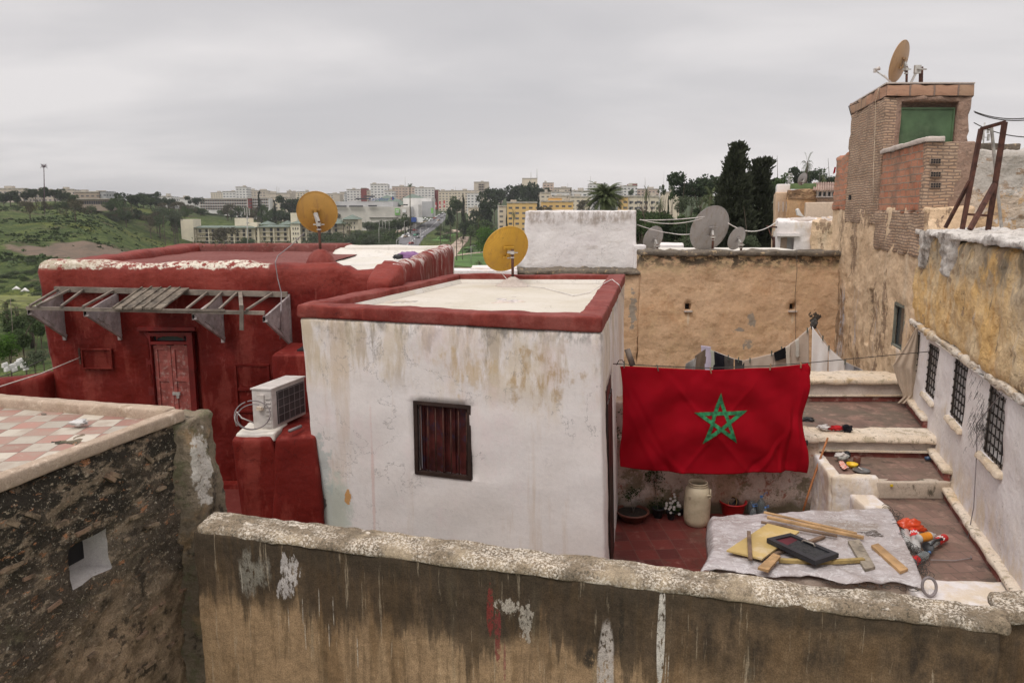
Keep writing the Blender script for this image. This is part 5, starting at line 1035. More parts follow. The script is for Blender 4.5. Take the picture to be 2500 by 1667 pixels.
c_ = at(622, 1014, 9.46); coil(c_, .205, .165, .9, .007, 'pipe_coil', 'inner loop of insulated pipe hanging from the air conditioner', M_cable, .8, 1.2)
b = MB(); b.tube([at(578, 1040, 9.4), at(573, 1020, 9.4), at(578, 1005, 9.42), at(590, 1020, 9.4), at(620, 1032, 9.45)], .010, 6); tag(b.build('white_cable_loop', M_acw), 'pale taped cable end at the left of the pipe coils', 'cable')
b = MB(); b.tube([at(706, 1052, 9.3), at(735, 1040, 9.5)], .022, 10); tag(b.build('pipe_offcut', M_cable), 'short grey pipe offcut lying below the air conditioner grille', 'pipe')
# ================================================================ flag on its line
FA_, FB_ = Vector((1.45, 10.22, 0)), Vector((4.25, 10.68, 0))
def fl_at(px, py, off=0):
    p = onwall(px, py, FA_, FB_); n = Vector((FB_.y - FA_.y, -(FB_.x - FA_.x), 0)).normalized(); return p + n * off
hook = onwall(1502, 888, (1.40, 10.2), (4.25, 10.68)); knot = fl_at(1968, 886); wend = Vector(rq(.0 + uz(2270, 858, RB, RA)[0], -.02, -2.10)); wend = onwall(2268, 858, RB, RA)
wire('clothes_line', 'dark rope carrying the flag from the white house to the far barred window', [hook, fl_at(1600, 893), fl_at(1731, 898), fl_at(1876, 893), knot, wend], .007, M_line, 'rope', n=3)
b = MB(); b.bar(hook + Vector((-.10, 0, .0)), hook + Vector((.02, 0, 0)), .012, .012); b.tube([hook + Vector((.02, 0, -.02)), hook + Vector((.05, 0, .05)), hook + Vector((.1, 0, .06)), hook + Vector((.12, 0, .02))], .006, 5); tag(b.build('wall_hook', M_rust), 'small iron hook on the white house holding the flag rope', 'hook')
FT = [(0, 1512, 893), (.02, 1521, 892), (.19, 1601, 896), (.49, 1731, 902), (.82, 1876, 896), (.96, 1950, 889), (1, 1966, 886)]
FBt = [(0, 1518, 1137), (.08, 1560, 1142), (.25, 1640, 1152), (.5, 1752, 1156), (.75, 1862, 1151), (.93, 1925, 1149), (1, 1965, 1152)]
def flag_px(u, v):
    tx, ty = pwl(u, [(a, b) for a, b, c in FT]), pwl(u, [(a, c) for a, b, c in FT]); bx, by = pwl(u, [(a, b) for a, b, c in FBt]), pwl(u, [(a, c) for a, b, c in FBt])
    x = lerp(tx, bx, v); y = lerp(ty, by, v)
    if u > .93: x += (u - .93) / .07 * (4.5 * math.sin(v * 7.5 + .4) - 2 * v) * (1 - .3 * v)
    if u < .06: x += (.06 - u) / .06 * (5 * math.sin(v * 5.0))
    y += 3 * math.sin(u * 40) * (1 - v) * .0
    return x, y
def sm(v, a, b):
    t = min(1, max(0, (v - a) / (b - a))); return t * t * (3 - 2 * t)
FOLDS = [(.30, 1, -.55, .022, .9, .7, 1.05), (.24, 1, -.42, .018, -.7, .6, 1), (.16, 1, -.22, .018, .9, .1, .8), (.12, .5, -.25, .015, -.7, .0, .5), (.66, 1, .62, .018, -.7, .6, 1), (.72, 1, .50, .018, .8, .35, .95), (.86, 1, .12, .014, 1.0, .2, .8), (.91, 1, .05, .012, -1.1, .1, .7), (.955, 1, .02, .010, 1.0, .0, .6), (.22, .0, -.45, .016, .6, .02, .3), (.80, .0, .5, .016, .5, .02, .3)]
def flag_off(u, v):
    # shallow catenary folds hanging between the pegs, diagonal ones near the corners
    s = .03 * math.sin((u * 1.0 + .55 * v) * 21 + 1) * math.exp(-((u - .1) / .22) ** 2) * (.3 + v)
    s += .035 * math.sin((u - .62 * v * (1 - .2 * v)) * 24) * math.exp(-((u - .86) / .2) ** 2) * (.25 + v)
    s += .022 * math.sin((v - 1.1 * (u - .5) ** 2) * 13) * (1 - abs(2 * u - 1)) * min(1, v * 3)
    s += .018 * fbm((u * 4, v * 2.2, 0), 1.2, 3, 4); s += .05 * (max(0, u - .95) / .05) * math.sin(v * 9)
    return .035 + s * 1.0 + .022 * sum(k * math.exp(-(((u - u0) + (v - v0) * m_) / w0) ** 2) * sm(v, va, vb) for u0, v0, m_, w0, k, va, vb in FOLDS)
def flag_s(u, v): x, y = flag_px(u, v); return fl_at(x, y, flag_off(u, v))
g = G('red_flag_cloth'); wv = g.noise(300, 2, .5, (1, 1, 1), vec=g.obj)
M_flag = g.out(g.mix(g.step(g.noise(2, 4, .5, vec=g.obj), .35, .65), (.30, .0015, .008), (.36, .0025, .012)), .85, wv, .1, .001, spec=.12, sub=.12)
flag = thing('flag', 'large crimson flag with a green interlaced five-pointed star pegged on the rope', 'flag', (2.9, 10.45, -2.2))
b = MB(); b.sheet(flag_s, 150, 80, .004); fc = b.build('cloth', M_flag, flag)
M_star = simple('green_satin', (.02, .19, .075), .38, .6, 16, bump=.6, bscale=22, spec=.5)
S5 = [(1757, 957), (1823, 1001), (1795, 1079), (1712, 1081), (1692, 1005)]
def inv(px, py):
    u, v = .5, .5
    for _ in range(25):
        x, y = flag_px(u, v); u += (px - x) / 450; v += (py - y) / 255
    return u, v
order = [0, 2, 4, 1, 3]; cxs, cys = sum(p[0] for p in S5) / 5, sum(p[1] for p in S5) / 5
st = MB(); hw = 6.2
def inner(a, b_):   # strip between two tips, lying inside the tips
    ax, ay = S5[a]; bx, by = S5[b_]; L = math.hypot(bx - ax, by - ay); nx, ny = -(by - ay) / L, (bx - ax) / L
    if (cxs - ax) * nx + (cys - ay) * ny < 0: nx, ny = -nx, -ny
    return ax, ay, bx, by, nx, ny, L
for k in range(5):
    a, c = order[k], order[(k + 1) % 5]; ax, ay, bx, by, nx, ny, L = inner(a, c); n = 34; W = 8.9
    def fn(s, t, ax=ax, ay=ay, bx=bx, by=by, nx=nx, ny=ny, L=L):
        w = min(1, s * L / 30, (1 - s) * L / 30) * 0 + 1
        # trim the ends along the other strip through the same tip so that tips stay pointed
        e0 = W / math.tan(R(36)); lo = t * e0; hi = L - t * e0; d = lo + (hi - lo) * s
        x = ax + (bx - ax) * d / L + nx * t * W; y = ay + (by - ay) * d / L + ny * t * W; u, v = inv(x, y); q = flag_s(u, v)
        return q + Vector((0.16, -.98, 0)) * (.013 + .002 * (k % 2) + .003 * math.sin(d * .55 + k))
    st.grid(fn, n, 3)
st.build('star', M_star, fc)
M_peg = simple('faded_clothes_peg', (.10, .12, .10), .6, .4, 20)
M_pegw = simple('wooden_clothes_peg', (.35, .22, .13), .7, .3, 20)
def peg(p, name='clothes_peg', label='', tilt=0, mat=None, s=1, group=None, rz=0):
    b = MB(); m = Matrix.Rotation(tilt, 3, 'Y'); 
    for sgn in (-1, 1): b.hexa([m @ Vector(q) * s + Vector(p) for q in [(-.006, sgn * .004 - .003, -.045), (.006, sgn * .004 - .003, -.045), (.006, sgn * .004 + .003, -.045), (-.006, sgn * .004 + .003, -.045), (-.005, sgn * .012 - .003, .04), (.005, sgn * .012 - .003, .04), (.005, sgn * .012 + .003, .04), (-.005, sgn * .012 + .003, .04)]])
    b.tube([m @ Vector((0, -.012, .004)) * s + Vector(p), m @ Vector((0, .012, .004)) * s + Vector(p)], .006 * s, 6)
    return tag(b.build(name, mat or M_peg), label, 'clothes peg', group)
for (px, py, tl, lab) in [(1521, 887, .0, 'peg at the left corner of the flag'), (1602, 895, -.25, 'second peg from the left on the flag, leaning left'), (1731, 901, -.2, 'peg at the sagging middle of the flag'), (1876, 893, .08, 'upright peg right of the middle of the flag'), (1950, 888, 0, 'peg near the knotted right corner of the flag')]:
    p = fl_at(px, py, .045); peg(p + Vector((0, -.02, 0)), label=lab, tilt=tl, mat=M_peg if px < 1700 else M_pegw, s=1.15, group='pegs on the flag')
crump(fl_at(1967, 905, .03), .06, M_flag, 'flag_corner', '', None, 9, (.9, .5, 2.0), amp=.25)
fcn = bpy.data.objects['flag_corner']; fcn.location = Vector(fcn.location) - wpos(flag); fcn.parent = flag
for k_ in ('label', 'category'):
    if k_ in fcn: del fcn[k_]
st_ = MB(); st_.tube([at(1545, 893, 10.9), at(1531, 852, 10.95)], [.05, .05], 8); tag(st_.build('wooden_stump', M_oldwood), 'dark weathered post end leaning behind the top left of the flag', 'post')

# ================================================================ pots, drum, basin, jugs
FZ = -4.85
def on_floor(px, py): return onz(px, py, FZ)
M_terra = simple('dark_glazed_terracotta', (.13, .045, .03), .5, .3, 6); M_soil = simple('black_soil', (.025, .018, .013), .95, .5, 20, bump=.8); M_potblk = simple('black_nursery_plastic', (.02, .02, .022), .5, .3)
def leaves(b, c, rad, n, size, seed, sz=(1, 1, 1), mi=0, clump=3):
    rr = random.Random(seed); C_ = [Vector((rr.gauss(0, .4) * rad * sz[0], rr.gauss(0, .4) * rad * sz[1], rr.gauss(0, .4) * rad * sz[2])) for _ in range(max(3, n // 12))]
    for i in range(n):
        q = Vector(c) + rr.choice(C_) + Vector((rr.gauss(0, 1), rr.gauss(0, 1), rr.gauss(0, 1))) * rad * .16
        d = Vector((rr.uniform(-1, 1), rr.uniform(-1, 1), rr.uniform(-.4, 1))).normalized(); s = d.cross(Vector((rr.uniform(-1, 1), rr.uniform(-1, 1), rr.uniform(-1, 1)))).normalized(); l = size * rr.uniform(.6, 1.3)
        b.add([q - s * l * .28, q + d * l * .5 - s * l * .1, q + d * l, q + d * l * .45 + s * l * .32], [(0, 1, 2, 3)], mi=mi, smooth=False)
def leafmat(name, a, b_, sub=.25): 
    g = G(name); n = g.noise(3.0, 3, .6, vec=g.obj); n2 = g.noise(25, 2, .5, vec=g.obj)
    return g.out(g.mix(g.step(n2, .3, .7), g.mix(g.step(n, .35, .65), a, b_), tuple(x * .55 for x in a)), .6, sub=sub, spec=.2)
M_leaf = leafmat('garden_leaf', (.04, .075, .018), (.075, .12, .035)); M_petal = simple('white_petal', (.72, .70, .66), .8, .1, sub=.3)
def pot(px, py, r, h, mat, name, label, rim=.0, lip=.015, flare=.8):
    p = on_floor(px, py); t = thing(name, label, 'plant pot', p)
    b = MB(); b.lathe([(r * flare * .9, 0), (r * flare, .01), (r, h - .02), (r + lip, h - .02), (r + lip, h), (r - .01, h), (r - .02, h - .03)], p, 30, cap=False); b.lathe([(.001, 0.002), (r * flare * .9, .002)], p, 30, cap=False); b.build('pot', mat, t)
    b = MB(); b.lathe([(.001, h - .035), (r - .015, h - .035)], p, 24, cap=False); b.build('soil', M_soil, t); return t, p
t, p = pot(1543, 1268, .25, .155, M_terra, 'clay_bowl_planter', 'wide dark clay bowl of soil with a spindly plant in the left courtyard corner', lip=.02, flare=.72)
b = MB(); b.tube([p + Vector((.02, 0, .12)), p + Vector((-.01, 0, .25)), p + Vector((-.05, .02, .42))], .006, 5); b.tube([p + Vector((.02, 0, .12)), p + Vector((.03, 0, .2)), p + Vector((.06, .02, .26))], .004, 5); st1 = b.build('stem', M_oldwood, t)
b = MB(); leaves(b, p + Vector((-.04, .05, .44)), .16, 160, .045, 3, (1, .6, .8)); b.build('foliage', M_leaf, t)
t, p = pot(1606, 1262, .085, .16, M_potblk, 'nursery_pot', 'small black pot of a sprawling climber behind the white flowers')
b = MB(); b.tube([p + Vector((0, 0, .12)), p + Vector((-.03, .05, .35)), p + Vector((-.06, .1, .6)), p + Vector((0, .1, .75))], .006, 5); b.build('stem', M_oldwood, t)
b = MB(); leaves(b, p + Vector((-.09, .12, .62)), .22, 520, .05, 4, (1, .35, 1.35)); leaves(b, p + Vector((.12, .12, .42)), .14, 90, .04, 5, (1.3, .35, .7)); leaves(b, p + Vector((0, .05, .2)), .12, 120, .04, 6, (1.4, .5, .6)); b.build('foliage', M_leaf, t)
t, p = pot(1638, 1267, .066, .14, M_potblk, 'flower_pot', 'little black pot of white flowers beside the plastic drum')
b = MB(); leaves(b, p + Vector((.02, 0, .20)), .12, 260, .045, 7, (1, .8, .9)); b.build('foliage', M_leaf, t)
rr = random.Random(3)
b = MB()
for i in range(26):
    c_ = p + Vector((rr.gauss(.0, .055), rr.uniform(-.12, -.02), rr.gauss(.27, .055)))
    for k in range(5): a = k * 1.257 + i; d = Vector((math.cos(a), -.25, math.sin(a))) * .022; s = Vector((-math.sin(a), 0, math.cos(a))) * .012; b.add([c_, c_ + d * .6 + s, c_ + d * 1.2, c_ + d * .6 - s], [(0, 1, 2, 3)], smooth=False)
b.build('flowers', M_petal, t)
t, p = pot(1660, 1256, .06, .12, M_potblk, 'nursery_pot', 'tiny black pot half hidden between the flowers and the drum')
b = MB(); c0 = Vector((1.62, 10.93, -3.9)); leaves(b, c0 + Vector((0, 0, .45)), .16, 220, .045, 9, (.7, .25, 2.6)); leaves(b, c0 + Vector((.0, 0, .0)), .12, 90, .045, 10, (.7, .25, 1.4)); tag(b.build('wall_weed', M_leaf), 'straggly green weed growing on the courtyard wall left of the flag', 'plant')
# drum
p = on_floor(1700, 1277); dr = thing('plastic_drum', 'dirty cream open plastic drum standing on the red courtyard tiles', 'drum', p)
M_drum = simple('dirty_cream_plastic', (.52, .44, .31), .55, .15, 3, dirt=((.30, .24, .15), .6), spec=.35)
b = MB(); b.lathe([(.001, 0), (.165, 0), (.185, .015), (.200, .10), (.203, .2), (.204, .3), (.203, .45), (.198, .51), (.180, .585), (.150, .62), (.138, .63), (.138, .665), (.148, .67), (.148, .685), (.132, .685), (.130, .62), (.17, .55), (.19, .4), (.001, .25)], p, 44, cap=False); b.build('body', M_drum, dr)
b = MB(); b.tube([p + Vector((.15 * math.cos(a), .15 * math.sin(a), .645)) for a in [k * 2 * math.pi / 30 for k in range(31)]], .008, 6, cap=False); b.build('clamp_ring', M_drum, dr)
b = MB(); q = p + Vector((.13, -.16, .50)); b.tube([q + Vector((.045 * math.cos(a), -.012 * math.sin(a), .032 * math.sin(a))) for a in [k * 2 * math.pi / 16 for k in range(17)]], .009, 6, cap=False); b.tube([q + Vector((.03, 0, .02)), q + Vector((.04, .05, .11))], .008, 6); b.build('handle', M_drum, dr)
b = MB(); q = p + Vector((-.11, -.168, .47)); b.grid(lambda u, v: q + Vector(((u - .5) * .12, -.006 - .0 * u + .06 * (0.5 - u) * .55 + .02, (v - .5) * .05)), 4, 2); b.build('hand_recess', simple('shaded_cream_recess', (.33, .27, .19), .6), dr)  # flat patch; the recess shade is put into its darker cream
# basin with dark pot
p = on_floor(1788, 1254); ba = thing('red_basin', 'round bright red plastic basin by the courtyard wall', 'basin', p)
M_redp = simple('glossy_red_plastic', (.42, .012, .015), .32, .1, 3, spec=.5)
b = MB(); b.lathe([(.001, 0), (.155, 0), (.165, .01), (.20, .20), (.222, .21), (.222, .228), (.20, .228), (.158, .02), (.001, .015)], p, 44, cap=False); b.build('bowl', M_redp, ba)
t = thing('dark_pan', 'dark gold-rimmed cooking pan tipped inside the red basin', 'pan', p + Vector((.03, 0, .05))); m = Matrix.Rotation(R(-62), 3, 'Y') @ Matrix.Rotation(R(20), 3, 'X')
b = MB(); b.lathe([(.001, 0), (.06, 0), (.085, .03), (.088, .085), (.082, .085), (.078, .03), (.001, .01)], p + Vector((.05, -.02, .18)), 28, cap=False, m=m); b.build('body', M_potblk, t); b = MB(); b.lathe([(.084, .084), (.091, .084), (.091, .091), (.084, .091), (.084, .084)], p + Vector((.05, -.02, .18)), 28, cap=False, m=m); b.build('rim', simple('brass_rim', (.45, .28, .08), .35, metal=.6), t)
g = G('clear_plastic_bottle'); M_clear = g.out((.50, .58, .60), .15, trans=.80, spec=.5)
M_blue = simple('blue_plastic_cap', (.10, .22, .48), .4, .1)
def jug(px, py, s, lab, hd=1):
    p = on_floor(px, py); t = thing('water_jug', lab, 'jug', p, group='water jugs beside the basin'); b = MB(); b.lathe([(.001, 0), (.070 * s, 0), (.078 * s, .01 * s), (.078 * s, .17 * s), (.06 * s, .22 * s), (.025 * s, .27 * s), (.022 * s, .29 * s)], p, 24, cap=False); b.build('body', M_clear, t)
    b = MB(); b.lathe([(.026 * s, .285 * s), (.026 * s, .32 * s), (.001, .322 * s)], p, 16, cap=False); b.build('cap', M_blue, t)
    b = MB(); b.tube([p + Vector((.028 * s, 0, .29 * s)), p + Vector((.05 * s, -.01, .36 * s)) if hd > 0 else p + Vector((-.05 * s, 0, .34 * s)), p + Vector((.09 * s, 0, .37 * s)), p + Vector((.10 * s, 0, .31 * s)), p + Vector((.028 * s, 0, .29 * s))], .006, 6); b.build('handle', M_blue, t)
jug(1833, 1252, .95, 'tall clear water jug with a blue cap next to the red basin'); jug(1838, 1262, .62, 'short clear jug in front of the tall jug nearest the basin', -1); jug(1856, 1254, 1.0, 'greyish tall water jug with a dark blue cap, farther from the basin'); jug(1867, 1262, .55, 'short clear jug at the right end of the water jugs')
# stick
b = MB(); b.tube([at(1961, 1246, 10.55), at(1975, 1200, 10.6), at(1995, 1140, 10.72), at(2021, 1068, 10.85)], [.016, .016, .017, .015], 9); tag(b.build('bamboo_stick', simple('orange_cane', (.34, .13, .045), .6, .3, 12)), 'long orange-brown cane leaning on the courtyard wall right of the flag', 'stick')

# ================================================================ plastic sheet and timber on the light well
TZ = -4.03
def tarp(u, v):
    e = 0
    L = [(1727, 1256), (1724, 1290), (1728, 1335), (1722, 1352), (1700, 1390)]; Rr = [(2166, 1238), (2185, 1268), (2212, 1330), (2240, 1390), (2254, 1428)]
    def pl(P, t): k = t * (len(P) - 1); i = min(int(k), len(P) - 2); f = k - i; return lerp(P[i][0], P[i + 1][0], f), lerp(P[i][1], P[i + 1][1], f)
    (x0, y0), (x1, y1) = pl(L, v), pl(Rr, v); x = lerp(x0, x1, u); y = lerp(y0, y1, u)
    if v < .12: y += -6 * math.exp(-((x - 1977) / 18) ** 2) * (1 - v / .12) + 2.5 * math.sin(x * .09) * (1 - v / .12)
    if v > .9: y += 5 * math.sin(x * .031) * (v - .9) * 10
    p = onz(x, y, TZ)
    z = .010 * fbm((p.x * 3, p.y * 3, 0), 1, 4) + .014 * abs(fbm((p.x * 1.1 + 3, p.y * 2.6, 1), 1.6, 4, 2))
    z += .05 * (.5 - abs(noise.noise(Vector((p.x * 2.6 + p.y * 1.5, p.y * 2.2 - p.x * 1.2, 3))))) * (.12 + .9 * max(0, v - .5)) + .03 * (.5 - abs(noise.noise(Vector((p.x * 6, p.y * 5.5, 8))))) * 1.2 * max(0, v - .35)
    if u < .04: z -= (1 - u / .04) ** 2 * .16; p.x += .0
    if v > .97: z -= (v - .97) / .03 * .03
    if v < .03: z -= (1 - v / .03) * .04
    return Vector((p.x, p.y, TZ + z))
g = G('milky_plastic_sheet'); n1 = g.noise(2.0, 5, .6, (1, 1, 1), dist=.4)
c_ = g.mix(g.step(n1, .35, .6), (.45, .39, .375), (.56, .51, .51)); c_ = g.mix(g.step(g.noise(4, 6, .7, off=3), .52, .64), c_, (.64, .60, .60)); c_ = g.mix(g.mul(g.spot((4.35, 8.7, TZ), (.55, .3, 1), .6, 3, .5), .6), c_, (.30, .24, .18)); c_ = g.mix(g.spot(onz(2129, 1303, TZ), (.14, .10, .3), .8, 7, .2), c_, (.12, .10, .09))
rd = g.math('ABSOLUTE', g.math('SUBTRACT', g.noise(3.2, 4, .6, (1, 1.7, 1), dist=1.5), .5)); rd2 = g.math('ABSOLUTE', g.math('SUBTRACT', g.noise(9, 3, .6, (1, 1.3, 1), dist=1.0, off=4), .5))
c_ = g.mix(g.mul(g.math('SUBTRACT', 1.0, g.step(rd, .0, .035)), .55), c_, (.80, .77, .77)); c_ = g.mix(g.mul(g.math('SUBTRACT', 1.0, g.step(rd2, .0, .03)), .3), c_, (.76, .73, .73))
M_tarp = g.out(c_, .22, g.add(g.mul(g.step(rd, 0, .06), .8), g.mul(g.step(rd2, 0, .08), .35)), .4, .012, spec=.7, sub=.2)
b = MB(); b.sheet(tarp, 150, 90, .003); tp = tag(b.build('plastic_sheet', M_tarp), 'milky wrinkled plastic sheet stretched over the light well with timber on it', 'plastic sheet')
M_pine = simple('fresh_pine_plank', (.42, .26, .125), .7, .3, 4, bump=.4, bscale=30, dirt=((.20, .12, .06), .5)); M_dkpl = simple('old_brown_plank', (.17, .11, .075), .85, .35, 5, bump=.4, dirt=((.30, .24, .18), .4)); M_ylb = simple('yellow_varnished_board', (.50, .36, .14), .45, .2, 1.5, dirt=((.62, .52, .36), .6), spec=.4); M_gypl = simple('cement_caked_board', (.27, .23, .18), .95, .35, 7, bump=1, dirt=((.10, .08, .06), .7), bscale=18)
def plank(a, c, w, th, mat, name, label, z0=.05, z1=.05, cat='plank', curve=0):
    A_2 = onz(*a, TZ + z0); C_2 = onz(*c, TZ + z1); b = MB()
    if curve:
        n = 10; P = [A_2.lerp(C_2, k / n) + Vector((0, curve * 4 * (k / n) * (1 - k / n), 0)) for k in range(n + 1)]
        for p, q in zip(P, P[1:]): b.bar(p, q + (q - p) * .02, w, th)
    else: b.bar(A_2, C_2, w, th)
    o = b.build(name, mat); md = o.modifiers.new('b', 'BEVEL'); md.width = .003; return tag(o, label, cat, 'timber lying on the plastic sheet')
def slab(P, z, th, mat, name, label, cat):
    P3 = [onz(x, y, TZ + z) for x, y in P]; b = MB(); b.prism(P3, (0, 0, -th)); o = b.build(name, mat); return tag(o, label, cat, 'timber lying on the plastic sheet')
plank((1865, 1250), (2092, 1302), .035, .025, M_pine, 'plank', 'thin orange plank at the far edge of the timber heap', .07, .06)
plank((1873, 1262), (2109, 1312), .05, .035, M_pine, 'plank', 'longer thicker orange plank beside the thin far one', .08, .06)
plank((1858, 1274), (2044, 1308), .045, .025, M_dkpl, 'plank', 'dark brown plank running behind the yellow board', .07, .06)
plank((1880, 1356), (2012, 1309), .045, .03, M_dkpl, 'plank', 'dark plank passing under the black panel', .04, .04)
slab([(1774, 1342), (1861, 1363), (1952, 1296), (1874, 1277)], .085, .022, M_ylb, 'yellow_board', 'square yellow varnished board with worn white paint', 'board')
plank((1828, 1297), (1832, 1366), .045, .025, M_dkpl, 'batten', 'short brown batten lying across the yellow board', .115, .10)
slab([(1850, 1384), (1876, 1391), (1906, 1356), (1888, 1349)], .115, .03, M_pine, 'wood_offcut', 'stubby pale offcut with clear grain leaning on the yellow board corner', 'offcut')
plank((1901, 1367), (2109, 1366), .05, .045, simple('mossy_yellow_plank', (.32, .23, .09), .8, .35, 5, dirt=((.12, .10, .05), .6)), 'plank', 'long slightly bowed mossy plank in front of the black panel', .05, .05, curve=-.04)
slab([(2112, 1389), (2137, 1382), (2098, 1315), (2070, 1319)], .055, .035, M_gypl, 'cement_board', 'cement-caked grey board lying near the right of the heap', 'board')
slab([(2127, 1330), (2198, 1394), (2217, 1387), (2144, 1325)], .055, .035, M_pine, 'board', 'clean tan board alone at the right of the plastic sheet', 'board')
# black framed cupboard door
bp = thing('cupboard_door', 'black framed cupboard door with a pale handle lying on the timber', 'cupboard door', onz(1960, 1335, TZ + .13)); bp['group'] = 'timber lying on the plastic sheet'
bp['label'] = 'black framed cupboard door with a pale handle lying on the timber'
K = [onz(x, y, TZ + .15) for x, y in ((1872, 1313), (1990, 1369), (2048, 1350), (1930, 1300))]
M_bl = simple('matt_black_paint', (.022, .022, .026), .5, .3); M_blp = simple('dusty_black_panel', (.035, .035, .037), .8, .5, 20, bump=.8, dirt=((.09, .08, .07), .6))
ctr = sum(K, Vector()) / 4
b = MB(); b.prism([ctr + (k - ctr) * .97 + Vector((0, 0, -.02)) for k in K], (0, 0, -.02)); b.build('panel', M_blp, bp)
b = MB(); Kin = [Vector((x, y, K[0].z)) for x, y in inset([(k.x, k.y) for k in K], .06)]
for i in range(4): b.prism([K[i], K[(i + 1) % 4], Kin[(i + 1) % 4], Kin[i]], (0, 0, -.055))
b.build('frame', M_bl, bp)
b = MB(); b.prism([Kin[0] + Vector((0, 0, -.018)), Kin[0].lerp(Kin[1], .30) + Vector((0, 0, -.018)), Kin[3].lerp(Kin[2], .18) + Vector((0, 0, -.018)), Kin[3] + Vector((0, 0, -.018))], (0, 0, -.001)); b.build('red_inlay', simple('dark_red_paint_patch', (.09, .01, .018), .5), bp)
h0, h1 = onz(1957, 1322, TZ + .15), onz(1990, 1334, TZ + .15); b = MB(); b.tube([h0, h0.lerp(h1, .15) + Vector((0, 0, .03)), h0.lerp(h1, .85) + Vector((0, 0, .03)), h1], .009, 7); b.build('handle', simple('pale_metal_handle', (.40, .35, .30), .4, metal=.3), bp)
# torn wire mesh round the sheet
b = MB(); rr = random.Random(8)
def loopw(c, r, tilt): 
    P = [c + Vector((math.cos(a) * r, math.sin(a) * r * .55, math.sin(a) * r * tilt)) for a in [k * 2 * math.pi / 10 for k in range(11)]]; b.tube(P, .0035, 4, cap=False)
for i in range(26):
    t = i / 25; q = onz(lerp(2172, 2262, t) + rr.uniform(-6, 14), lerp(1240, 1400, t) + rr.uniform(-3, 3), -4.08); loopw(q, .05, .5); loopw(q + Vector((-.05, .0, .03)), .05, .7)
for i in range(13): q = onz(2010 + i * 20 + rr.uniform(-7, 7), 1420 + i * 1.6 + rr.uniform(-4, 4), -4.06); loopw(q, rr.uniform(.03, .055), rr.uniform(0, .5))
tag(b.build('wire_mesh', M_line), 'torn dark hexagonal wire mesh sticking out round the plastic sheet', 'wire mesh')
q = onz(2268, 1440, -4.02); b = MB(); b.tube([q + Vector((math.cos(a) * .075, math.sin(a) * .03, .04 + math.sin(a) * .09)) for a in [k * 2 * math.pi / 20 for k in range(21)]], .016, 7, cap=False); tag(b.build('rubber_ring', M_cable), 'grey ring of old hose on the near white kerb', 'hose')

# ================================================================ things on the terraces
M_redlab = simple('red_printed_label', (.50, .02, .02), .4, .2, 10); M_orlab = simple('orange_printed_label', (.60, .22, .02), .4, .2, 10); M_whlab = simple('white_lettering', (.72, .70, .68), .5, .05)
def bottle(a, c, r, z, lab, labmat, capm, t0=.35, t1=.68, fill=None, script=True):
    """a: pixel of the bottom, c: pixel of the neck"""
    A_3, C_3 = onz(*a, z), onz(*c, z); d = (C_3 - A_3); L = d.length; d.normalize(); s = d.cross(Vector((0, 0, 1))).normalized(); u = s.cross(d); m = Matrix((s, u, d)).transposed(); t = thing('plastic_bottle', lab, 'bottle', A_3, group='empty bottles heaped on the lower terrace')
    b = MB(); b.lathe([(.001, .005), (r * .75, 0), (r, .02), (r, L * .30), (r * .93, L * .33), (r * .93, L * .66), (r, L * .7), (r * .8, L * .80), (r * .32, L * .94), (r * .30, L)], A_3, 22, cap=False, m=m); b.build('body', fill or M_clear, t)
    if labmat:
        b = MB(); b.lathe([(r * 1.01, L * t0), (r * 1.01, L * t1)], A_3, 22, cap=False, m=m); lo = b.build('label', labmat, t)
        if script:
            b = MB()
            for k in range(9):
                a0_ = math.pi * .5 + (k - 4) * .28; q0_ = m @ Vector((math.cos(a0_) * r * 1.03, math.sin(a0_) * r * 1.03, L * (t0 + (t1 - t0) * (.35 + .25 * (k % 2))))); q1_ = m @ Vector((math.cos(a0_ + .2) * r * 1.03, math.sin(a0_ + .2) * r * 1.03, L * (t0 + (t1 - t0) * (.55 - .25 * (k % 2)))))
                b.tube([A_3 + q0_, A_3 + q1_], .006, 4)
            b.build('script', M_whlab, lo)
    if capm: b = MB(); b.lathe([(r * .36, L * .96), (r * .36, L * 1.05), (.001, L * 1.05)], A_3, 14, cap=False, m=m); b.build('cap', capm, t)
    return t
bz = -4.09
g = G('cloudy_plastic'); M_cloud = g.out((.62, .60, .58), .3, trans=.35, spec=.4)
bottle((2237, 1341), (2230, 1283), .055, bz, 'upright-looking clear bottle with a red label, left of the orange one', M_redlab, M_redp, .42, .78, M_cloud)
bottle((2214, 1328), (2206, 1278), .058, bz, 'large clear unlabelled bottle behind the wire mesh', None, None, fill=M_cloud)
bottle((2240, 1315), (2283, 1305), .055, bz + .07, 'bottle with an orange and black label on top of the heap', M_orlab, None, .1, .65, M_cloud, script=False)
bottle((2268, 1333), (2308, 1311), .048, bz + .02, 'fallen cola bottle with a red label and red cap at the right', M_redlab, M_redp, .45, .95)
bottle((2228, 1372), (2268, 1349), .055, bz, 'crushed water bottle with a blue cap, nearest of the heap', M_redlab, M_blue, .0, .25, script=False)
crump(onz(2222, 1285, bz + .05), .14, simple('orange_red_plastic', (.62, .07, .02), .35, .2, spec=.5), 'plastic_bag', 'crumpled orange-red plastic jug or bag at the back of the bottle heap', 'bag', 21, (1.2, .6, .65), 16, .5)
la = thing('frying_pan', 'small black ladle-like pan lying among the bottles', 'pan', onz(2258, 1336, bz)); p = onz(2262, 1338, bz + .02)
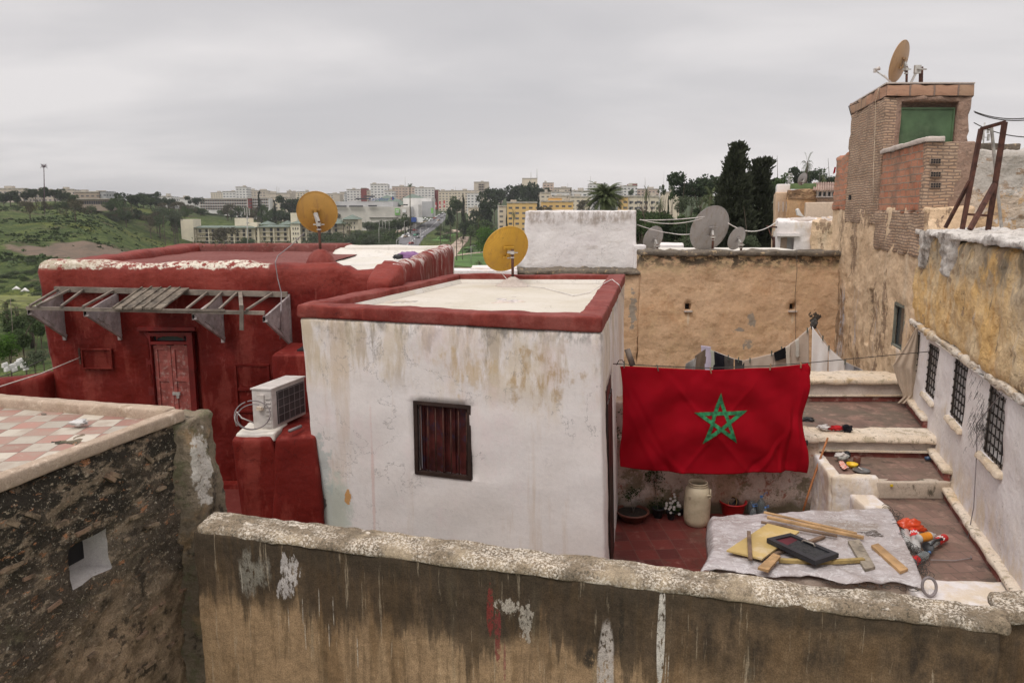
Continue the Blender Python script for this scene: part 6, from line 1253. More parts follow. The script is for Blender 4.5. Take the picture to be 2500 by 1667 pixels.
b = MB(); b.lathe([(.001, 0), (.05, 0), (.07, .035), (.064, .035), (.046, .008), (.001, .006)], p, 22, cap=False, m=Matrix.Rotation(.7, 3, 'X')); b.build('bowl', M_potblk, la); b = MB(); b.tube([p + Vector((.05, 0, .04)), p.lerp(onz(2296, 1316, bz + .06), .6) + Vector((0, 0, .03)), onz(2300, 1315, bz + .06)], [.012, .014, .016], 8); b.build('handle', M_potblk, la)
mz = -3.88
def bowl(px, py, r, h, mat, label, name='bowl', z=mz):
    p = onz(px, py, z); b = MB(); b.lathe([(.001, 0), (r * .55, 0), (r * .85, h * .5), (r, h), (r * .96, h), (r * .80, h * .5), (r * .5, .012), (.001, .01)], p, 28, cap=False); return tag(b.build(name, mat), label, 'bowl' if name == 'bowl' else name), p
bowl(2080, 1140, .085, .06, simple('bright_yellow_plastic', (.65, .42, .02), .4), 'bright yellow plastic bowl on the middle terrace')
_, p = bowl(2056, 1124, .10, .09, simple('patterned_enamel', (.40, .40, .36), .4, .4, 14, dirt=((.12, .14, .13), .6)), 'greenish white patterned bowl heaped with dishes')
crump(p + Vector((-.03, 0, .09)), .07, M_acw, 'stacked_dishes', 'jumble of pale dishes heaped in the patterned bowl', 'dishes', 13, (1.2, .8, .6), 12, .6)
crump(onz(2071, 1117, mz) + Vector((0, .05, .04)), .055, M_potblk, 'small_black_pot', 'small black pot between the patterned bowl and the brown jar', 'pot', 14, (1, 1, 1), 12, .15)
p = onz(2091, 1134, mz); b = MB(); b.lathe([(.001, 0), (.05, 0), (.055, .02), (.055, .12), (.048, .13), (.001, .13)], p, 20, cap=False); tag(b.build('brown_jar', simple('brown_jar_glaze', (.12, .045, .03), .35, .3)), 'brown jar with a dark lid behind the yellow bowl', 'jar')
K = [onz(x, y, mz) for x, y in ((2046, 1132), (2057, 1150), (2072, 1147), (2058, 1131))]; b = MB(); b.grid(lambda u, v: K[0].lerp(K[1], u).lerp(K[3].lerp(K[2], u), v) + Vector((0, 0, .035 + .03 * fbm((u * 3, v * 3, 0), 1, 3))), 14, 8)
g = G('red_and_white_packet'); w_ = g.n('ShaderNodeTexWave', {'Vector': g.uvs, 'Scale': 2.5, 'Distortion': 3.0}); M_pack = g.out(g.mix(g.step(w_.outputs['Fac'], .45, .55), (.60, .09, .03), (.70, .62, .55)), .4); tag(b.build('snack_packet', M_pack), 'crumpled red and white packet beside the yellow bowl', 'packet')
p = onz(2103, 1150, mz); b = MB(); b.lathe([(.001, .005), (.10, .005), (.125, .02), (.122, .024), (.098, .010), (.001, .010)], p, 32, cap=False); tag(b.build('metal_tray', simple('dull_steel_tray', (.22, .22, .22), .35, metal=.5)), 'dull round metal tray in front of the yellow bowl', 'tray')
b = MB(); b.bar(p + Vector((0, -.02, .03)), p + Vector((-.01, .08, .04)), .016, .006); tag(b.build('spoon', M_acw), 'pale spoon lying across the metal tray', 'spoon')
p = onz(2268, 1123, mz); b = MB(); b.tube([p + Vector((-.06, 0, .03)), p + Vector((.02, 0, .035)), p + Vector((.05, 0, .035))], [.03, .03, .015], 12); tag(b.build('squashed_bottle', simple('dark_blue_plastic', (.05, .09, .16), .3)), 'dark blue squashed bottle in the far corner of the middle terrace', 'bottle')
q = onz(2084, 1186, -4.0); b = MB(); p = onz(2177, 1186, -4.0); b.box(at(2177, 1185, 9.95), (.035, .02, .03)); tag(b.build('yellow_flower', simple('yellow_petals', (.65, .45, .02), .6)), 'single tiny yellow flower on the stained step riser', 'flower')
for px, py, mat, nm, lab, sd, sz in ((2011, 1043, cloth('white_rag_cloth', (.62, .58, .56)), 'white_rag', 'small white rag dropped on the cream coping of the courtyard wall', 31, (1.3, .8, .5)), (2041, 1044, cloth('red_rag_cloth', (.50, .03, .035)), 'red_rag', 'small red and white rag between the white rag and the black cap', 32, (1.3, .7, .5)), (2067, 1045, cloth('black_cap_cloth', (.02, .02, .025)), 'dark_hat', 'small black cap lying on the cream coping at the right of the rags', 33, (1.1, .8, .7)), (1972, 1024, M_potblk, 'dark_shoe', 'dark shoe on the upper terrace right beside the flag edge', 34, (1.3, .8, .5))):
    crump(onz(px, py, -3.50 if px > 1980 else -3.54), .075, mat, nm, lab, nm.split('_')[1], sd, sz, 14, .7)
crump(at(1966, 1081, 10.95), .05, M_potblk, 'black_bundle', 'small black bundle poking out beside the right edge of the flag', 'bundle', 35, (1, .6, 1), 10, .3)
# hanging rope and torn net by the third barred window
wire('hanging_rope', 'thin twisted rope hanging down the white wall to the lower terrace', [onwall(2462, 960, RB, RA) - rin * .06, onwall(2402, 1035, RB, RA) - rin * .08, onwall(2398, 1100, RB, RA) - rin * .06, onwall(2388, 1240, RB, RA) - rin * .05, onwall(2381, 1335, RB, RA) - rin * .1, onz(2372, 1362, -4.13), onz(2330, 1368, -4.13), onz(2272, 1366, -4.12)], .006, M_cable, 'rope', n=6)
b = MB(); rr = random.Random(6)
for i in range(110):
    x = rr.gauss(2403, 10); y = rr.gauss(1015, 42) if rr.random() < .6 else rr.gauss(1050, 20); c0 = onwall(x, y, RB, RA) - rin * rr.uniform(.02, .12); P = [c0 + rdv * math.cos(a) * .045 + Vector((0, 0, math.sin(a) * .06)) - rin * .015 * math.sin(2 * a) for a in [k * 2 * math.pi / 8 for k in range(6)]]; b.tube(P, .0016, 3, cap=False)
tag(b.build('torn_net', M_line), 'torn dark netting snagged beside the nearest barred window', 'net')
# beige cloth bundled against the far end of the white wall
def hang(name, label, top, left, right, mat, cat, folds=5, amp=.05, Y=12.4, nu=40, nv=40, seed=0, group=None, yslope=0.0):
    """cloth between a left and a right outline (pixel lists from top to bottom) at depth Y"""
    def pl(P, t): k = t * (len(P) - 1); i = min(int(k), len(P) - 2); f = k - i; return lerp(P[i][0], P[i + 1][0], f), lerp(P[i][1], P[i + 1][1], f)
    def fn(u, v):
        (x0, y0), (x1, y1) = pl(left, v), pl(right, v); x = lerp(x0, x1, u); y = lerp(y0, y1, u); w = abs(x1 - x0) / 60
        yy = Y + yslope * u - amp * (.22 if Y > 14 else .7) * (math.sin(u * folds * (.5 if Y > 14 else 1) * math.pi * 2 + v * 2 + seed) * .6 + fbm((u * 2.2, v * 1.2, seed), 1.2, 2) * .7) * min(1, w + .2) * (.35 + v)
        return at(x, y, yy)
    b = MB(); b.sheet(fn, nu, nv, .006); return tag(b.build(name, mat), label, cat, group)
M_beige = cloth('beige_cotton', (.50, .40, .31), .12); hang('beige_blanket', 'beige blanket gathered and hanging down at the far end of the white wall', None, [(2236, 800), (2212, 842), (2180, 892), (2192, 935), (2206, 968), (2190, 984)], [(2241, 800), (2241, 850), (2240, 900), (2238, 930), (2232, 965), (2214, 986)], M_beige, 'blanket', 2.5, .05, 12.7, seed=2)

# ================================================================ washing beyond the terraces
LY = 15.5
LP = [(1690, 888), (1700, 868), (1722, 852), (1745, 858), (1768, 867), (1792, 876), (1816, 881), (1850, 875), (1890, 862), (1918, 848), (1942, 830), (1974, 803), (1987, 789)]
wire('washing_line', 'pale washing line rising from behind the flag to the knotted post top', [at(x, y, LY) for x, y in LP], .008, M_cablew, 'rope', n=2)
wire('washing_line', 'pale washing line dropping right from the knotted post top to the terrace', [at(x, y, LY) for x, y in ((1987, 789), (2006, 822), (2024, 850), (2062, 883), (2100, 900), (2118, 912))], .008, M_cablew, 'rope', n=2)
crump(at(1987, 791, LY), .07, M_line, 'rag_knot', 'dark rag knot where the two washing lines meet', 'rag', 41, (1, .7, 1.6), 12, .7)
def gm(name, label, x0, x1, bot, mat, cat, folds=2, amp=.05, y0=None, y1=None, dx=0, dy0=0, lp=LP, seed=0):
    ly = lambda x: pwl(x, lp); a, b_ = ly(x0) if y0 is None else y0, ly(x1) if y1 is None else y1
    return hang(name, label, None, [(x0, a), (x0 + dx * .5, (a + bot) / 2), (x0 + dx, bot)], [(x1, b_), (x1 + dx * .5, (b_ + bot) / 2), (x1 + dx, bot)], mat, cat, folds, amp, LY - .04, 20, 24, seed, 'clothes drying on the washing lines')
gm('striped_garment', 'grey and white striped garment at the left end of the washing', 1674, 1700, 915, cloth('grey_striped_knit', (.30, .29, .28), .5), 'garment', 2, .06, 888, 872, -4, seed=1)
gm('brown_sweater', 'brown sweater bunched on the washing line', 1697, 1726, 915, cloth('brown_knit', (.16, .12, .09), .2), 'sweater', 3, .08, 868, 849, -6, seed=2)
gm('lilac_hoodie', 'pale lilac hooded top hanging beside the brown sweater', 1711, 1735, 915, cloth('lilac_jersey', (.55, .50, .62), .1), 'hoodie', 2, .08, 843, 846, 6, seed=3)
gm('pale_towel', 'narrow pale green towel between the lilac top and the black clothes', 1731, 1743, 915, cloth('pale_green_towelling', (.48, .50, .42), .1), 'towel', 1, .04, 851, 857, 3, seed=4)
gm('black_trousers', 'black trousers hanging left of the grey shorts', 1740, 1768, 915, cloth('black_cloth', (.018, .018, .024), .3), 'trousers', 3, .06, 856, 867, 1, seed=5)
gm('grey_shorts', 'dark grey shorts with a white gap beside them', 1768, 1791, 915, cloth('dark_grey_cloth', (.10, .09, .085), .3), 'shorts', 2, .05, seed=6)
gm('charcoal_top', 'charcoal top at the lowest point of the washing line', 1794, 1817, 915, cloth('charcoal_cloth', (.075, .07, .07), .3), 'top', 2, .05, seed=7)
M_taupe = cloth('taupe_sheet_cloth', (.47, .385, .32), .06, .0); gm('taupe_sheet', 'long taupe sheet pegged along the low part of the line', 1812, 1890, 925, M_taupe, 'sheet', 4, .07, seed=8)
gm('taupe_sheet', 'taupe sheet hanging from the rising end of the line next to the post', 1926, 1975, 925, M_taupe, 'sheet', 3, .07, seed=9)
gm('taupe_sheet', 'narrow strip of taupe sheet behind the black shirt', 1886, 1930, 925, M_taupe, 'sheet', 3, .05, seed=12)
hang('black_shirt', 'small black shirt folded over the washing line', None, [(1889, 861), (1891, 872), (1893, 882)], [(1917, 847), (1919, 862), (1918, 874)], cloth('jet_black_cotton', (.012, .012, .014)), 'shirt', 1.5, .05, LY - .12, 14, 12, 10, 'clothes drying on the washing lines')
hang('cream_scarf', 'narrow cream scarf hanging right of the black shirt', None, [(1917, 848), (1919, 870), (1922, 915)], [(1929, 842), (1928, 870), (1931, 915)], cloth('cream_cloth', (.60, .54, .46)), 'scarf', 1.5, .04, LY - .12, 10, 20, 11, 'clothes drying on the washing lines')
hang('white_sock', 'single white sock dangling on the taupe sheet', None, [(1941, 830), (1943, 850), (1942, 868), (1946, 873)], [(1950, 826), (1951, 848), (1951, 866), (1952, 869)], cloth('white_sock_cloth', (.55, .52, .47)), 'sock', 1, .02, LY - .12, 8, 14, 12, 'clothes drying on the washing lines')
LP2 = [(1981, 795), (1990, 796), (2006, 822), (2024, 850), (2062, 883), (2100, 903)]
M_sheetw = cloth('white_bedsheet_cloth', (.80, .77, .76), .04, .0)
gm('white_sheet', 'translucent white bedsheet hanging from the post top', 1983, 2022, 925, M_sheetw, 'sheet', 3, .08, 797, 849, -3, seed=13, lp=LP2)
gm('white_sheet', 'white bedsheet in the middle of the falling line', 2023, 2061, 925, M_sheetw, 'sheet', 3, .07, 850, 883, 0, seed=14, lp=LP2)
gm('grey_shirt', 'pale grey shirt at the low right end of the washing', 2062, 2084, 925, cloth('pale_grey_cotton', (.46, .46, .50)), 'shirt', 2, .05, seed=15, lp=LP2)
gm('dark_striped_shirt', 'dark striped shirt at the very end of the falling line', 2084, 2106, 925, cloth('slate_striped_cotton', (.30, .30, .33), .6), 'shirt', 2, .05, seed=16, lp=LP2)
for i, (x, y) in enumerate([(1778, 872), (1803, 878), (1831, 879), (1884, 862), (1908, 852), (1971, 806)]):
    peg(at(x, y, LY - .08), label='peg on the rising washing line ' + ['above the grey shorts', 'above the charcoal top', 'at the left end of the long taupe sheet', 'just left of the black shirt', 'in the middle of the black shirt', 'next to the post top'][i], s=1.4, group='pegs on the washing line')
for i, (x, y) in enumerate([(2009, 825), (2024, 849), (2063, 883)]): peg(at(x, y, LY - .08), label='peg on the falling washing line ' + ['on the sheet nearest the post', 'where the two white sheets meet', 'between the white sheet and the grey shirt'][i], s=1.4, group='pegs on the washing line')
# purple bundle on the white roof rim
q = onz(1000, 620, -.83); q = at(1000, 622, 14.9); q.z = at(1000, 624, 14.9).z; crump(q, .15, cloth('purple_cloth', (.30, .17, .33)), 'purple_bundle', 'purple cloth bundle dropped on the rim of the white roof', 'cloth', 51, (1.5, .8, .55), 16, .3)
crump(q + Vector((-.22, -.05, -.02)), .09, M_potblk, 'black_bundle', 'black and grey cloth lump at the left of the purple bundle', 'cloth', 52, (1.3, .8, .6), 14, .4)
# weeds on the parapets
for i, (px, py, z, Y) in enumerate(((1350, 690, 0, 13.85), (1412, 690, 0, 13.8))):
    b = MB(); c0 = at(px, py, Y); rr = random.Random(i)
    for k in range(26): d = Vector((rr.gauss(0, .09), rr.gauss(0, .04), rr.uniform(.05, .2))); b.tube([c0 + Vector((rr.gauss(0, .03), 0, -.02)), c0 + d], .002, 3)
    leaves(b, c0 + Vector((0, 0, .08)), .12, 40, .02, i); tag(b.build('dry_weed', M_oldwood), ['dry weed growing on the far parapet right of the yellow dish', 'second dry weed on the far parapet, farther right from the yellow dish'][i], 'weed')
for i, (px, py) in enumerate(((480, 596), (535, 598), (655, 598))):
    b = MB(); c0 = at(px, py, 17.6); leaves(b, c0, .22, 60, .04, 60 + i, (1, .5, .6)); tag(b.build('roof_weed', M_leaf), ['green weed on the back parapet of the red house in front of the hotel tree', 'low green weed on the back parapet right of the first', 'green weed on the back parapet nearest the ochre dish'][i], 'weed')
# ================================================================ terrain
LPR = [(20, -11), (40, -14), (60, -17), (100, -19), (150, -19), (220, -15.5), (300, -8.5), (380, -2.5), (450, 1.5), (520, 4.5), (700, 8), (1200, 16), (4000, 50)]
CPR = [(20, -11), (40, -15), (60, -19), (100, -22), (200, -23.5), (300, -23.5), (400, -22.8), (465, -21.6), (520, -17.5), (560, -15), (650, -11), (750, -6), (850, -.5), (950, 5), (1200, 17), (1800, 36), (4000, 80)]
RPR = [(20, -9), (40, -10.5), (60, -12), (100, -15), (200, -19), (300, -20), (400, -19), (500, -14), (600, -7), (750, 0), (1000, 10), (1800, 36), (4000, 80)]
def TZf(x, y):
    u = x / max(y, 1); a, b, c = pwl(y, LPR), pwl(y, CPR), pwl(y, RPR)
    s = lambda lo, hi: (lambda t: t * t * (3 - 2 * t))(min(1, max(0, (u - lo) / (hi - lo))))
    q = min(1, max(0, (y - 440) / 90)); z = lerp(a, b, s(lerp(-.60, -.57, q), lerp(-.462, -.26, q))); z = lerp(z, c, s(.02, .16))
    k = min(1, max(0, (y - 60) / 150)) * (1 - s(-.54, -.46))
    z += k * (2.6 * fbm((x / 70, y / 70, 0), 1, 4, 3) + 1.0 * fbm((x / 18, y / 18, 1), 1, 3))
    # the bare gully cut into the slope
    gx, gy = x + 150, y - 262
    d = (gx * .86 + gy * .5) ; e_ = (-gx * .5 + gy * .86)
    z -= 5.5 * math.exp(-(d / 14) ** 2 - (e_ / 40) ** 2)
    return z
def terr_hit(px, py, y0=30, y1=2500):
    d = ray(px, py); y = y0
    while y < y1:
        t = y / d.y; p = d * t
        if p.z < TZf(p.x, p.y): return p
        y *= 1.01
    return d * (y1 / d.y)
b = MB(); ys = [18 * (1.033 ** k) for k in range(176)]
nu = 230
def ter(i, j): y = ys[j]; u = -1.05 + 2.1 * i / nu; x = u * y; return (x, y, TZf(x, y))
vs = [ter(i, j) for j in range(len(ys)) for i in range(nu + 1)]; w = nu + 1
b.add(vs, [(j * w + i, j * w + i + 1, (j + 1) * w + i + 1, (j + 1) * w + i) for j in range(len(ys) - 1) for i in range(nu)], smooth=True)
b.add([(-120, -60, -11.2), (120, -60, -11.2), (30, 19, -11.1), (-30, 19, -11.1)], [(0, 1, 2, 3)])
g = G('hillside_grass'); n1 = g.noise(.02, 6, .65); n2 = g.noise(.12, 6, .7, off=3); n3 = g.noise(.9, 4, .7, off=5)
c = g.mix(g.step(n2, .40, .60), (.072, .105, .032), (.14, .175, .055)); c = g.mix(g.mul(g.step(n1, .52, .62), .8), c, (.16, .175, .04)); c = g.mix(g.mul(g.step(g.noise(.035, 6, .7, off=9), .55, .63), .75), c, (.145, .115, .075)); c = g.mix(g.mul(g.step(n3, .47, .60), .7), c, (.035, .05, .02)); c = g.mix(g.mul(g.step(g.noise(.3, 6, .75, off=21), .5, .6), .6), c, (.04, .06, .025)); c = g.mix(g.mul(g.step(g.noise(.5, 5, .7, (1, .3, 1), off=31), .56, .66), .5), c, (.14, .15, .06))
x_, y_, z_ = g.xyz()
gm_ = g.spot((-150, 262, -13), (27, 34, 40), .30, .05, .2); cg = g.mix(g.step(g.noise(.35, 6, .7, (1, .25, 1)), .4, .62), (.25, .185, .14), (.19, .15, .115)); c = g.mix(gm_, c, cg)
cu = g.step(y_, 500, 640); c = g.mix(cu, c, (.06, .08, .035))
M_grass = g.out(c, .95, g.add(g.noise(.5, 6, .75), g.noise(3, 3, .6)), .9, .9, spec=.08)
tag(b.build('terrain', M_grass, recalc=False), kind='structure')
# roads, paths and lawns laid on the terrain
def strip(name, left, right, mat, lift=.12, n=60, kind='structure', sub=6):
    def fn(u, v):
        k = v * (len(left) - 1); i = min(int(k), len(left) - 2); f = k - i
        a = terr_hit(*[lerp(left[i][q], left[i + 1][q], f) for q in (0, 1)]); c_ = terr_hit(*[lerp(right[i][q], right[i + 1][q], f) for q in (0, 1)]); p = a.lerp(c_, u); p.z = TZf(p.x, p.y) + lift; return p
    b = MB(); b.grid(fn, sub, n); o = b.build(name, mat); return tag(o, kind=kind)
g = G('asphalt'); M_asph = g.out(g.mix(g.step(g.noise(.15, 4), .4, .6), (.13, .125, .13), (.17, .165, .17)), .9)
M_path = simple('pinkish_paving', (.44, .34, .27), .9, .12, .3, obj=False); M_lawn = simple('park_lawn', (.075, .145, .03), .95, .3, .08, obj=False); M_mark = simple('road_paint', (.6, .6, .58), .8, .1)
strip('road', [(905, 640), (945, 600), (1002, 562), (1040, 543), (1064, 531), (1076, 522)], [(1030, 640), (1022, 600), (1040, 575), (1068, 556), (1086, 538), (1090, 522)], M_asph, .15)
strip('pavement', [(900, 608), (940, 580), (985, 556), (1015, 545)], [(915, 608), (954, 580), (994, 556), (1024, 545)], M_path, .22)
strip('pavement', [(950, 575), (990, 560), (1018, 548), (1040, 540)], [(958, 575), (997, 560), (1024, 548), (1044, 540)], M_path, .20)
strip('road_marking', [(985, 606), (1020, 578), (1050, 557), (1072, 536)], [(987, 606), (1021.6, 578), (1051.2, 557), (1072.8, 536)], M_mark, .25, sub=1)
strip('lawn', [(1110, 650), (1108, 628), (1112, 612), (1120, 606)], [(1250, 660), (1250, 625), (1250, 612), (1250, 604)], M_lawn, .10)
strip('lawn', [(1120, 617), (1135, 606), (1150, 598), (1165, 592)], [(1215, 612), (1225, 603), (1235, 595), (1240, 590)], M_lawn, .14)
strip('lawn', [(1050, 590), (1065, 582), (1085, 574), (1098, 569)], [(1092, 592), (1100, 582), (1115, 574), (1128, 569)], M_lawn, .14)
strip('plaza', [(1096, 628), (1096, 605), (1112, 590), (1125, 580)], [(1112, 628), (1128, 605), (1142, 590), (1146, 580)], M_path, .18)
strip('path', [(1100, 628), (1145, 622), (1190, 617), (1230, 612)], [(1100, 625.5), (1145, 619.5), (1190, 614.5), (1230, 609.5)], M_path, .22, sub=2)
strip('pavement', [(1088, 566), (1105, 563), (1130, 561), (1160, 562)], [(1088, 573), (1105, 570), (1130, 567), (1160, 568)], M_path, .3)
strip('meadow', [(-40, 770), (-40, 745), (-40, 728), (-40, 715)], [(95, 765), (98, 742), (100, 728), (100, 718)], simple('yellow_flowering_meadow', (.15, .16, .045), .95, .45, .12, obj=False), .1)

# ================================================================ trees
def treemat(name, a, b_, sub=.12):
    g = G(name); n = g.noise(.28, 3, .6, vec=g.obj); n2 = g.noise(1.6, 3, .6, vec=g.obj); rnd_ = g.n('ShaderNodeObjectInfo').outputs['Random']
    c = g.mix(g.step(n, .35, .65), a, b_); c = g.mix(g.mul(g.step(n2, .4, .7), .5), c, tuple(x * .5 for x in a)); c = g.mix(g.mul(rnd_, .35), c, tuple(x * 1.5 for x in a)); return g.out(c, .75, sub=sub, spec=.12)
M_tdark = treemat('dark_pine_foliage', (.034, .050, .026), (.055, .075, .038)); M_tmid = treemat('mid_green_foliage', (.058, .088, .034), (.09, .12, .05)); M_tolive = treemat('olive_foliage', (.075, .095, .055), (.11, .13, .075)); M_tbr = treemat('bright_green_foliage', (.065, .13, .022), (.10, .18, .035), .2); M_tbrown = treemat('brownish_loose_foliage', (.085, .075, .045), (.115, .105, .065)); M_tcyp = treemat('cypress_foliage', (.034, .040, .024), (.052, .058, .034), .05); M_tpalm = treemat('palm_frond_green', (.085, .105, .045), (.13, .145, .065), .2)
M_bark = simple('grey_brown_bark', (.10, .075, .055), .95, .3, 4, bump=.5)
def blob_pts(rr, n, shape):
    out = []
    if shape == 'round': lobes = [(Vector((rr.gauss(0, .26), rr.gauss(0, .26), rr.uniform(.45, .85))), rr.uniform(.16, .30)) for _ in range(11)]
    elif shape == 'umbrella': lobes = [(Vector((rr.gauss(0, .30), rr.gauss(0, .30), rr.uniform(.62, .86))), rr.uniform(.13, .24)) for _ in range(12)]
    elif shape == 'tall': lobes = [(Vector((rr.gauss(0, .18), rr.gauss(0, .18), rr.uniform(.28, .90))), rr.uniform(.10, .20)) for _ in range(16)]
    elif shape == 'bush': lobes = [(Vector((rr.gauss(0, .30), rr.gauss(0, .30), rr.uniform(.2, .7))), rr.uniform(.2, .34)) for _ in range(10)]
    elif shape == 'spike': lobes = [(Vector((rr.gauss(0, .10), rr.gauss(0, .10), z)), .30 * (1.02 - z) + .04) for z in [.1 + .86 * k / 15 for k in range(16)]]
    for _ in range(n):
        c, r = rr.choice(lobes); d = Vector((rr.gauss(0, 1), rr.gauss(0, 1), rr.gauss(0, 1))).normalized() * r * rr.uniform(.55, 1.08); d.z *= .8; out.append((c + d, d))
    return out
def make_tree(shape, n, leaf, seed, mat, height=10., width=10., loc=(0, 0, -500), name='tree'):
    """unit proto: crown leaves spread through lobes, tapered trunk with limbs"""
    rr = random.Random(seed); t = thing(name, None, None, (0, 0, 0)); b = MB()
    for p, d in blob_pts(rr, n, shape):
        q = Vector((p.x * width, p.y * width, p.z * height)); a = (d.normalized() + Vector((rr.uniform(-.8, .8), rr.uniform(-.8, .8), rr.uniform(-.5, .8)))).normalized(); s = a.cross(Vector((rr.gauss(0, 1), rr.gauss(0, 1), rr.gauss(0, 1)))).normalized(); l = leaf * rr.uniform(.6, 1.4)
        m2 = a.cross(s).normalized()
        b.add([q - s * l * .5, q + a * l * .5 + m2 * l * .15, q + s * l * .5, q - a * l * .5 + m2 * l * .15], [(0, 1, 2, 3)], smooth=False)
    b.build('crown', mat, t, recalc=False)
    b = MB(); h = height * .75; tw_ = width * .03 + height * .008
    P = [Vector((math.sin(k) * width * .012, math.cos(k * 1.3) * width * .012, h * k / 6)) for k in range(7)]; b.tube(P, [tw_ * (1 - .12 * k) for k in range(7)], 7)
    if shape != 'spike':
        for k in range(5): s0 = P[2 + k % 4]; e_ = s0 + Vector((rr.gauss(0, .2) * width, rr.gauss(0, .2) * width, height * rr.uniform(.15, .3))); b.tube([s0, s0.lerp(e_, .5) + Vector((0, 0, height * .03)), e_], [tw_ * .45, tw_ * .3, tw_ * .12], 5)
    b.build('trunk', M_bark, t)
    return t
protos = {}
def proto(kind):
    if kind in protos: return protos[kind], False
    sh, n, lf, mat = {'pine': ('round', 2600, .62, M_tdark), 'umbrella': ('umbrella', 2600, .62, M_tdark), 'mid': ('round', 2400, .62, M_tmid), 'euc': ('tall', 2200, .55, M_tmid), 'eucd': ('tall', 2600, .55, M_tdark), 'brown': ('round', 1500, .5, M_tbrown), 'olive': ('bush', 1700, .6, M_tolive), 'bush': ('bush', 1700, .6, M_tmid), 'bright': ('round', 2600, .5, M_tbr), 'spike': ('spike', 1900, .5, M_tcyp), 'brightbush': ('bush', 1500, .5, M_tbr)}[kind]
    t = make_tree(sh, n, lf, hash(kind) % 97 if False else sum(map(ord, kind)), mat); protos[kind] = t; return t, True
def palm(name_seed, fronds=46, R_=3.2, trunk_h=5.0, head=.0, thin=.16, leaf_n=34, dead=True, droop=1.0):
    rr = random.Random(name_seed); t = thing('palm_tree', None, None); b = MB(); top = Vector((0, 0, trunk_h))
    for k in range(fronds):
        az = rr.uniform(0, 2 * math.pi); el = rr.uniform(-.5, 1.35); L = R_ * rr.uniform(.8, 1.1); P = []
        for i in range(10):
            s = i / 9; e2 = el - droop * 1.25 * s ** 1.4; P.append((P[-1] + Vector((math.cos(az) * math.cos(e2), math.sin(az) * math.cos(e2), math.sin(e2))) * L / 9) if i else top.copy())
        side = Vector((-math.sin(az), math.cos(az), 0))
        for i in range(leaf_n):
            s = (i + 2) / (leaf_n + 2); f = s * 9; j = min(int(f), 8); q = P[j].lerp(P[j + 1], f - j); d = (P[j + 1] - P[j]).normalized(); ll = R_ * .20 * math.sin(math.pi * min(1, .12 + s * .9)) + .05
            for sg in (-1, 1):
                tip = q + side * sg * ll * .8 + d * ll * .55 - Vector((0, 0, ll * .35)); wd_ = d * .030 * R_ / 3; b.add([q - wd_, q + wd_, tip], [(0, 1, 2)], smooth=False)
        for i in range(9): b.add([P[i] - side * .025, P[i] + side * .025, P[i + 1] + side * .02, P[i + 1] - side * .02], [(0, 1, 2, 3)], smooth=False)
    b.build('crown', M_tpalm, t, recalc=False); b = MB(); b.tube([(0, 0, 0), (0, 0, trunk_h * .5), (0, 0, trunk_h * .96), (0, 0, trunk_h * 1.03)], [thin * 1.3, thin, thin * 1.25, thin * .5], 9); b.build('trunk', M_bark, t); return t
def ptree(px, pytop, Y, kind, wpx, label, group=None, name='tree', zb=None):
    p = at(px, pytop, Y); zb = TZf(p.x, Y) - .3 if zb is None else zb; h = max(2.0, p.z - zb); w = wpx / F * Y * 1.02; pr, first = proto(kind)
    lim = {'spike': 9, 'euc': 2.2, 'eucd': 2.2, 'pine': 1.25, 'bush': 1.0, 'brightbush': 1.0, 'olive': 1.0}.get(kind, 1.4) * w; hh = min(h, lim); s = (w / 9.2, w / 9.2, hh / 10); dd2 = (h - hh) / s[2]; zb = p.z - hh
    lab = label; rz = random.Random(px * 7 + int(pytop)).uniform(0, 6.28)
    if first: o = pr; o.location = (p.x, Y, zb); o.scale = s; o.rotation_euler = (0, 0, rz); tag(o, lab, 'tree', group)
    else:
        o = dup(pr, (p.x, Y, zb), rz, lab, group, s, 'tree')
        if not group and 'group' in o: del o['group']
    o.name = name
    tr2 = [c for c in o.children if c.name.startswith('trunk')][0]; tr2.scale = (1, 1, (7.5 + dd2) / 7.5); tr2.location = (0, 0, -dd2); return o
GT = 'trees scattered along the top of the grassy slope at the left'
for px, py, w_, k in [(6, 470, 24, 'mid'), (22, 468, 26, 'pine'), (40, 474, 22, 'mid'), (56, 465, 26, 'pine'), (84, 458, 26, 'pine'), (103, 457, 24, 'mid'), (131, 458, 28, 'pine'), (152, 471, 22, 'pine'), (172, 470, 24, 'mid')]:
    ptree(px, py, 475, k, w_, 'dark rounded tree in the row below the long pale buildings at the far left', GT)
for px, py, w_, k, Y in [(138, 492, 20, 'bush', 430), (160, 488, 26, 'mid', 430), (196, 500, 24, 'bush', 440), (222, 498, 22, 'bush', 445), (268, 488, 24, 'mid', 450), (285, 478, 26, 'mid', 455), (303, 486, 28, 'bush', 450), (318, 470, 36, 'pine', 470), (334, 474, 26, 'mid', 460), (349, 477, 34, 'mid', 455), (365, 468, 30, 'pine', 470), (378, 484, 26, 'pine', 462), (392, 495, 24, 'brown', 450), (409, 482, 28, 'pine', 470), (425, 494, 24, 'brown', 455), (443, 492, 24, 'brown', 455), (475, 479, 24, 'pine', 520), (458, 500, 26, 'brown', 460)]:
    ptree(px, py, Y + (70 if px > 330 else 0), k, w_, 'green tree in the uneven belt between the arcaded building and the white hotel', 'trees in the belt right of the arcaded building')
for px, py, w_, k, lab in [(69, 490, 32, 'brown', 'brownish spreading tree alone on the slope, leftmost of three'), (106, 491, 22, 'brown', 'narrow brownish tree on the slope, middle of three'), (180, 487, 38, 'brown', 'bare-looking brownish tree on the slope, rightmost of three')]: ptree(px, py, 370 if px < 150 else 350, k, w_, lab)
rr = random.Random(12)
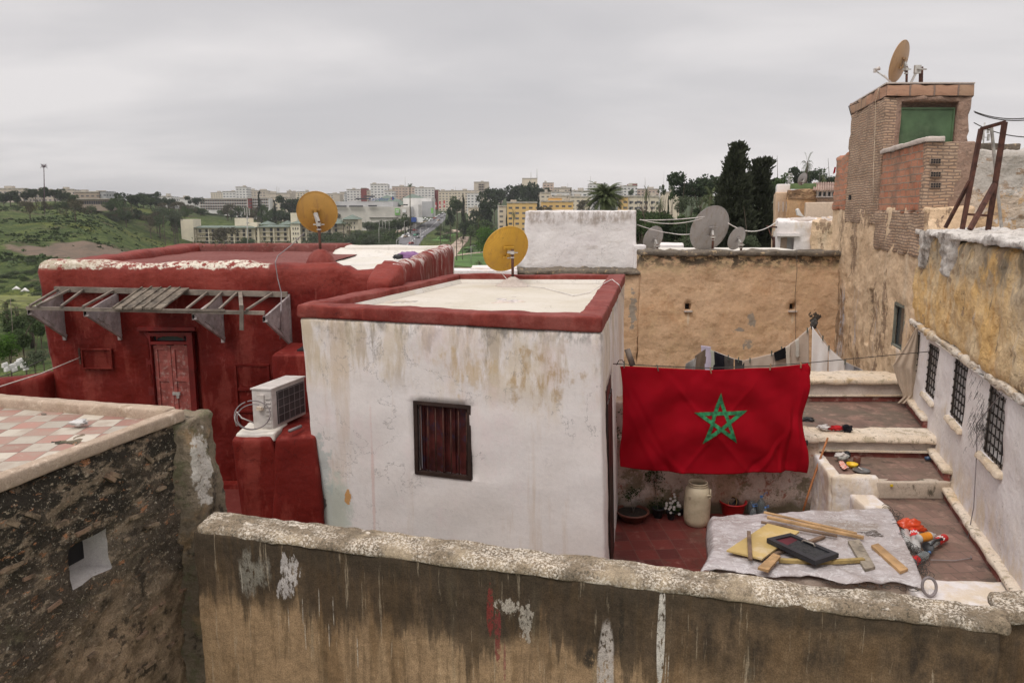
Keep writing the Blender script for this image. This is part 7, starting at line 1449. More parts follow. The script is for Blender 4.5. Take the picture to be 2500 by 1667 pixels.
for i in range(34):
    px = 452 + i * 12.6 + rr.uniform(-5, 5); ptree(int(px), rr.uniform(497, 522) - (6 if 690 < px < 760 else 0), rr.uniform(540, 620), rr.choice(['brown', 'mid', 'pine', 'euc', 'mid', 'bush']), rr.uniform(20, 34), 'tree in the dense dark belt between the cream hotel and the long white one', 'trees in the dark belt behind the cream hotel')
for i in range(30): ptree(rr.randint(262, 450), rr.uniform(503, 530), rr.uniform(430, 480), rr.choice(['bush', 'brown', 'mid', 'olive']), rr.uniform(18, 30), 'low green tree at the foot of the belt right of the arcaded building', 'low trees at the foot of the left belt')
for px, py, w_, k, Y, lab in [(632, 466, 17, 'spike', 590, 'tall conifer standing before the long white balconied building'), (669, 488, 15, 'spike', 590, 'shorter conifer right of the tall one before the long white building'), (712, 478, 44, 'pine', 600, 'broad dark pine left of the ochre dish'), (540, 555, 58, 'brown', 425, 'big dark brown-green tree before the left wing of the cream hotel'), (606, 580, 30, 'mid', 425, 'small round tree before the hotel, right of the big one'), (577, 585, 22, 'bush', 425, 'low bush between two trees before the hotel'), (663, 582, 11, 'spike', 425, 'dark spiky shrub before the middle wing of the hotel'), (702, 588, 18, 'mid', 425, 'low tree before the hotel just left of the ochre dish mast'), (724, 588, 14, 'spike', 425, 'small spiky tree by the small-windowed hotel tower')]: ptree(px, py, Y, k, w_, lab)
rr = random.Random(15)
for i in range(34):
    px = rr.uniform(760, 960); yb = rr.uniform(0, 1); py = 600 - 45 * yb * (.5 + .5 * (px - 760) / 200) - rr.uniform(6, 16); ptree(int(px), py, lerp(400, 470, yb), rr.choice(['olive', 'olive', 'mid', 'bush']), rr.uniform(22, 34), 'grey-green olive tree in the grove between the hotel and the road', 'olive trees between the hotel and the road')
for i in range(14):
    px = 895 + i * 8.5; py = 545 - i * 1.0 - rr.uniform(0, 8); ptree(int(px), py, 505 + i * 3, rr.choice(['olive', 'mid', 'bush']), rr.uniform(20, 28), 'roadside tree on the bank below the long blank mall wall', 'trees on the bank below the mall')
ptree(989, 523, 540, 'mid', 30, 'larger dark tree at the corner of the mall by the tall mast')
for px, py, w_, k, Y, lab in [(1099, 500, 28, 'eucd', 480, 'dark ivy-like tree right beside the road'), (1116, 480, 34, 'mid', 500, 'pale green-topped tree beside the road'), (1131, 475, 18, 'spike', 495, 'pointed dark cypress rising between the roadside trees'), (1170, 498, 38, 'eucd', 500, 'dark tree behind the shrubs between the road and yellow block'), (1186, 468, 58, 'eucd', 490, 'tall loose eucalyptus left of the yellow apartment block'), (1222, 453, 50, 'pine', 640, 'large dark pine above the yellow apartment block, left of the umbrella pine'), (1206, 462, 30, 'pine', 645, 'smaller dark pine at the left shoulder of the large pine'), (1250, 467, 13, 'spike', 600, 'thin cypress between the large pine and the umbrella pine'), (1284, 447, 64, 'umbrella', 640, 'umbrella pine under the cream tower with aerials'), (1311, 456, 26, 'umbrella', 640, 'small round pine right of the umbrella pine'), (1295, 478, 54, 'pine', 630, 'low dark tree mass under the umbrella pine'), (1148, 537, 42, 'pine', 450, 'dark rounded shrub clump below the roadside trees'), (1188, 537, 64, 'mid', 400, 'mid green tree mass behind the bright green tree'), (1186, 556, 54, 'bright', 340, 'bright green leafy tree in the park'), (1350, 467, 36, 'olive', 640, 'pale green tree before the white terraced houses'), (1394, 461, 11, 'spike', 680, 'dark spire tree among the white terraced houses'), (1388, 482, 22, 'spike', 480, 'dark conifer before the right yellow building'), (1422, 488, 28, 'brown', 470, 'grey loose tree left of the big date palm'), (1320, 504, 26, 'brown', 440, 'brownish shrub tree above the white block, left one'), (1343, 506, 20, 'brown', 440, 'brownish shrub tree above the white block, right one'), (1540, 462, 14, 'mid', 640, 'small tree before the white flats right of the date palm'), (1237, 522, 12, 'spike', 395, 'thin cypress by the foot of the yellow apartment block'), (1500, 478, 30, 'brown', 400, 'dull tree tight against the right side of the date palm')]: ptree(px, py, Y, k, w_, lab)
rr = random.Random(22)
for i in range(46):
    px = rr.uniform(1060, 1275); py = rr.uniform(562, 630); 
    if 1096 < px < 1142 and 575 < py < 632: continue
    p = terr_hit(px, py); ptree(int(px), py - rr.uniform(8, 15), p.y, rr.choice(['bush', 'olive', 'brightbush', 'bush']), rr.uniform(14, 26), 'low park shrub beside the paths and lawns', 'shrubs planted in the park')
for px, py, w_, k, Y, lab in [(1712, 419, 84, 'pine', 170, 'broad dark pine left of the two tall cypresses'), (1690, 440, 50, 'pine', 172, 'darker left shoulder tree of the broad pine'), (1667, 474, 46, 'olive', 120, 'light green tree below the broad dark pine'), (1643, 452, 20, 'euc', 200, 'wispy tree left of the broad dark pine'), (1620, 450, 15, 'euc', 200, 'thin wispy tree farthest left of the pine group'), (1632, 478, 9, 'spike', 130, 'very thin dark cypress before the wispy trees'), (1902, 424, 52, 'mid', 90, 'green tree directly behind the right cypress'), (1971, 408, 50, 'pine', 220, 'round dark tree with a palm above it behind the rooftop houses'), (1948, 430, 20, 'mid', 220, 'small tree left of the round dark tree'), (2024, 427, 32, 'pine', 200, 'dark tree peeping by the left edge of the brick tower'), (2031, 440, 22, 'brightbush', 60, 'bright green plant on the roof terrace beside the brick tower'), (1705, 515, 44, 'bush', 90, 'green bush behind the largest grey dish'), (1678, 572, 52, 'olive', 55, 'olive bush left of the largest grey dish foot'), (1830, 570, 40, 'olive', 50, 'olive bush right of the small right dish')]:
    ptree(px, py, Y, k, w_, lab)
rr = random.Random(31)
for i in range(38):
    px = rr.uniform(1562, 1770); ptree(int(px), rr.uniform(505, 560), rr.uniform(58, 130), rr.choice(['pine', 'mid', 'pine', 'bush', 'eucd']), rr.uniform(36, 60), 'dark tree in the thick garden behind the grey dishes', 'garden trees behind the grey dishes')
for i in range(12): ptree(rr.randint(1556, 1600), rr.uniform(500, 560), rr.uniform(60, 110), rr.choice(['pine', 'mid', 'bush']), rr.uniform(34, 50), 'dark tree in the thick garden behind the grey dishes', 'garden trees behind the grey dishes')
rr = random.Random(33)
for px, py, w_, Y, k, lab in [(17, 815, 62, 60, 'bright', 'bright green leafy tree at the far left edge below the slope'), (52, 800, 50, 66, 'mid', 'mid green tree by the left corner of the red house'), (80, 850, 50, 48, 'olive', 'grey-green olive against the left corner of the red house'), (95, 780, 40, 75, 'mid', 'tree just showing past the left corner of the red house'), (30, 760, 60, 95, 'mid', 'shaggy tree under the small palms at the left edge'), (75, 745, 50, 100, 'bush', 'bushy tree beside the palms at the left edge')]: ptree(px, py, Y, k, w_, lab)
for i in range(30):
    px = rr.uniform(-10, 110); py = rr.uniform(655, 730) if i % 2 else rr.uniform(590, 700); p = terr_hit(px, py + 12); ptree(int(px), py, p.y, rr.choice(['bush', 'bush', 'olive']), rr.uniform(14, 30), 'scrubby bush scattered on the green slope at the left', 'bushes on the left slope')
# scrub: uncountable low growth on the slope
b = MB(); rr = random.Random(44)
for i in range(3200):
    px = rr.uniform(0, 1) ** 1.2 * 460 - 10; py = 505 + 190 * rr.random() ** 1.6; p = terr_hit(px, py)
    if ((p.x + 150) / 27) ** 2 + ((p.y - 262) / 34) ** 2 < 1 and rr.random() < .9: continue
    if fbm((p.x / 40, p.y / 40, 5), 1, 3) < rr.uniform(-.3, .35): continue
    s = rr.uniform(.4, 1.5)
    for k in range(9):
        q = p + Vector((rr.gauss(0, .5), rr.gauss(0, .5), rr.uniform(0, .6))) * s; a = Vector((rr.gauss(0, 1), rr.gauss(0, 1), rr.gauss(0, 1))).normalized(); c_ = a.cross(Vector((0, .3, 1))).normalized(); b.add([q - a * s * .5, q + c_ * s * .45, q + a * s * .5, q - c_ * s * .4], [(0, 1, 2, 3)], smooth=False)
o = b.build('scrub', M_tmid, recalc=False); tag(o, 'low scrub dotted over the grassy hillside', 'scrub', kind='stuff')
# the two tall cypresses, dense and close
def cypress(px, pytop, Y, prof, n, seed, label):
    p = at(px, pytop, Y); zb = TZf(p.x, Y); H = p.z - zb; t = thing('cypress_tree', label, 'tree', (p.x, Y, zb)); rr = random.Random(seed); b = MB(); pxm = Y / F
    tufts = []
    for i in range(int(n / 26)):
        h = rr.random() ** .8; z = H * (1 - h) * .985; row = pytop + h * H / pxm; c0, r = pwl(row, [(a, c) for a, c, d in prof]), pwl(row, [(a, d) for a, c, d in prof]); a = rr.uniform(0, 6.283); r = max(2.0, r - 3); k = rr.uniform(.30, 1.0) * (1 + .16 * noise.noise(Vector((math.cos(a) * 1.6, math.sin(a) * 1.6, z * .55 + seed)))*2)
        tufts.append((Vector((p.x + (c0 - px) * pxm + math.cos(a) * r * pxm * k, Y + math.sin(a) * r * pxm * k, zb + z)), a))
    for c0, a in tufts:
        L = min(rr.uniform(.35, .85), .12 + .9 * math.hypot(c0.x - p.x, c0.y - Y))
        for j in range(26):
            d = Vector((math.cos(a) * .5 + rr.gauss(0, .35), math.sin(a) * .5 + rr.gauss(0, .35), rr.uniform(.5, 1.3))).normalized(); q = c0 + d * rr.uniform(0, L) + Vector((rr.gauss(0, .09), rr.gauss(0, .09), 0)); s = d.cross(Vector((rr.gauss(0, 1), rr.gauss(0, 1), 0))).normalized(); l = rr.uniform(.20, .40)
            b.add([q - s * l * .28, q + d * l * .6 - s * l * .2, q + d * l * 1.2, q + d * l * .5 + s * l * .32], [(0, 1, 2, 3)], smooth=False)
    b.build('crown', M_tcyp, t, recalc=False); b = MB(); b.tube([(p.x, Y, zb), (p.x, Y, zb + H * .5), (p.x, Y, zb + H * .93)], [.35, .22, .04], 8); b.build('trunk', M_bark, t)
cypress(1803, 348, 60, [(348, 1805, 5), (358, 1804, 13), (385, 1799, 19), (400, 1803, 19), (412, 1797, 20), (432, 1796, 26), (450, 1792, 32), (475, 1798, 36), (510, 1795, 40), (560, 1800, 46), (640, 1805, 50)], 34000, 1, 'taller pointed cypress with a notched top, left of the pair')
cypress(1861, 391, 64, [(391, 1861, 12), (402, 1861, 21), (430, 1859, 21), (445, 1855, 25), (470, 1857, 31), (510, 1860, 36), (560, 1858, 38), (640, 1856, 42)], 30000, 2, 'shorter blunt-topped cypress, right of the pair')
# palms
pl_big = palm(5, 110, 4.1, 4.8, thin=.30, leaf_n=40); P_ = at(1475, 486, 118); zb = P_.z + .2 - 4.8; tag(pl_big, 'big date palm spreading above the white rooftop block', 'palm tree'); pl_big.location = (P_.x, 118, zb); 
ex = MB(); ex.tube([(0, 0, 0), (0, 0, -20)], .32, 9); o = ex.build('lower_trunk', M_bark, pl_big, world=False)
pl_s = palm(9, 34, 1.9, 9.0, thin=.16, leaf_n=16)
first = True
for px, pt, Y, sc_, lab in [(1114, 545, 340, .9, 'tall thin palm standing on the pale plaza'), (1075, 550, 420, .8, 'thin palm by the road edge left of the plaza'), (1254, 521, 380, .9, 'thin palm before the yellow apartment block'), (1129, 588, 345, .5, 'very short palm on the plaza'), (838, 545, 430, .9, 'palm before the end block of the cream hotel, left one'), (853, 546, 430, .9, 'palm before the end block of the cream hotel, right one'), (1971, 402, 215, .9, 'palm rising above the round dark tree on the right skyline'), (1578, 470, 330, 1.3, 'palm before the cream flats right of the white block'), (1612, 498, 260, 1.2, 'palm left of the wispy trees behind the garden'), (1168, 535, 420, 1.1, 'bushy palm between the eucalyptus and the dark shrubs'), (1170, 640, 230, 1.0, 'low palm in the park beside the yellow dish, left one'), (1195, 632, 235, 1.0, 'low palm in the park beside the yellow dish, right one'), (14, 740, 105, 1.1, 'palm on the left slope, leftmost of the little grove'), (40, 752, 100, 1.0, 'palm on the left slope, middle of the little grove'), (70, 760, 98, 1.0, 'palm on the left slope, rightmost of the little grove'), (1735, 485, 100, 1.0, 'palm fronds left of the taller cypress'), (2010, 436, 200, 1.0, 'small palm beside the dark tree at the brick tower')]:
    p = at(px, pt, Y); zb = TZf(p.x, Y); h = max(1.5, p.z - zb); s = (sc_ * Y / 380 if Y > 200 else sc_,) * 2 + (h / 9.0,)
    sr = max(.8, min(1.6, sc_ * 1.25)); s = (sr, sr, h / 9.0)
    if first: pl_s.location = (p.x, Y, zb); pl_s.scale = s; tag(pl_s, lab, 'palm tree'); first = False
    else: dup(pl_s, (p.x, Y, zb), px * .1, lab, None, s, 'palm tree')

# ================================================================ far buildings
def wmat(name, wall, winc=(.06, .065, .075), bw=4.0, bh=3.1, mort=1.1, var=.1):
    g = G(name); c, f = g.brick(g.uvs, bw, bh, mort, winc, tuple(x * 2.2 for x in winc), wall, off=0.0); c = g.mix(g.mul(g.step(g.noise(.06, 4, .6), .4, .7), .3), c, tuple(x * .75 for x in wall)); return g.out(c, .85, spec=.2)
WM = {}
def wm(key):
    if key not in WM:
        col = {'white': (.68, .66, .63), 'cream': (.64, .56, .44), 'beige': (.52, .45, .37), 'tan': (.36, .29, .23), 'pink': (.56, .44, .36), 'yellow': (.66, .44, .18), 'grey': (.42, .42, .42), 'red': (.20, .045, .04), 'blank': (.56, .53, .48), 'hotel': (.70, .63, .49)}[key.split('_')[0]]
        WM[key] = simple('painted_wall_' + key, col, .9, .08, .2, obj=False) if key.endswith('_b') or key in ('blank', 'hotel') else wmat('windowed_wall_' + key, col)
    return WM[key]
M_roofgrn = simple('green_roof_tiles', (.13, .165, .135), .7, .2, .5, obj=False); M_parap = simple('pale_parapet', (.42, .38, .32), .9, .15, 1, obj=False); M_fwin = simple('far_window_dark', (.045, .045, .05), .4, .3, .1)
def fbox(b, x0, x1, y0, y1, z0, z1, mi=0):
    vs = [(x0, y0, z0), (x1, y0, z0), (x1, y1, z0), (x0, y1, z0), (x0, y0, z1), (x1, y0, z1), (x1, y1, z1), (x0, y1, z1)]
    H = z1 - z0; t = .4
    def uvq(L): return [(0, -H + t + 60), (L, -H + t + 60), (L, t + 60), (0, t + 60)]
    b.add(vs, [(0, 1, 5, 4), (1, 2, 6, 5), (2, 3, 7, 6), (3, 0, 4, 7), (4, 5, 6, 7)], uvs=[uvq(x1 - x0), uvq(y1 - y0), uvq(x1 - x0), uvq(y1 - y0), [(-.1, -.1)] * 4], mi=mi, smooth=False)
def bld(px0, px1, top, Y, mat, label, group=None, dep=14, hut=True, base=None, name='apartment_block', cat='building', seed=None, para=True, wins=None):
    a, c = at(px0, top, Y), at(px1, top, Y); zb = TZf((a.x + c.x) / 2, Y) - 1.5 if base is None else base; zt = a.z; t = thing(name, label, cat, ((a.x + c.x) / 2, Y, zb), group=group); b = MB(); fbox(b, a.x, c.x, Y, Y + dep, zb, zt); b.build('wall', wm(mat), t, recalc=False); rr = random.Random(px0 * 3 + top if seed is None else seed)
    if para: b = MB(); b.box(((a.x + c.x) / 2, Y - .12, zt + .15), (c.x - a.x + .5, .5, .8)); b.build('cornice', M_parap, t)
    if hut and c.x - a.x > 6:
        b = MB(); w = (c.x - a.x) * rr.uniform(.15, .3); x = rr.uniform(a.x + w, c.x - w); fbox(b, x - w / 2, x + w / 2, Y + 3, Y + 7, zt, zt + rr.uniform(1.6, 2.8)); b.build('roof_hut', M_parap, t, recalc=False)
    if wins:
        cols, rows, ww, wh_, z0_ = wins; me = None
        for r_ in range(rows):
            for k in range(cols):
                x = lerp(a.x, c.x, (k + .5) / cols); z = zt - z0_ - r_ * 3.05
                if me is None: m = MB(); m.box((0, 0, 0), (ww, .16, wh_)); o = m.build('window', M_fwin, t, world=False); me = o.data; o.location = (x - t.location.x, -.03, z - zb)
                else: o = bpy.data.objects.new('window', me); C.objects.link(o); o.parent = t; o.location = (x - t.location.x, -.03, z - zb)
    return t
# named ones
bld(-30, 68, 461, 600, 'beige', 'long pale flat building at the extreme left behind the dark trees', dep=20); bld(70, 128, 463, 640, 'beige', 'pale building partly hidden behind the tall mast and trees'); bld(140, 181, 463, 620, 'beige', 'pale low building between two dark trees left of the brown one'); bld(181, 240, 469, 560, 'tan', 'brown low modern building above the arcade'); bld(236, 258, 467, 562, 'grey', 'glassy grey end of the brown modern building', hut=False)
ar = thing('arcaded_building', 'low arcaded building with a row of round arches on the left hilltop', 'building', (-235, 450, 3)); a, c = at(193, 487, 452), at(267, 487, 452); zf = at(230, 499, 452).z
b = MB(); b.box(((a.x + c.x) / 2, 456, (a.z + zf) / 2 - 2), (c.x - a.x, 8, a.z - zf + 4)); b.build('wall', wm('tan_b'), ar); b = MB(); b.box(((a.x + c.x) / 2, 455, a.z + .25), (c.x - a.x + 1.5, 9, .5)); b.build('roof_slab', M_parap, ar)
for k in range(13):
    x = lerp(a.x + .9, c.x - .9, k / 12); b = MB(); P = [(x - .55, 451.9, zf)] + [(x + math.cos(math.pi - math.pi * q / 8) * .55, 451.9, zf + 1.5 + math.sin(math.pi * q / 8) * .6) for q in range(9)] + [(x + .55, 451.9, zf)]; b.prism(P, (0, .2, 0)); b.build('arch', M_fwin, ar)
bld(384, 420, 480, 640, 'white', 'small white house right of the dark belt of trees'); bld(420, 470, 484, 660, 'white_b', 'low bright white roofline left of the long balconied building')
lh = bld(485, 605, 486, 640, 'white_b', 'long white building with four rows of continuous balconies', dep=16, hut=False); 
def bands(t, px0, px1, rows, Y, n):
    a = at(px0, rows[0], Y); c = at(px1, rows[0], Y)
    for r_ in rows:
        z = at(px0, r_, Y).z; b = MB(); b.box(((a.x + c.x) / 2, Y - .05, z), (c.x - a.x - .8, .2, 1.55)); rec = b.build('balcony_recess', M_fwin, t); b = MB()
        for k in range(n): b.box((lerp(a.x + 1, c.x - 1, k / (n - 1)), Y - .25, z), (.7, .4, 1.5))
        b.build('partition', wm('tan_b'), rec)
bands(lh, 486, 604, (490, 497, 504, 510), 640, 20)
lh2 = bld(613, 657, 484, 640, 'white_b', 'right wing of the long white building beyond the red stair tower', dep=16, hut=False); bands(lh2, 614, 656, (488, 495, 502, 508), 640, 8); bld(604.5, 613, 484, 638, 'red', 'narrow red stair tower between the two white wings', hut=False, name='stair_tower')
bld(657, 700, 482, 650, 'cream', 'cream block right of the long white balconied building'); bld(543, 575, 468, 900, 'white', 'white terraces stepping up left of the white skyline tower'); bld(575, 603, 457, 900, 'white', 'white stepped tower block above the long balconied building'); bld(603, 655, 466, 950, 'beige', 'beige block right of the white stepped tower'); bld(650, 708, 472, 900, 'beige_b', 'long beige roof above the conifer')
bld(846, 880, 463, 900, 'white', 'white skyline block just right of the ochre dish'); bld(881, 895, 460, 880, 'red_b', 'dark red slab of a building on the skyline', hut=False); bld(895, 906, 466, 880, 'beige', 'small beige block tight against the red slab'); bld(904, 946, 450, 860, 'white', 'large white office block with a glazed left side above the mall sign'); bld(938, 962, 467, 840, 'white', 'low white flats right of the large white office block')
bld(957, 1012, 456, 900, 'pink', 'pinkish apartment block behind the palm-shaped mast'); bld(1012, 1060, 459, 880, 'white', 'white apartment block with many windows right of the palm-shaped mast'); bld(1058, 1072, 464, 885, 'red_b', 'small dark red building right of the white apartment block', hut=False); bld(1070, 1112, 467, 860, 'cream', 'cream flats above the red and white banners'); bld(1108, 1172, 466, 820, 'cream', 'long cream building with two window rows left of the tower block'); bld(1140, 1170, 472, 800, 'white', 'white cube building before the tower block')
tb_ = bld(1157, 1193, 445, 900, 'beige_b', 'ten-storey beige tower block with dark balcony bands', hut=True, dep=20); bands(tb_, 1167, 1183, (451, 457, 463, 469, 475), 899.5, 3)
wt = bld(1275, 1312, 436, 900, 'cream_b', 'cream castle-like tower carrying aerials above the umbrella pine', hut=False, dep=20)
for x, t_, l in ((1297, 421, 'thin'), (1311, 412, 'lattice')): b = MB(); b.tube([at(x, 440, 901), at(x, t_, 901)], .35 if l == 'lattice' else .12, 5); b.build('aerial', M_galv, wt)
bld(1326, 1352, 447, 860, 'pink', 'pinkish block right of the cream aerial tower'); bld(1352, 1396, 459, 850, 'beige', 'low beige houses right of the pinkish block'); bld(1438, 1466, 449, 800, 'white', 'white block with a mast left of the date palm'); bld(1498, 1526, 458, 800, 'grey_b', 'grey-blue block right of the date palm'); bld(1522, 1556, 454, 780, 'white', 'white flats with a dark red rooftop, right of the date palm'); bld(1536, 1556, 449, 785, 'red_b', 'dark red rooftop storey on the white flats', hut=False); bld(1556, 1610, 462, 800, 'pink', 'tan flats with a tall aerial right of the white flats')
for px0, px1, top, Y, m, lab in [(1319, 1345, 471, 560, 'cream', 'white terraced house behind the left end of the white block top, upper one'), (1345, 1390, 469, 600, 'white', 'white terraced house with a planted roof, middle of the upper row'), (1398, 1444, 467, 600, 'white', 'white terraced house nearest the date palm in the upper row'), (1352, 1395, 479, 560, 'cream_b', 'cream terrace house in the lower row left of the spire tree'), (1392, 1442, 481, 540, 'cream', 'cream terrace house in the lower row right of the spire tree')]: bld(px0, px1, top, Y, m, lab)
bld(1238, 1311, 495, 430, 'yellow', 'yellow four-storey apartment block left above the white rooftop block', dep=12, wins=None); bld(1216, 1236, 504, 445, 'cream', 'narrow pale wing at the left of the yellow apartment block', hut=False); bld(1322, 1400, 492, 460, 'yellow', 'second yellow building peeping over the white rooftop block'); bld(1340, 1372, 483, 470, 'yellow_b', 'raised rear part of the second yellow building'); bld(1518, 1533, 480, 400, 'yellow', 'yellow end of the cream flats right of the date palm', hut=False); bld(1533, 1612, 480, 401, 'cream', 'cream flats with small dark windows right of the date palm', wins=(6, 3, 1.2, 1.3, 3.4)); bld(1625, 1660, 470, 420, 'cream_b', 'cream wall glimpsed between the wispy trees'); bld(1143, 1172, 508, 560, 'cream', 'cream building hidden among the roadside trees')
# filler city on the far ridge
rr = random.Random(77); mats_ = ['white', 'cream', 'beige', 'white', 'pink', 'cream', 'beige_b', 'grey']
for i in range(64):
    px = rr.uniform(500, 1660); w_ = rr.uniform(12, 34); top = rr.uniform(464, 474) + (6 if px < 600 else 0) + (4 if px > 1560 else 0); bld(int(px), int(px + w_), top, rr.uniform(950, 1350), rr.choice(mats_), 'small pale flat-roofed block crowded on the distant city ridge', 'blocks on the distant city ridge', seed=i, dep=20)
for px, top in ((676, 455), (681, 459), (729, 466), (1296, 420), (1442, 430), (1546, 466), (1386, 448), (1575, 434), (1112, 456), (989, 432)): b = MB(); b.tube([at(px, 480, 880), at(px, top, 880)], [.45, .22], 5); tag(b.build('aerial_mast', M_galv), 'thin aerial mast standing up on the distant skyline', 'mast', 'aerial masts on the city skyline')
# the mall
ml = thing('shopping_mall', 'huge blank beige mall with green pyramid roofs and a blue rooftop sign', 'building', at(940, 560, 560))
def mbx(px0, px1, t, bt_, Y, dep, mat, nm, par=ml): a = at(px0, t, Y); c = at(px1, bt_, Y); b = MB(); fbox(b, a.x, c.x, Y, Y + dep, c.z, a.z); return b.build(nm, mat, par, recalc=False)
mbx(818, 1002, 505, 566, 560, 60, wm('blank'), 'wall'); mbx(818, 960, 492, 507, 575, 40, wm('grey_b'), 'upper_roof'); mbx(996, 1008, 505, 545, 562, 30, wm('grey_b'), 'dark_corner'); mbx(1003, 1022, 500, 536, 565, 20, wm('white_b'), 'billboard_wall'); mbx(984, 1054, 484, 530, 600, 30, wm('white_b'), 'entrance_block'); mbx(1030, 1056, 492, 530, 590, 12, wm('grey_b'), 'glass_front')
for k, (x0, x1, t, bt_, Y, ax0) in enumerate([(898, 996, 476, 499, 600, 945), (980, 1038, 473, 485, 610, 1006)]):
    a, c, tp_ = at(x0, bt_, Y), at(x1, bt_, Y), at(ax0, t, Y + 12); b = MB(); b.add([a, c, (c.x, Y + 26, c.z), (a.x, Y + 26, a.z), tp_, (a.x, Y, a.z - 1), (c.x, Y, c.z - 1)], [(0, 1, 4), (1, 2, 4), (2, 3, 4), (3, 0, 4), (5, 6, 1, 0)], smooth=False); b.build('pyramid_roof', M_roofgrn, ml, recalc=False)
for x0, x1, t in [(818, 846, 502), (852, 886, 502), (899, 920, 501), (868, 905, 484), (888, 915, 478)]: o = mbx(x0, x1, t, t + 3.4, 558 if t > 490 else 574, 1, M_fwin, 'roof_vents')
mbx(902, 972, 531, 532.5, 559, 1.5, simple('dark_ledge', (.14, .14, .12), .8), 'ledge')
def text(s, px, py, hpx, Y, mat, name, parent, ext=.15):
    cu = bpy.data.curves.new(name, 'FONT'); cu.body = s; cu.size = hpx / F * Y * 1.38; cu.extrude = ext; cu.align_x = 'CENTER'; cu.align_y = 'CENTER'; o = bpy.data.objects.new('tmp_text', cu); C.objects.link(o); bpy.context.view_layer.update(); me = bpy.data.meshes.new_from_object(o.evaluated_get(bpy.context.evaluated_depsgraph_get())); bpy.data.objects.remove(o)
    me.name = name; me.materials.clear(); me.materials.append(mat); r = bpy.data.objects.new(name, me); C.objects.link(r); r.parent = parent; p = at(px, py, Y) - wpos(parent); r.location = p; r.rotation_euler = (R(90), 0, 0); return r
M_sblue = simple('sign_blue', (.03, .07, .26), .5, .05); M_sgrn = simple('sign_green', (.22, .48, .14), .5, .05); M_swht = simple('sign_white', (.75, .75, .73), .5, .03); M_sred = simple('sign_red', (.5, .04, .05), .5, .05)
rs_ = text('Carrefour', 925, 486.5, 8.6, 556, M_sblue, 'rooftop_sign', ml)
e_b = MB(); p = at(958, 485, 556); s = 4.6 * 556 / F
e_b.prism([(p.x - s * .9, 556, p.z), (p.x - s * .1, 556, p.z + s * .8), (p.x - s * .35, 556, p.z + s * .1), (p.x - s * .35, 556, p.z - s * .1), (p.x - s * .1, 556, p.z - s * .8)], (0, .3, 0)); lg = e_b.build('sign_emblem', M_sred, ml)
e_b = MB(); e_b.prism([(p.x + s * 1.1, 556, p.z), (p.x + s * .2, 556, p.z + s * .95), (p.x - s * .2, 556, p.z + s * .5), (p.x - s * .2, 556, p.z - s * .5), (p.x + s * .2, 556, p.z - s * .95)], (0, .3, 0)); e_b.build('emblem_arrow', M_sblue, lg)
b = MB(); a, c = at(903, 492.5, 556.5), at(948, 492.5, 556.5)
b.box(((a.x + c.x) / 2, 556.6, a.z), (c.x - a.x, .3, .4))
for k in range(9): x = lerp(a.x, c.x, k / 8); b.box((x, 556.6, a.z - 1.0), (.15, .2, 2.4))
b.build('sign_frame', M_galv, rs_.parent) 
text('market', 959, 495.5, 4.0, 556, M_sblue, 'small_sign', ml) if False else None
for x0, x1, t, bt_, mt, nm in [(964, 976, 509, 521, M_sgrn, 'green_poster'), (964, 976, 521.5, 525, M_sgrn, 'poster_footer'), (982, 991, 511, 519, M_swht, 'white_poster'), (1052, 1058, 508, 521, M_sgrn, 'green_banner')]: mbx(x0, x1, t, bt_, 559, .6, mt, nm)
for y in (512.5, 517): mbx(966, 974, y, y + 2.2, 558.6, .3, M_swht, 'poster_motif')
for i, (x, lab) in enumerate([(1064, 'left'), (1074, 'middle'), (1084.5, 'right')]):
    q = at(x, 502 - i * 2, 640); t = thing('street_banner', f'red and white banner on a pole beyond the mall, {lab} of three', 'banner', (q.x, 640, q.z - 7)); b = MB(); b.tube([(q.x - .9, 640, TZf(q.x, 640)), (q.x - .9, 640, q.z + 3)], .12, 5); b.build('pole', M_galv, t); b = MB(); b.box((q.x, 640, q.z), (1.3, .1, 6)); f_ = b.build('fabric', M_sred, t); b = MB(); b.box((q.x, 639.9, q.z - .5), (.7, .1, 1.6)); b.build('motif', M_swht, f_)
tr_ = mbx(1004, 1016, 531, 542, 520, 6, M_sblue, 'blue_truck_body', None); 
tr_.name = 'delivery_truck'; tag(tr_, 'blue box truck parked at the mall corner', 'truck')
o = mbx(1017, 1032, 531, 543, 522, 2, M_swht, 'site_hoarding', None); tag(o, 'white hoarding beside the blue truck', 'hoarding')
# the cream hotel
HY = 465; ht = thing('cream_hotel', 'long cream hotel with green roof edges and rows of dark balcony doors', 'hotel', at(650, 600, HY)); hb = wm('hotel')
def hx(px): return at(px, 580, HY).x
def hzr(py): return at(650, py, HY).z
def hbox(px0, px1, t, bt_, y0, dep, mat, nm, par=ht): b = MB(); fbox(b, hx(px0), hx(px1), y0, y0 + dep, hzr(bt_), hzr(t)); return b.build(nm, mat, par, recalc=False)
for q in [(447, 477, 535.5, 630, 463, 12, 'corner_tower'), (462, 622, 555, 630, 466, 14, 'left_wing'), (565, 601, 533, 556, 472, 8, 'roof_tower'), (601, 619, 544, 556, 472, 8, 'roof_block'), (620, 630, 556, 630, 468, 12, 'link'), (628, 708, 554, 596, 465, 13, 'middle_wing'), (706, 722, 520, 560, 470, 8, 'chimney_tower'), (714, 737, 545, 630, 462, 14, 'small_window_tower'), (735, 845, 545, 630, 466, 14, 'right_wing'), (836, 873, 535, 563, 468, 12, 'end_block')]: hbox(*q[:4], q[4], q[5], hb, q[6])
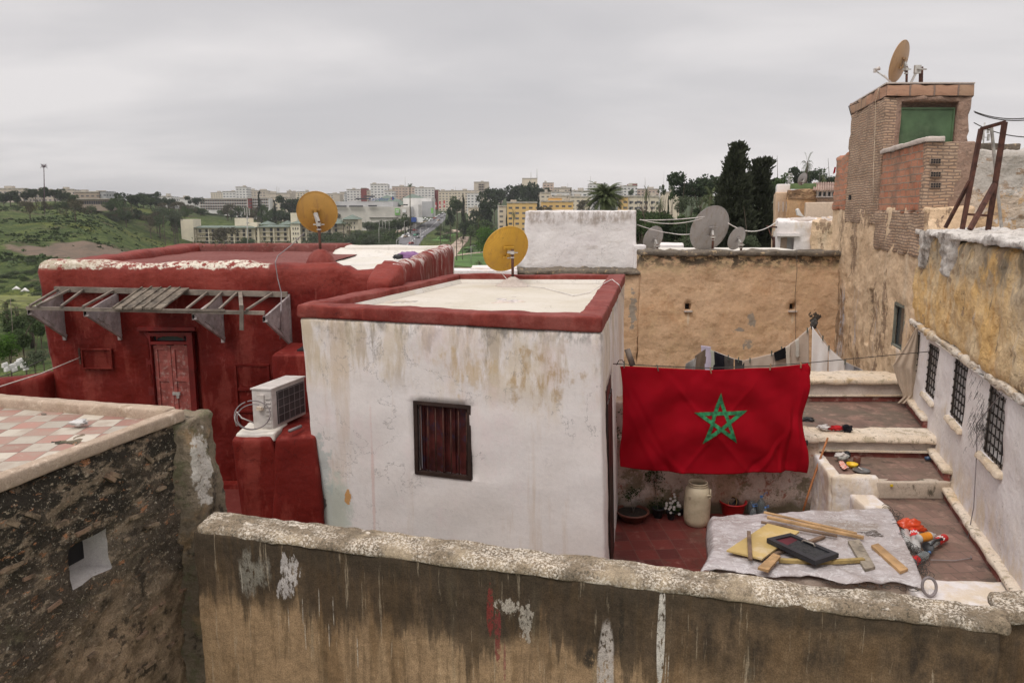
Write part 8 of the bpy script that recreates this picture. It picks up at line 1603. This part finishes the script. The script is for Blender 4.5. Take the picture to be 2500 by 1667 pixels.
def gable(px0, px1, t, bt_, y0, y1, nm='green_roof'):
    b = MB(); a, c, z, zt = hx(px0), hx(px1), hzr(bt_), hzr(t); m_ = (y0 + y1) / 2; w_ = min(6, (c - a) / 2); b.add([(a - .6, y0 - .8, z), (c + .6, y0 - .8, z), (c + .6, y1, z), (a - .6, y1, z), (a + w_, m_, zt), (c - w_, m_, zt)], [(0, 1, 5, 4), (1, 2, 5), (2, 3, 4, 5), (3, 0, 4)], smooth=False); b.build(nm, M_roofgrn, ht, recalc=False)
for q in [(462, 622, 551.5, 556, 464, 482), (628, 708, 549.5, 554, 463, 480), (712, 845, 535, 546, 462, 482), (836, 873, 524, 535.5, 466, 482), (620, 648, 540, 549, 476, 488), (671, 698, 539, 549, 476, 488)]: gable(*q)
b0_ = MB(); b0_.box((0, 0, 0), (1.55, .2, 2.15)); wme = b0_.build('window', M_fwin, ht, world=False); wdata = wme.data; bpy.data.objects.remove(wme)
b0_ = MB(); b0_.box((0, 0, 0), (.55, .2, 1.3)); wme = b0_.build('window', M_fwin, ht, world=False); wsm = wme.data; bpy.data.objects.remove(wme)
def hwin(px, py, Yw, d): o = bpy.data.objects.new('window', d); C.objects.link(o); o.parent = ht; o.location = Vector((hx(px), Yw, hzr(py))) - Vector(ht.location)
for r_, py in enumerate((564.5, 574, 584, 594)):
    for px in (488, 504, 519, 534, 549, 565, 579, 595, 610): 
        if r_ and px < 500: continue
        hwin(px, py, 465.9, wdata)
    if r_ < 3:
        for px in (646, 663, 680, 697): hwin(px, (561, 572.5, 584)[r_], 464.9, wdata)
    for px in (741, 757, 772, 788, 804, 820): hwin(px, (551, 563, 574, 585)[r_], 465.9, wdata)
for py in (558, 570, 582):
    for px in (720, 726, 731.5): hwin(px, py, 461.9, wsm)
for py in (545, 556):
    for px in (847, 856, 864): hwin(px, py + .0, 467.9, wsm)
for py in (577, 590):
    for px in (489, 494, 499): hwin(px, py, 465.9, wsm)
M_fw = simple('balcony_rail_grey', (.34, .31, .25), .8)
for x0, x1, rows, yy in [(481, 617, (569, 579, 589), 465.0), (637, 706, (566.5, 577.5, 588.5), 464.0), (736, 843, (557, 568, 579.5), 465.0)]:
    for r_ in rows: b = MB(); b.box(((hx(x0) + hx(x1)) / 2, yy + .2, hzr(r_)), (hx(x1) - hx(x0), 1.6, .22)); sl = b.build('balcony', hb, ht); b = MB(); b.box(((hx(x0) + hx(x1)) / 2, yy - .55, hzr(r_ - 2)), (hx(x1) - hx(x0), .08, .12)); [b.box((lerp(hx(x0), hx(x1), k / 40), yy - .55, hzr(r_ - 1)), (.12, .08, .8)) for k in range(41)]; b.build('rail', M_fw, sl)
for px in (479, 511, 542, 573, 603, 635, 671.5, 708, 749, 780, 812): yy = 464.4 if not 630 < px < 710 else 463.4; b = MB(); b.box((hx(px), yy + .5, hzr(575)), (.45, 1.6, hzr(556 if px < 720 else 546) - hzr(594))); b.build('pier', hb, ht)
for px in (622, 626): 
    for py in (560, 571, 583): hwin(px + .8, py, 467.9, wdata)
# masts and lamp posts
def mast(px, t, bt_, Y, r, name, label, cat, mat, extra=None, group=None):
    q = at(px, bt_, Y); zb = min(q.z, TZf(q.x, Y)); tp_ = at(px, t, Y); o = thing(name, label, cat, (q.x, Y, zb), group=group); b = MB(); b.tube([(q.x, Y, zb), (tp_.x, Y, tp_.z)], [r, r * .6], 7); b.build('pole', mat, o)
    if extra: b = MB(); extra(b, tp_, Y); b.build('head', mat if 'palm' not in name else M_tmid, o)
    return o
def palmhead(b, p, Y):
    for k in range(14): a = k * .449; b.tube([p + Vector((0, 0, -1)), p + Vector((math.cos(a) * 1.3, math.sin(a) * 1.3, .9 - .8 * (k % 3))), p + Vector((math.cos(a) * 2, math.sin(a) * 2, .8 - 1.2 * (k % 3)))], [.12, .2, .05], 4)
mast(107, 405, 495, 440, .34, 'telecom_mast', 'tall purple-brown mast with a palm-like head on the left skyline', 'mast', simple('purple_brown_mast', (.10, .06, .07), .8), lambda b, p, Y: palmhead(b, p, Y))
mast(1001, 452, 546, 520, .45, 'palm_mast', 'tall mast disguised as a palm beside the mall', 'mast', M_tbrown, lambda b, p, Y: palmhead(b, p, Y))
def panels(b, p, Y):
    for dx_ in (-1.0, 0, 1.0): b.box((p.x + dx_, Y - .2, p.z - 1.6), (.34, .3, 3.2))
    b.box((p.x, Y, p.z - 4.4), (1.1, .8, .5)); b.box((p.x, Y, p.z - 6.5), (.9, .8, .5)); b.bar((p.x - 1.2, Y, p.z - 2), (p.x + 1.2, Y, p.z - 2), .12, .12)
mast(603, 508, 605, 320, .28, 'telecom_mast', 'slim grey telecom mast with white panels before the cream hotel', 'mast', M_galv, panels)
def lamp(b, p, Y): b.bar(p, p + Vector((1.6, 0, .1)), .15, .12); b.box(p + Vector((1.7, 0, .05)), (.8, .3, .15))
for px, t, bt_, Y in [(926, 535, 582, 480), (934, 534, 575, 490), (941, 537, 577, 488), (950, 538, 575, 490), (925, 556, 602, 400), (968, 585, 606, 380), (1026, 556, 590, 420), (1003, 570, 598, 400), (1080, 530, 560, 520), (1015, 545, 566, 460), (987, 540, 560, 500), (1040, 540, 560, 510), (1150, 600, 622, 320), (1199, 600, 620, 320)]: mast(px, t, bt_, Y, .13, 'street_lamp', 'thin grey street lamp along the road and park', 'street lamp', M_galv, lamp, 'street lamps along the road and park')
mast(1216, 500, 600, 380, .22, 'lattice_mast', 'pale slender mast between the eucalyptus and the yellow block', 'mast', M_galv); mast(1610, 462, 530, 300, .25, 'lattice_mast', 'pale slender mast before the garden trees right of the white block', 'mast', M_galv)
mast(1926, 425, 460, 60, .06, 'floodlight_mast', 'small mast with stacked lamps behind the right cypress', 'mast', M_galv, lambda b, p, Y: [b.box((p.x + .12, Y, p.z - .22 * k), (.3, .15, .1)) for k in range(4)])
mast(25, 728, 775, 90, .05, 'utility_pole', 'thin dark utility pole on the left slope', 'pole', M_oldwood)
for i, (px, col) in enumerate(((2002, 420),)): mast(px, col, 480, 34, .03, 'rooftop_pole', 'thin rooftop pole rising beside the corrugated roof', 'pole', M_line)
# cars
def make_car(mat):
    b = MB(); P = [(-2.1, .35), (-2.1, .75), (-1.5, .92), (-.9, 1.42), (.75, 1.45), (1.35, .98), (2.05, .82), (2.15, .4)]; b.prism([(x, -.85, z) for x, z in P], (0, 1.7, 0)); return b
cm_ = {'white': (.62, .62, .60), 'dark': (.04, .04, .045), 'silver': (.32, .32, .33), 'red': (.30, .03, .03), 'tan': (.35, .25, .17), 'green': (.03, .22, .12)}
cars = {}; M_tyre = simple('tyre_rubber', (.02, .02, .02), .8)
spots = [(987, 578, 'white'), (991, 580.5, 'tan'), (985, 582, 'white'), (1003, 569, 'white'), (999, 573, 'white'), (1002, 576, 'silver'), (1001, 580, 'white'), (1015, 577, 'green'), (1020, 584, 'dark'), (1034, 582, 'silver'), (1004, 597, 'red'), (1013, 565, 'red'), (1018, 574, 'dark'), (1040, 535, 'white'), (1045, 538, 'white'), (1050, 541, 'white'), (1053, 537, 'white'), (1058, 539, 'silver'), (1062, 535, 'red'), (1066, 532, 'white'), (1070, 529, 'silver'), (1074, 527, 'white'), (1078, 524, 'dark'), (1082, 522, 'white'), (1036, 539, 'white'), (1030, 541, 'silver'), (1071, 540, 'tan'), (1078, 534, 'dark'), (1084, 529, 'silver'), (1000, 565, 'dark')]
for px, py, k in spots:
    p = terr_hit(px, py); ad = math.atan2(ray(1070, 520).y * 300, ray(1070, 520).x * 300)
    if k not in cars:
        t = thing('car', None, None); make_car(k).build('body', simple('car_paint_' + k, cm_[k], .35, .05), t, world=False); b = MB(); b.prism([(-1.3, -.87, .95), (-.85, -.87, 1.36), (.7, -.87, 1.38), (1.15, -.87, .98)], (0, 1.74, 0)); b.build('windows', M_glass, t, world=False)
        for x in (-1.3, 1.3):
            for y in (-.8, .8): b = MB(); b.lathe([(.33, -.1), (.33, .1)], (x, y, .33), 10, m=Matrix.Rotation(R(90), 3, 'X')); b.build('wheel', M_tyre, t, world=False)
        cars[k] = t; o = t; o.location = p + Vector((0, 0, .2)); o.rotation_euler = (0, 0, R(60))
    else: o = dup(cars[k], p + Vector((0, 0, .2)), R(60))
    tag(o, f'{k} car on the wide road running up past the mall', 'car', f'{k} cars on the wide road')
# graves and small white tombs at the lower left
rr = random.Random(4)
for i, (px, py) in enumerate([(6, 893), (22, 896), (36, 890), (43, 884), (52, 893), (12, 903), (30, 903), (58, 900)]):
    p = at(px, py, 52 + i * .6); b = MB(); w_ = rr.uniform(.07, .13); hh_ = rr.uniform(.3, .45); b.prism([(p.x - w_, p.y, p.z - .15)] + [(p.x - w_ * math.cos(math.pi * k / 8), p.y, p.z + hh_ * math.sin(math.pi * k / 8) * .6) for k in range(9)] + [(p.x + w_, p.y, p.z - .15)], (0, .5, 0)); tag(b.build('tombstone', wm('white_b')), 'white rounded tomb in the little cemetery at the lower left edge', 'tomb', 'white tombs at the lower left')
for i, (x0, x1, py) in enumerate([(30, 52, 712), (52, 72, 716)]): p = terr_hit((x0 + x1) / 2, py); b = MB(); w_ = (x1 - x0) / F * p.y; b.tube([(p.x - w_ / 2, p.y, p.z + .3), (p.x, p.y, p.z + .9), (p.x + w_ / 2, p.y, p.z + .3)], [.25, .45, .25], 8); tag(b.build('white_shelter', wm('white_b')), ['low white shelter on the left slope, left of two', 'low white shelter on the left slope, right of two'][i], 'shelter')

# ================================================================ houses between the cypresses and the tower
h1 = thing('rooftop_house', 'ochre house with a rusty corrugated roof and a four-pane window left of the brick tower', 'house', at(1965, 540, 32)); Y1 = 32
def hb8(px0, px1, t, bt_, Y, d): a, c = at(px0, t, Y), at(px1, bt_, Y); k = (Y + d) / Y * .995; return quad8([(a.x, Y), (c.x, Y), (c.x * k, Y + d), (a.x * k, Y + d)], c.z, a.z)
rwall(hb8(1923, 2048, 470, 640, 32, 5), .3, .05, .05, .6, amp2=.03, seed=81).build('wall', plaster('scratched_ochre_render', (.54, .31, .15), (.50, .33, .19), [((.36, .22, .13), 4, (1, 1, .3), .5, .66, .6), ((.22, .14, .09), 3, (1, 1, 3), .52, .62, .9, .55, .9)], bump=.6, bd=.04), h1)
rwall(hb8(1924, 1996, 464, 487, 31.95, .3), .2, .03, .06, 1.2, amp2=.03, seed=91).build('brick_top', plaster('crumbled_brick_edge', (.36, .22, .13), (.24, .15, .09), [((.12, .08, .05), 4, (1, 1, 4), .5, .58, .8), ((.5, .33, .19), 3, (1, 1, 3), .5, .6, .7)], bump=1, bd=.08), h1)
rwall(hb8(1894, 1925, 470, 640, 32.4, 5), .3, .05, .04, .6, seed=82).build('side_wall', plaster('peach_render', (.58, .42, .29), (.54, .38, .25), [((.4, .28, .2), 3, (1, 1, .3), .5, .66, .5)], bump=.4), h1)
for px in (1901, 1912, 1920): b = MB(); b.add([at(px - 1.6, 493, 32.3), at(px + 1.6, 493, 32.3), at(px + 1.6, 517, 32.3), at(px - 1.6, 517, 32.3)], [(0, 1, 2, 3)]); o = b.build('slit_window', M_graywash, h1)
rwall(hb8(1897, 1930, 450, 471, 33, 2), .3, .03, .02, 1, seed=83).build('white_parapet', M_whiter, h1)
a, c = at(1930, 448, 32.6), at(1992, 462, 32.6); b = MB(); b.box(((a.x + c.x) / 2, 32.6, (a.z + c.z) / 2), (c.x - a.x, .06, a.z - c.z)); b.build('green_screen', simple('faded_green_shade_cloth', (.13, .19, .08), .9, .3, 2), h1)
def corr2(u, v): a = at(lerp(1986, 2050, u), lerp(447, 466, v), lerp(34, 31.6, v)); a.z += .03 * math.sin(u * 70); return a
b = MB(); b.sheet(corr2, 120, 4, .02); b.build('corrugated_roof', simple('rusty_corrugated_iron', (.36, .25, .20), .8, .35, 1.2, dirt=((.16, .06, .035), .8)), h1)
a, c = at(1996, 467, 31.9), at(2040, 481, 31.9); b = MB()
for x in [lerp(a.x, c.x, k / 4) for k in range(5)]: b.box((x, 31.9, (a.z + c.z) / 2), (.07, .08, a.z - c.z))
for z in (a.z, c.z): b.box(((a.x + c.x) / 2, 31.9, z), (c.x - a.x + .1, .085, .06))
w_ = b.build('window', M_acw, h1); b = MB(); b.box(((a.x + c.x) / 2, 31.96, (a.z + c.z) / 2), (c.x - a.x, .02, a.z - c.z)); b.build('pane', M_glass, w_)
rwall(hb8(1994, 2048, 484, 496, 31.9, .3), .2, .03, .03, 1, seed=84).build('brick_band', M_brick_thin, h1)
rwall(hb8(1968, 2050, 494, 640, 30.5, 1.2), .3, .04, .03, 1, seed=85).build('pale_annex', plaster('pale_peach_render', (.58, .46, .35), (.54, .43, .33), [((.4, .3, .22), 3, (1, 1, .3), .55, .7, .5)]), h1)
b = MB(); b.prism([at(1945, 512, 30.8), at(1950, 509, 30.8), at(1956, 520, 30.8), at(1964, 530, 30.8), at(1948, 526, 30.8)], (0, .15, 0)); tag(b.build('white_board', wm('white_b')), 'bright white leaning board on the roof before the ochre house', 'board')
h2 = thing('ruined_white_house', 'low crumbling house, whitewashed at the left with a doorway and bare ochre at the right', 'house', at(1965, 610, 26))
a, c = at(1906, 578, 26), at(1937, 615, 26)
H8 = hb8(1897, 1984, 540, 700, 26, 4); rwall(H8, .14, .05, .04, 1, amp2=.015, seed=86, top=lambda x, y: .12 * fbm((x, y, 0), 1.2, 3), holes=(('front', a.x - H8[0][0], c.x - H8[0][0], c.z - .5, a.z, .4),)).build('white_wall', M_whiter, h2, recalc=False)
b = MB(); b.box((a.x + .14, 26.15, (a.z + c.z) / 2), (.28, .08, a.z - c.z + .6)); b.build('brick_jamb', M_brick_red, h2); b = MB(); b.box(((a.x + c.x) / 2 + .1, 26.3, (a.z + c.z) / 2 - .1), (.34, .06, a.z - c.z + .4)); b.build('door_leaf', wm('grey_b'), h2)
b = MB(); b.box(((a.x + c.x) / 2, 25.93, a.z + .07), (c.x - a.x + .3, .12, .1)); b.build('door_head', M_whiter, h2)
rwall(hb8(1982, 2060, 541, 700, 25.8, 4), .14, .06, .08, 1, amp2=.04, seed=87, top=lambda x, y: .15 * fbm((x, y, 0), 1.5, 3)).build('bare_wall', M_plas, h2, recalc=False)
rwall(hb8(1930, 2050, 535, 545, 26.3, 3.5), .14, .05, .08, 1.5, amp2=.05, seed=88).build('rubble_roof_edge', M_graywash, h2)
b = MB(); b.tube([at(1889, 612, 25.5), at(1889, 575, 25.5)], .05, 6); b.tube([at(1871, 553, 25.5), at(1897, 555, 25.5)], .03, 5); b.tube([at(1875, 556, 25.5), at(1888, 590, 25.5)], .02, 5); tag(b.build('rusty_post', M_rust), 'rusty braced post at the left of the ruined white house', 'post')
b = MB(); b.box(at(1892, 571, 25.3), (.09, .08, .2)); tag(b.build('meter_box', M_acw), 'white meter box beside the ruined white house', 'box')
b = MB(); b.prism([at(2038, 408, 19.5), at(2041, 408, 19.5), at(2039, 422, 19.5), at(2034, 425, 19.5)], (0, .02, 0)); tag(b.build('red_pennant', M_flag), 'small red pennant at the left edge of the brick tower stub', 'pennant')
d_ = dish('satellite_dish', 'tiny dish on the roof terrace of the ochre house', at(1957, 452, 32), at(1959, 440, 32), at(1961, 438, 32.1), .28, (-.6, 1, .4), M_gdish, arm=False)
rwall(hb8(1620, 1665, 596, 612, 30, 3), .3, .05, .03, 1, seed=90).build('low_wall_behind_dishes', M_whiter) if False else None
lo = thing('low_white_wall', 'low white roof wall visible behind the small left grey dish', 'wall', at(1640, 612, 28)); rwall(hb8(1612, 1668, 597, 640, 28, 2), .3, .05, .03, 1, seed=90).build('wall_body', M_whiter, lo)

# ================================================================ air
hz = MB(); hz.box((0, 1900, 40), (5200, 4400, 160)); g = G('haze_air')
pv = g.n('ShaderNodeVolumePrincipled', {'Color': (.86, .87, .90, 1), 'Density': .00014, 'Anisotropy': .25}); g.n('ShaderNodeOutputMaterial', {'Volume': pv.outputs[0]})
hb_ = hz.build('haze', g.mat); tag(hb_, kind='stuff')
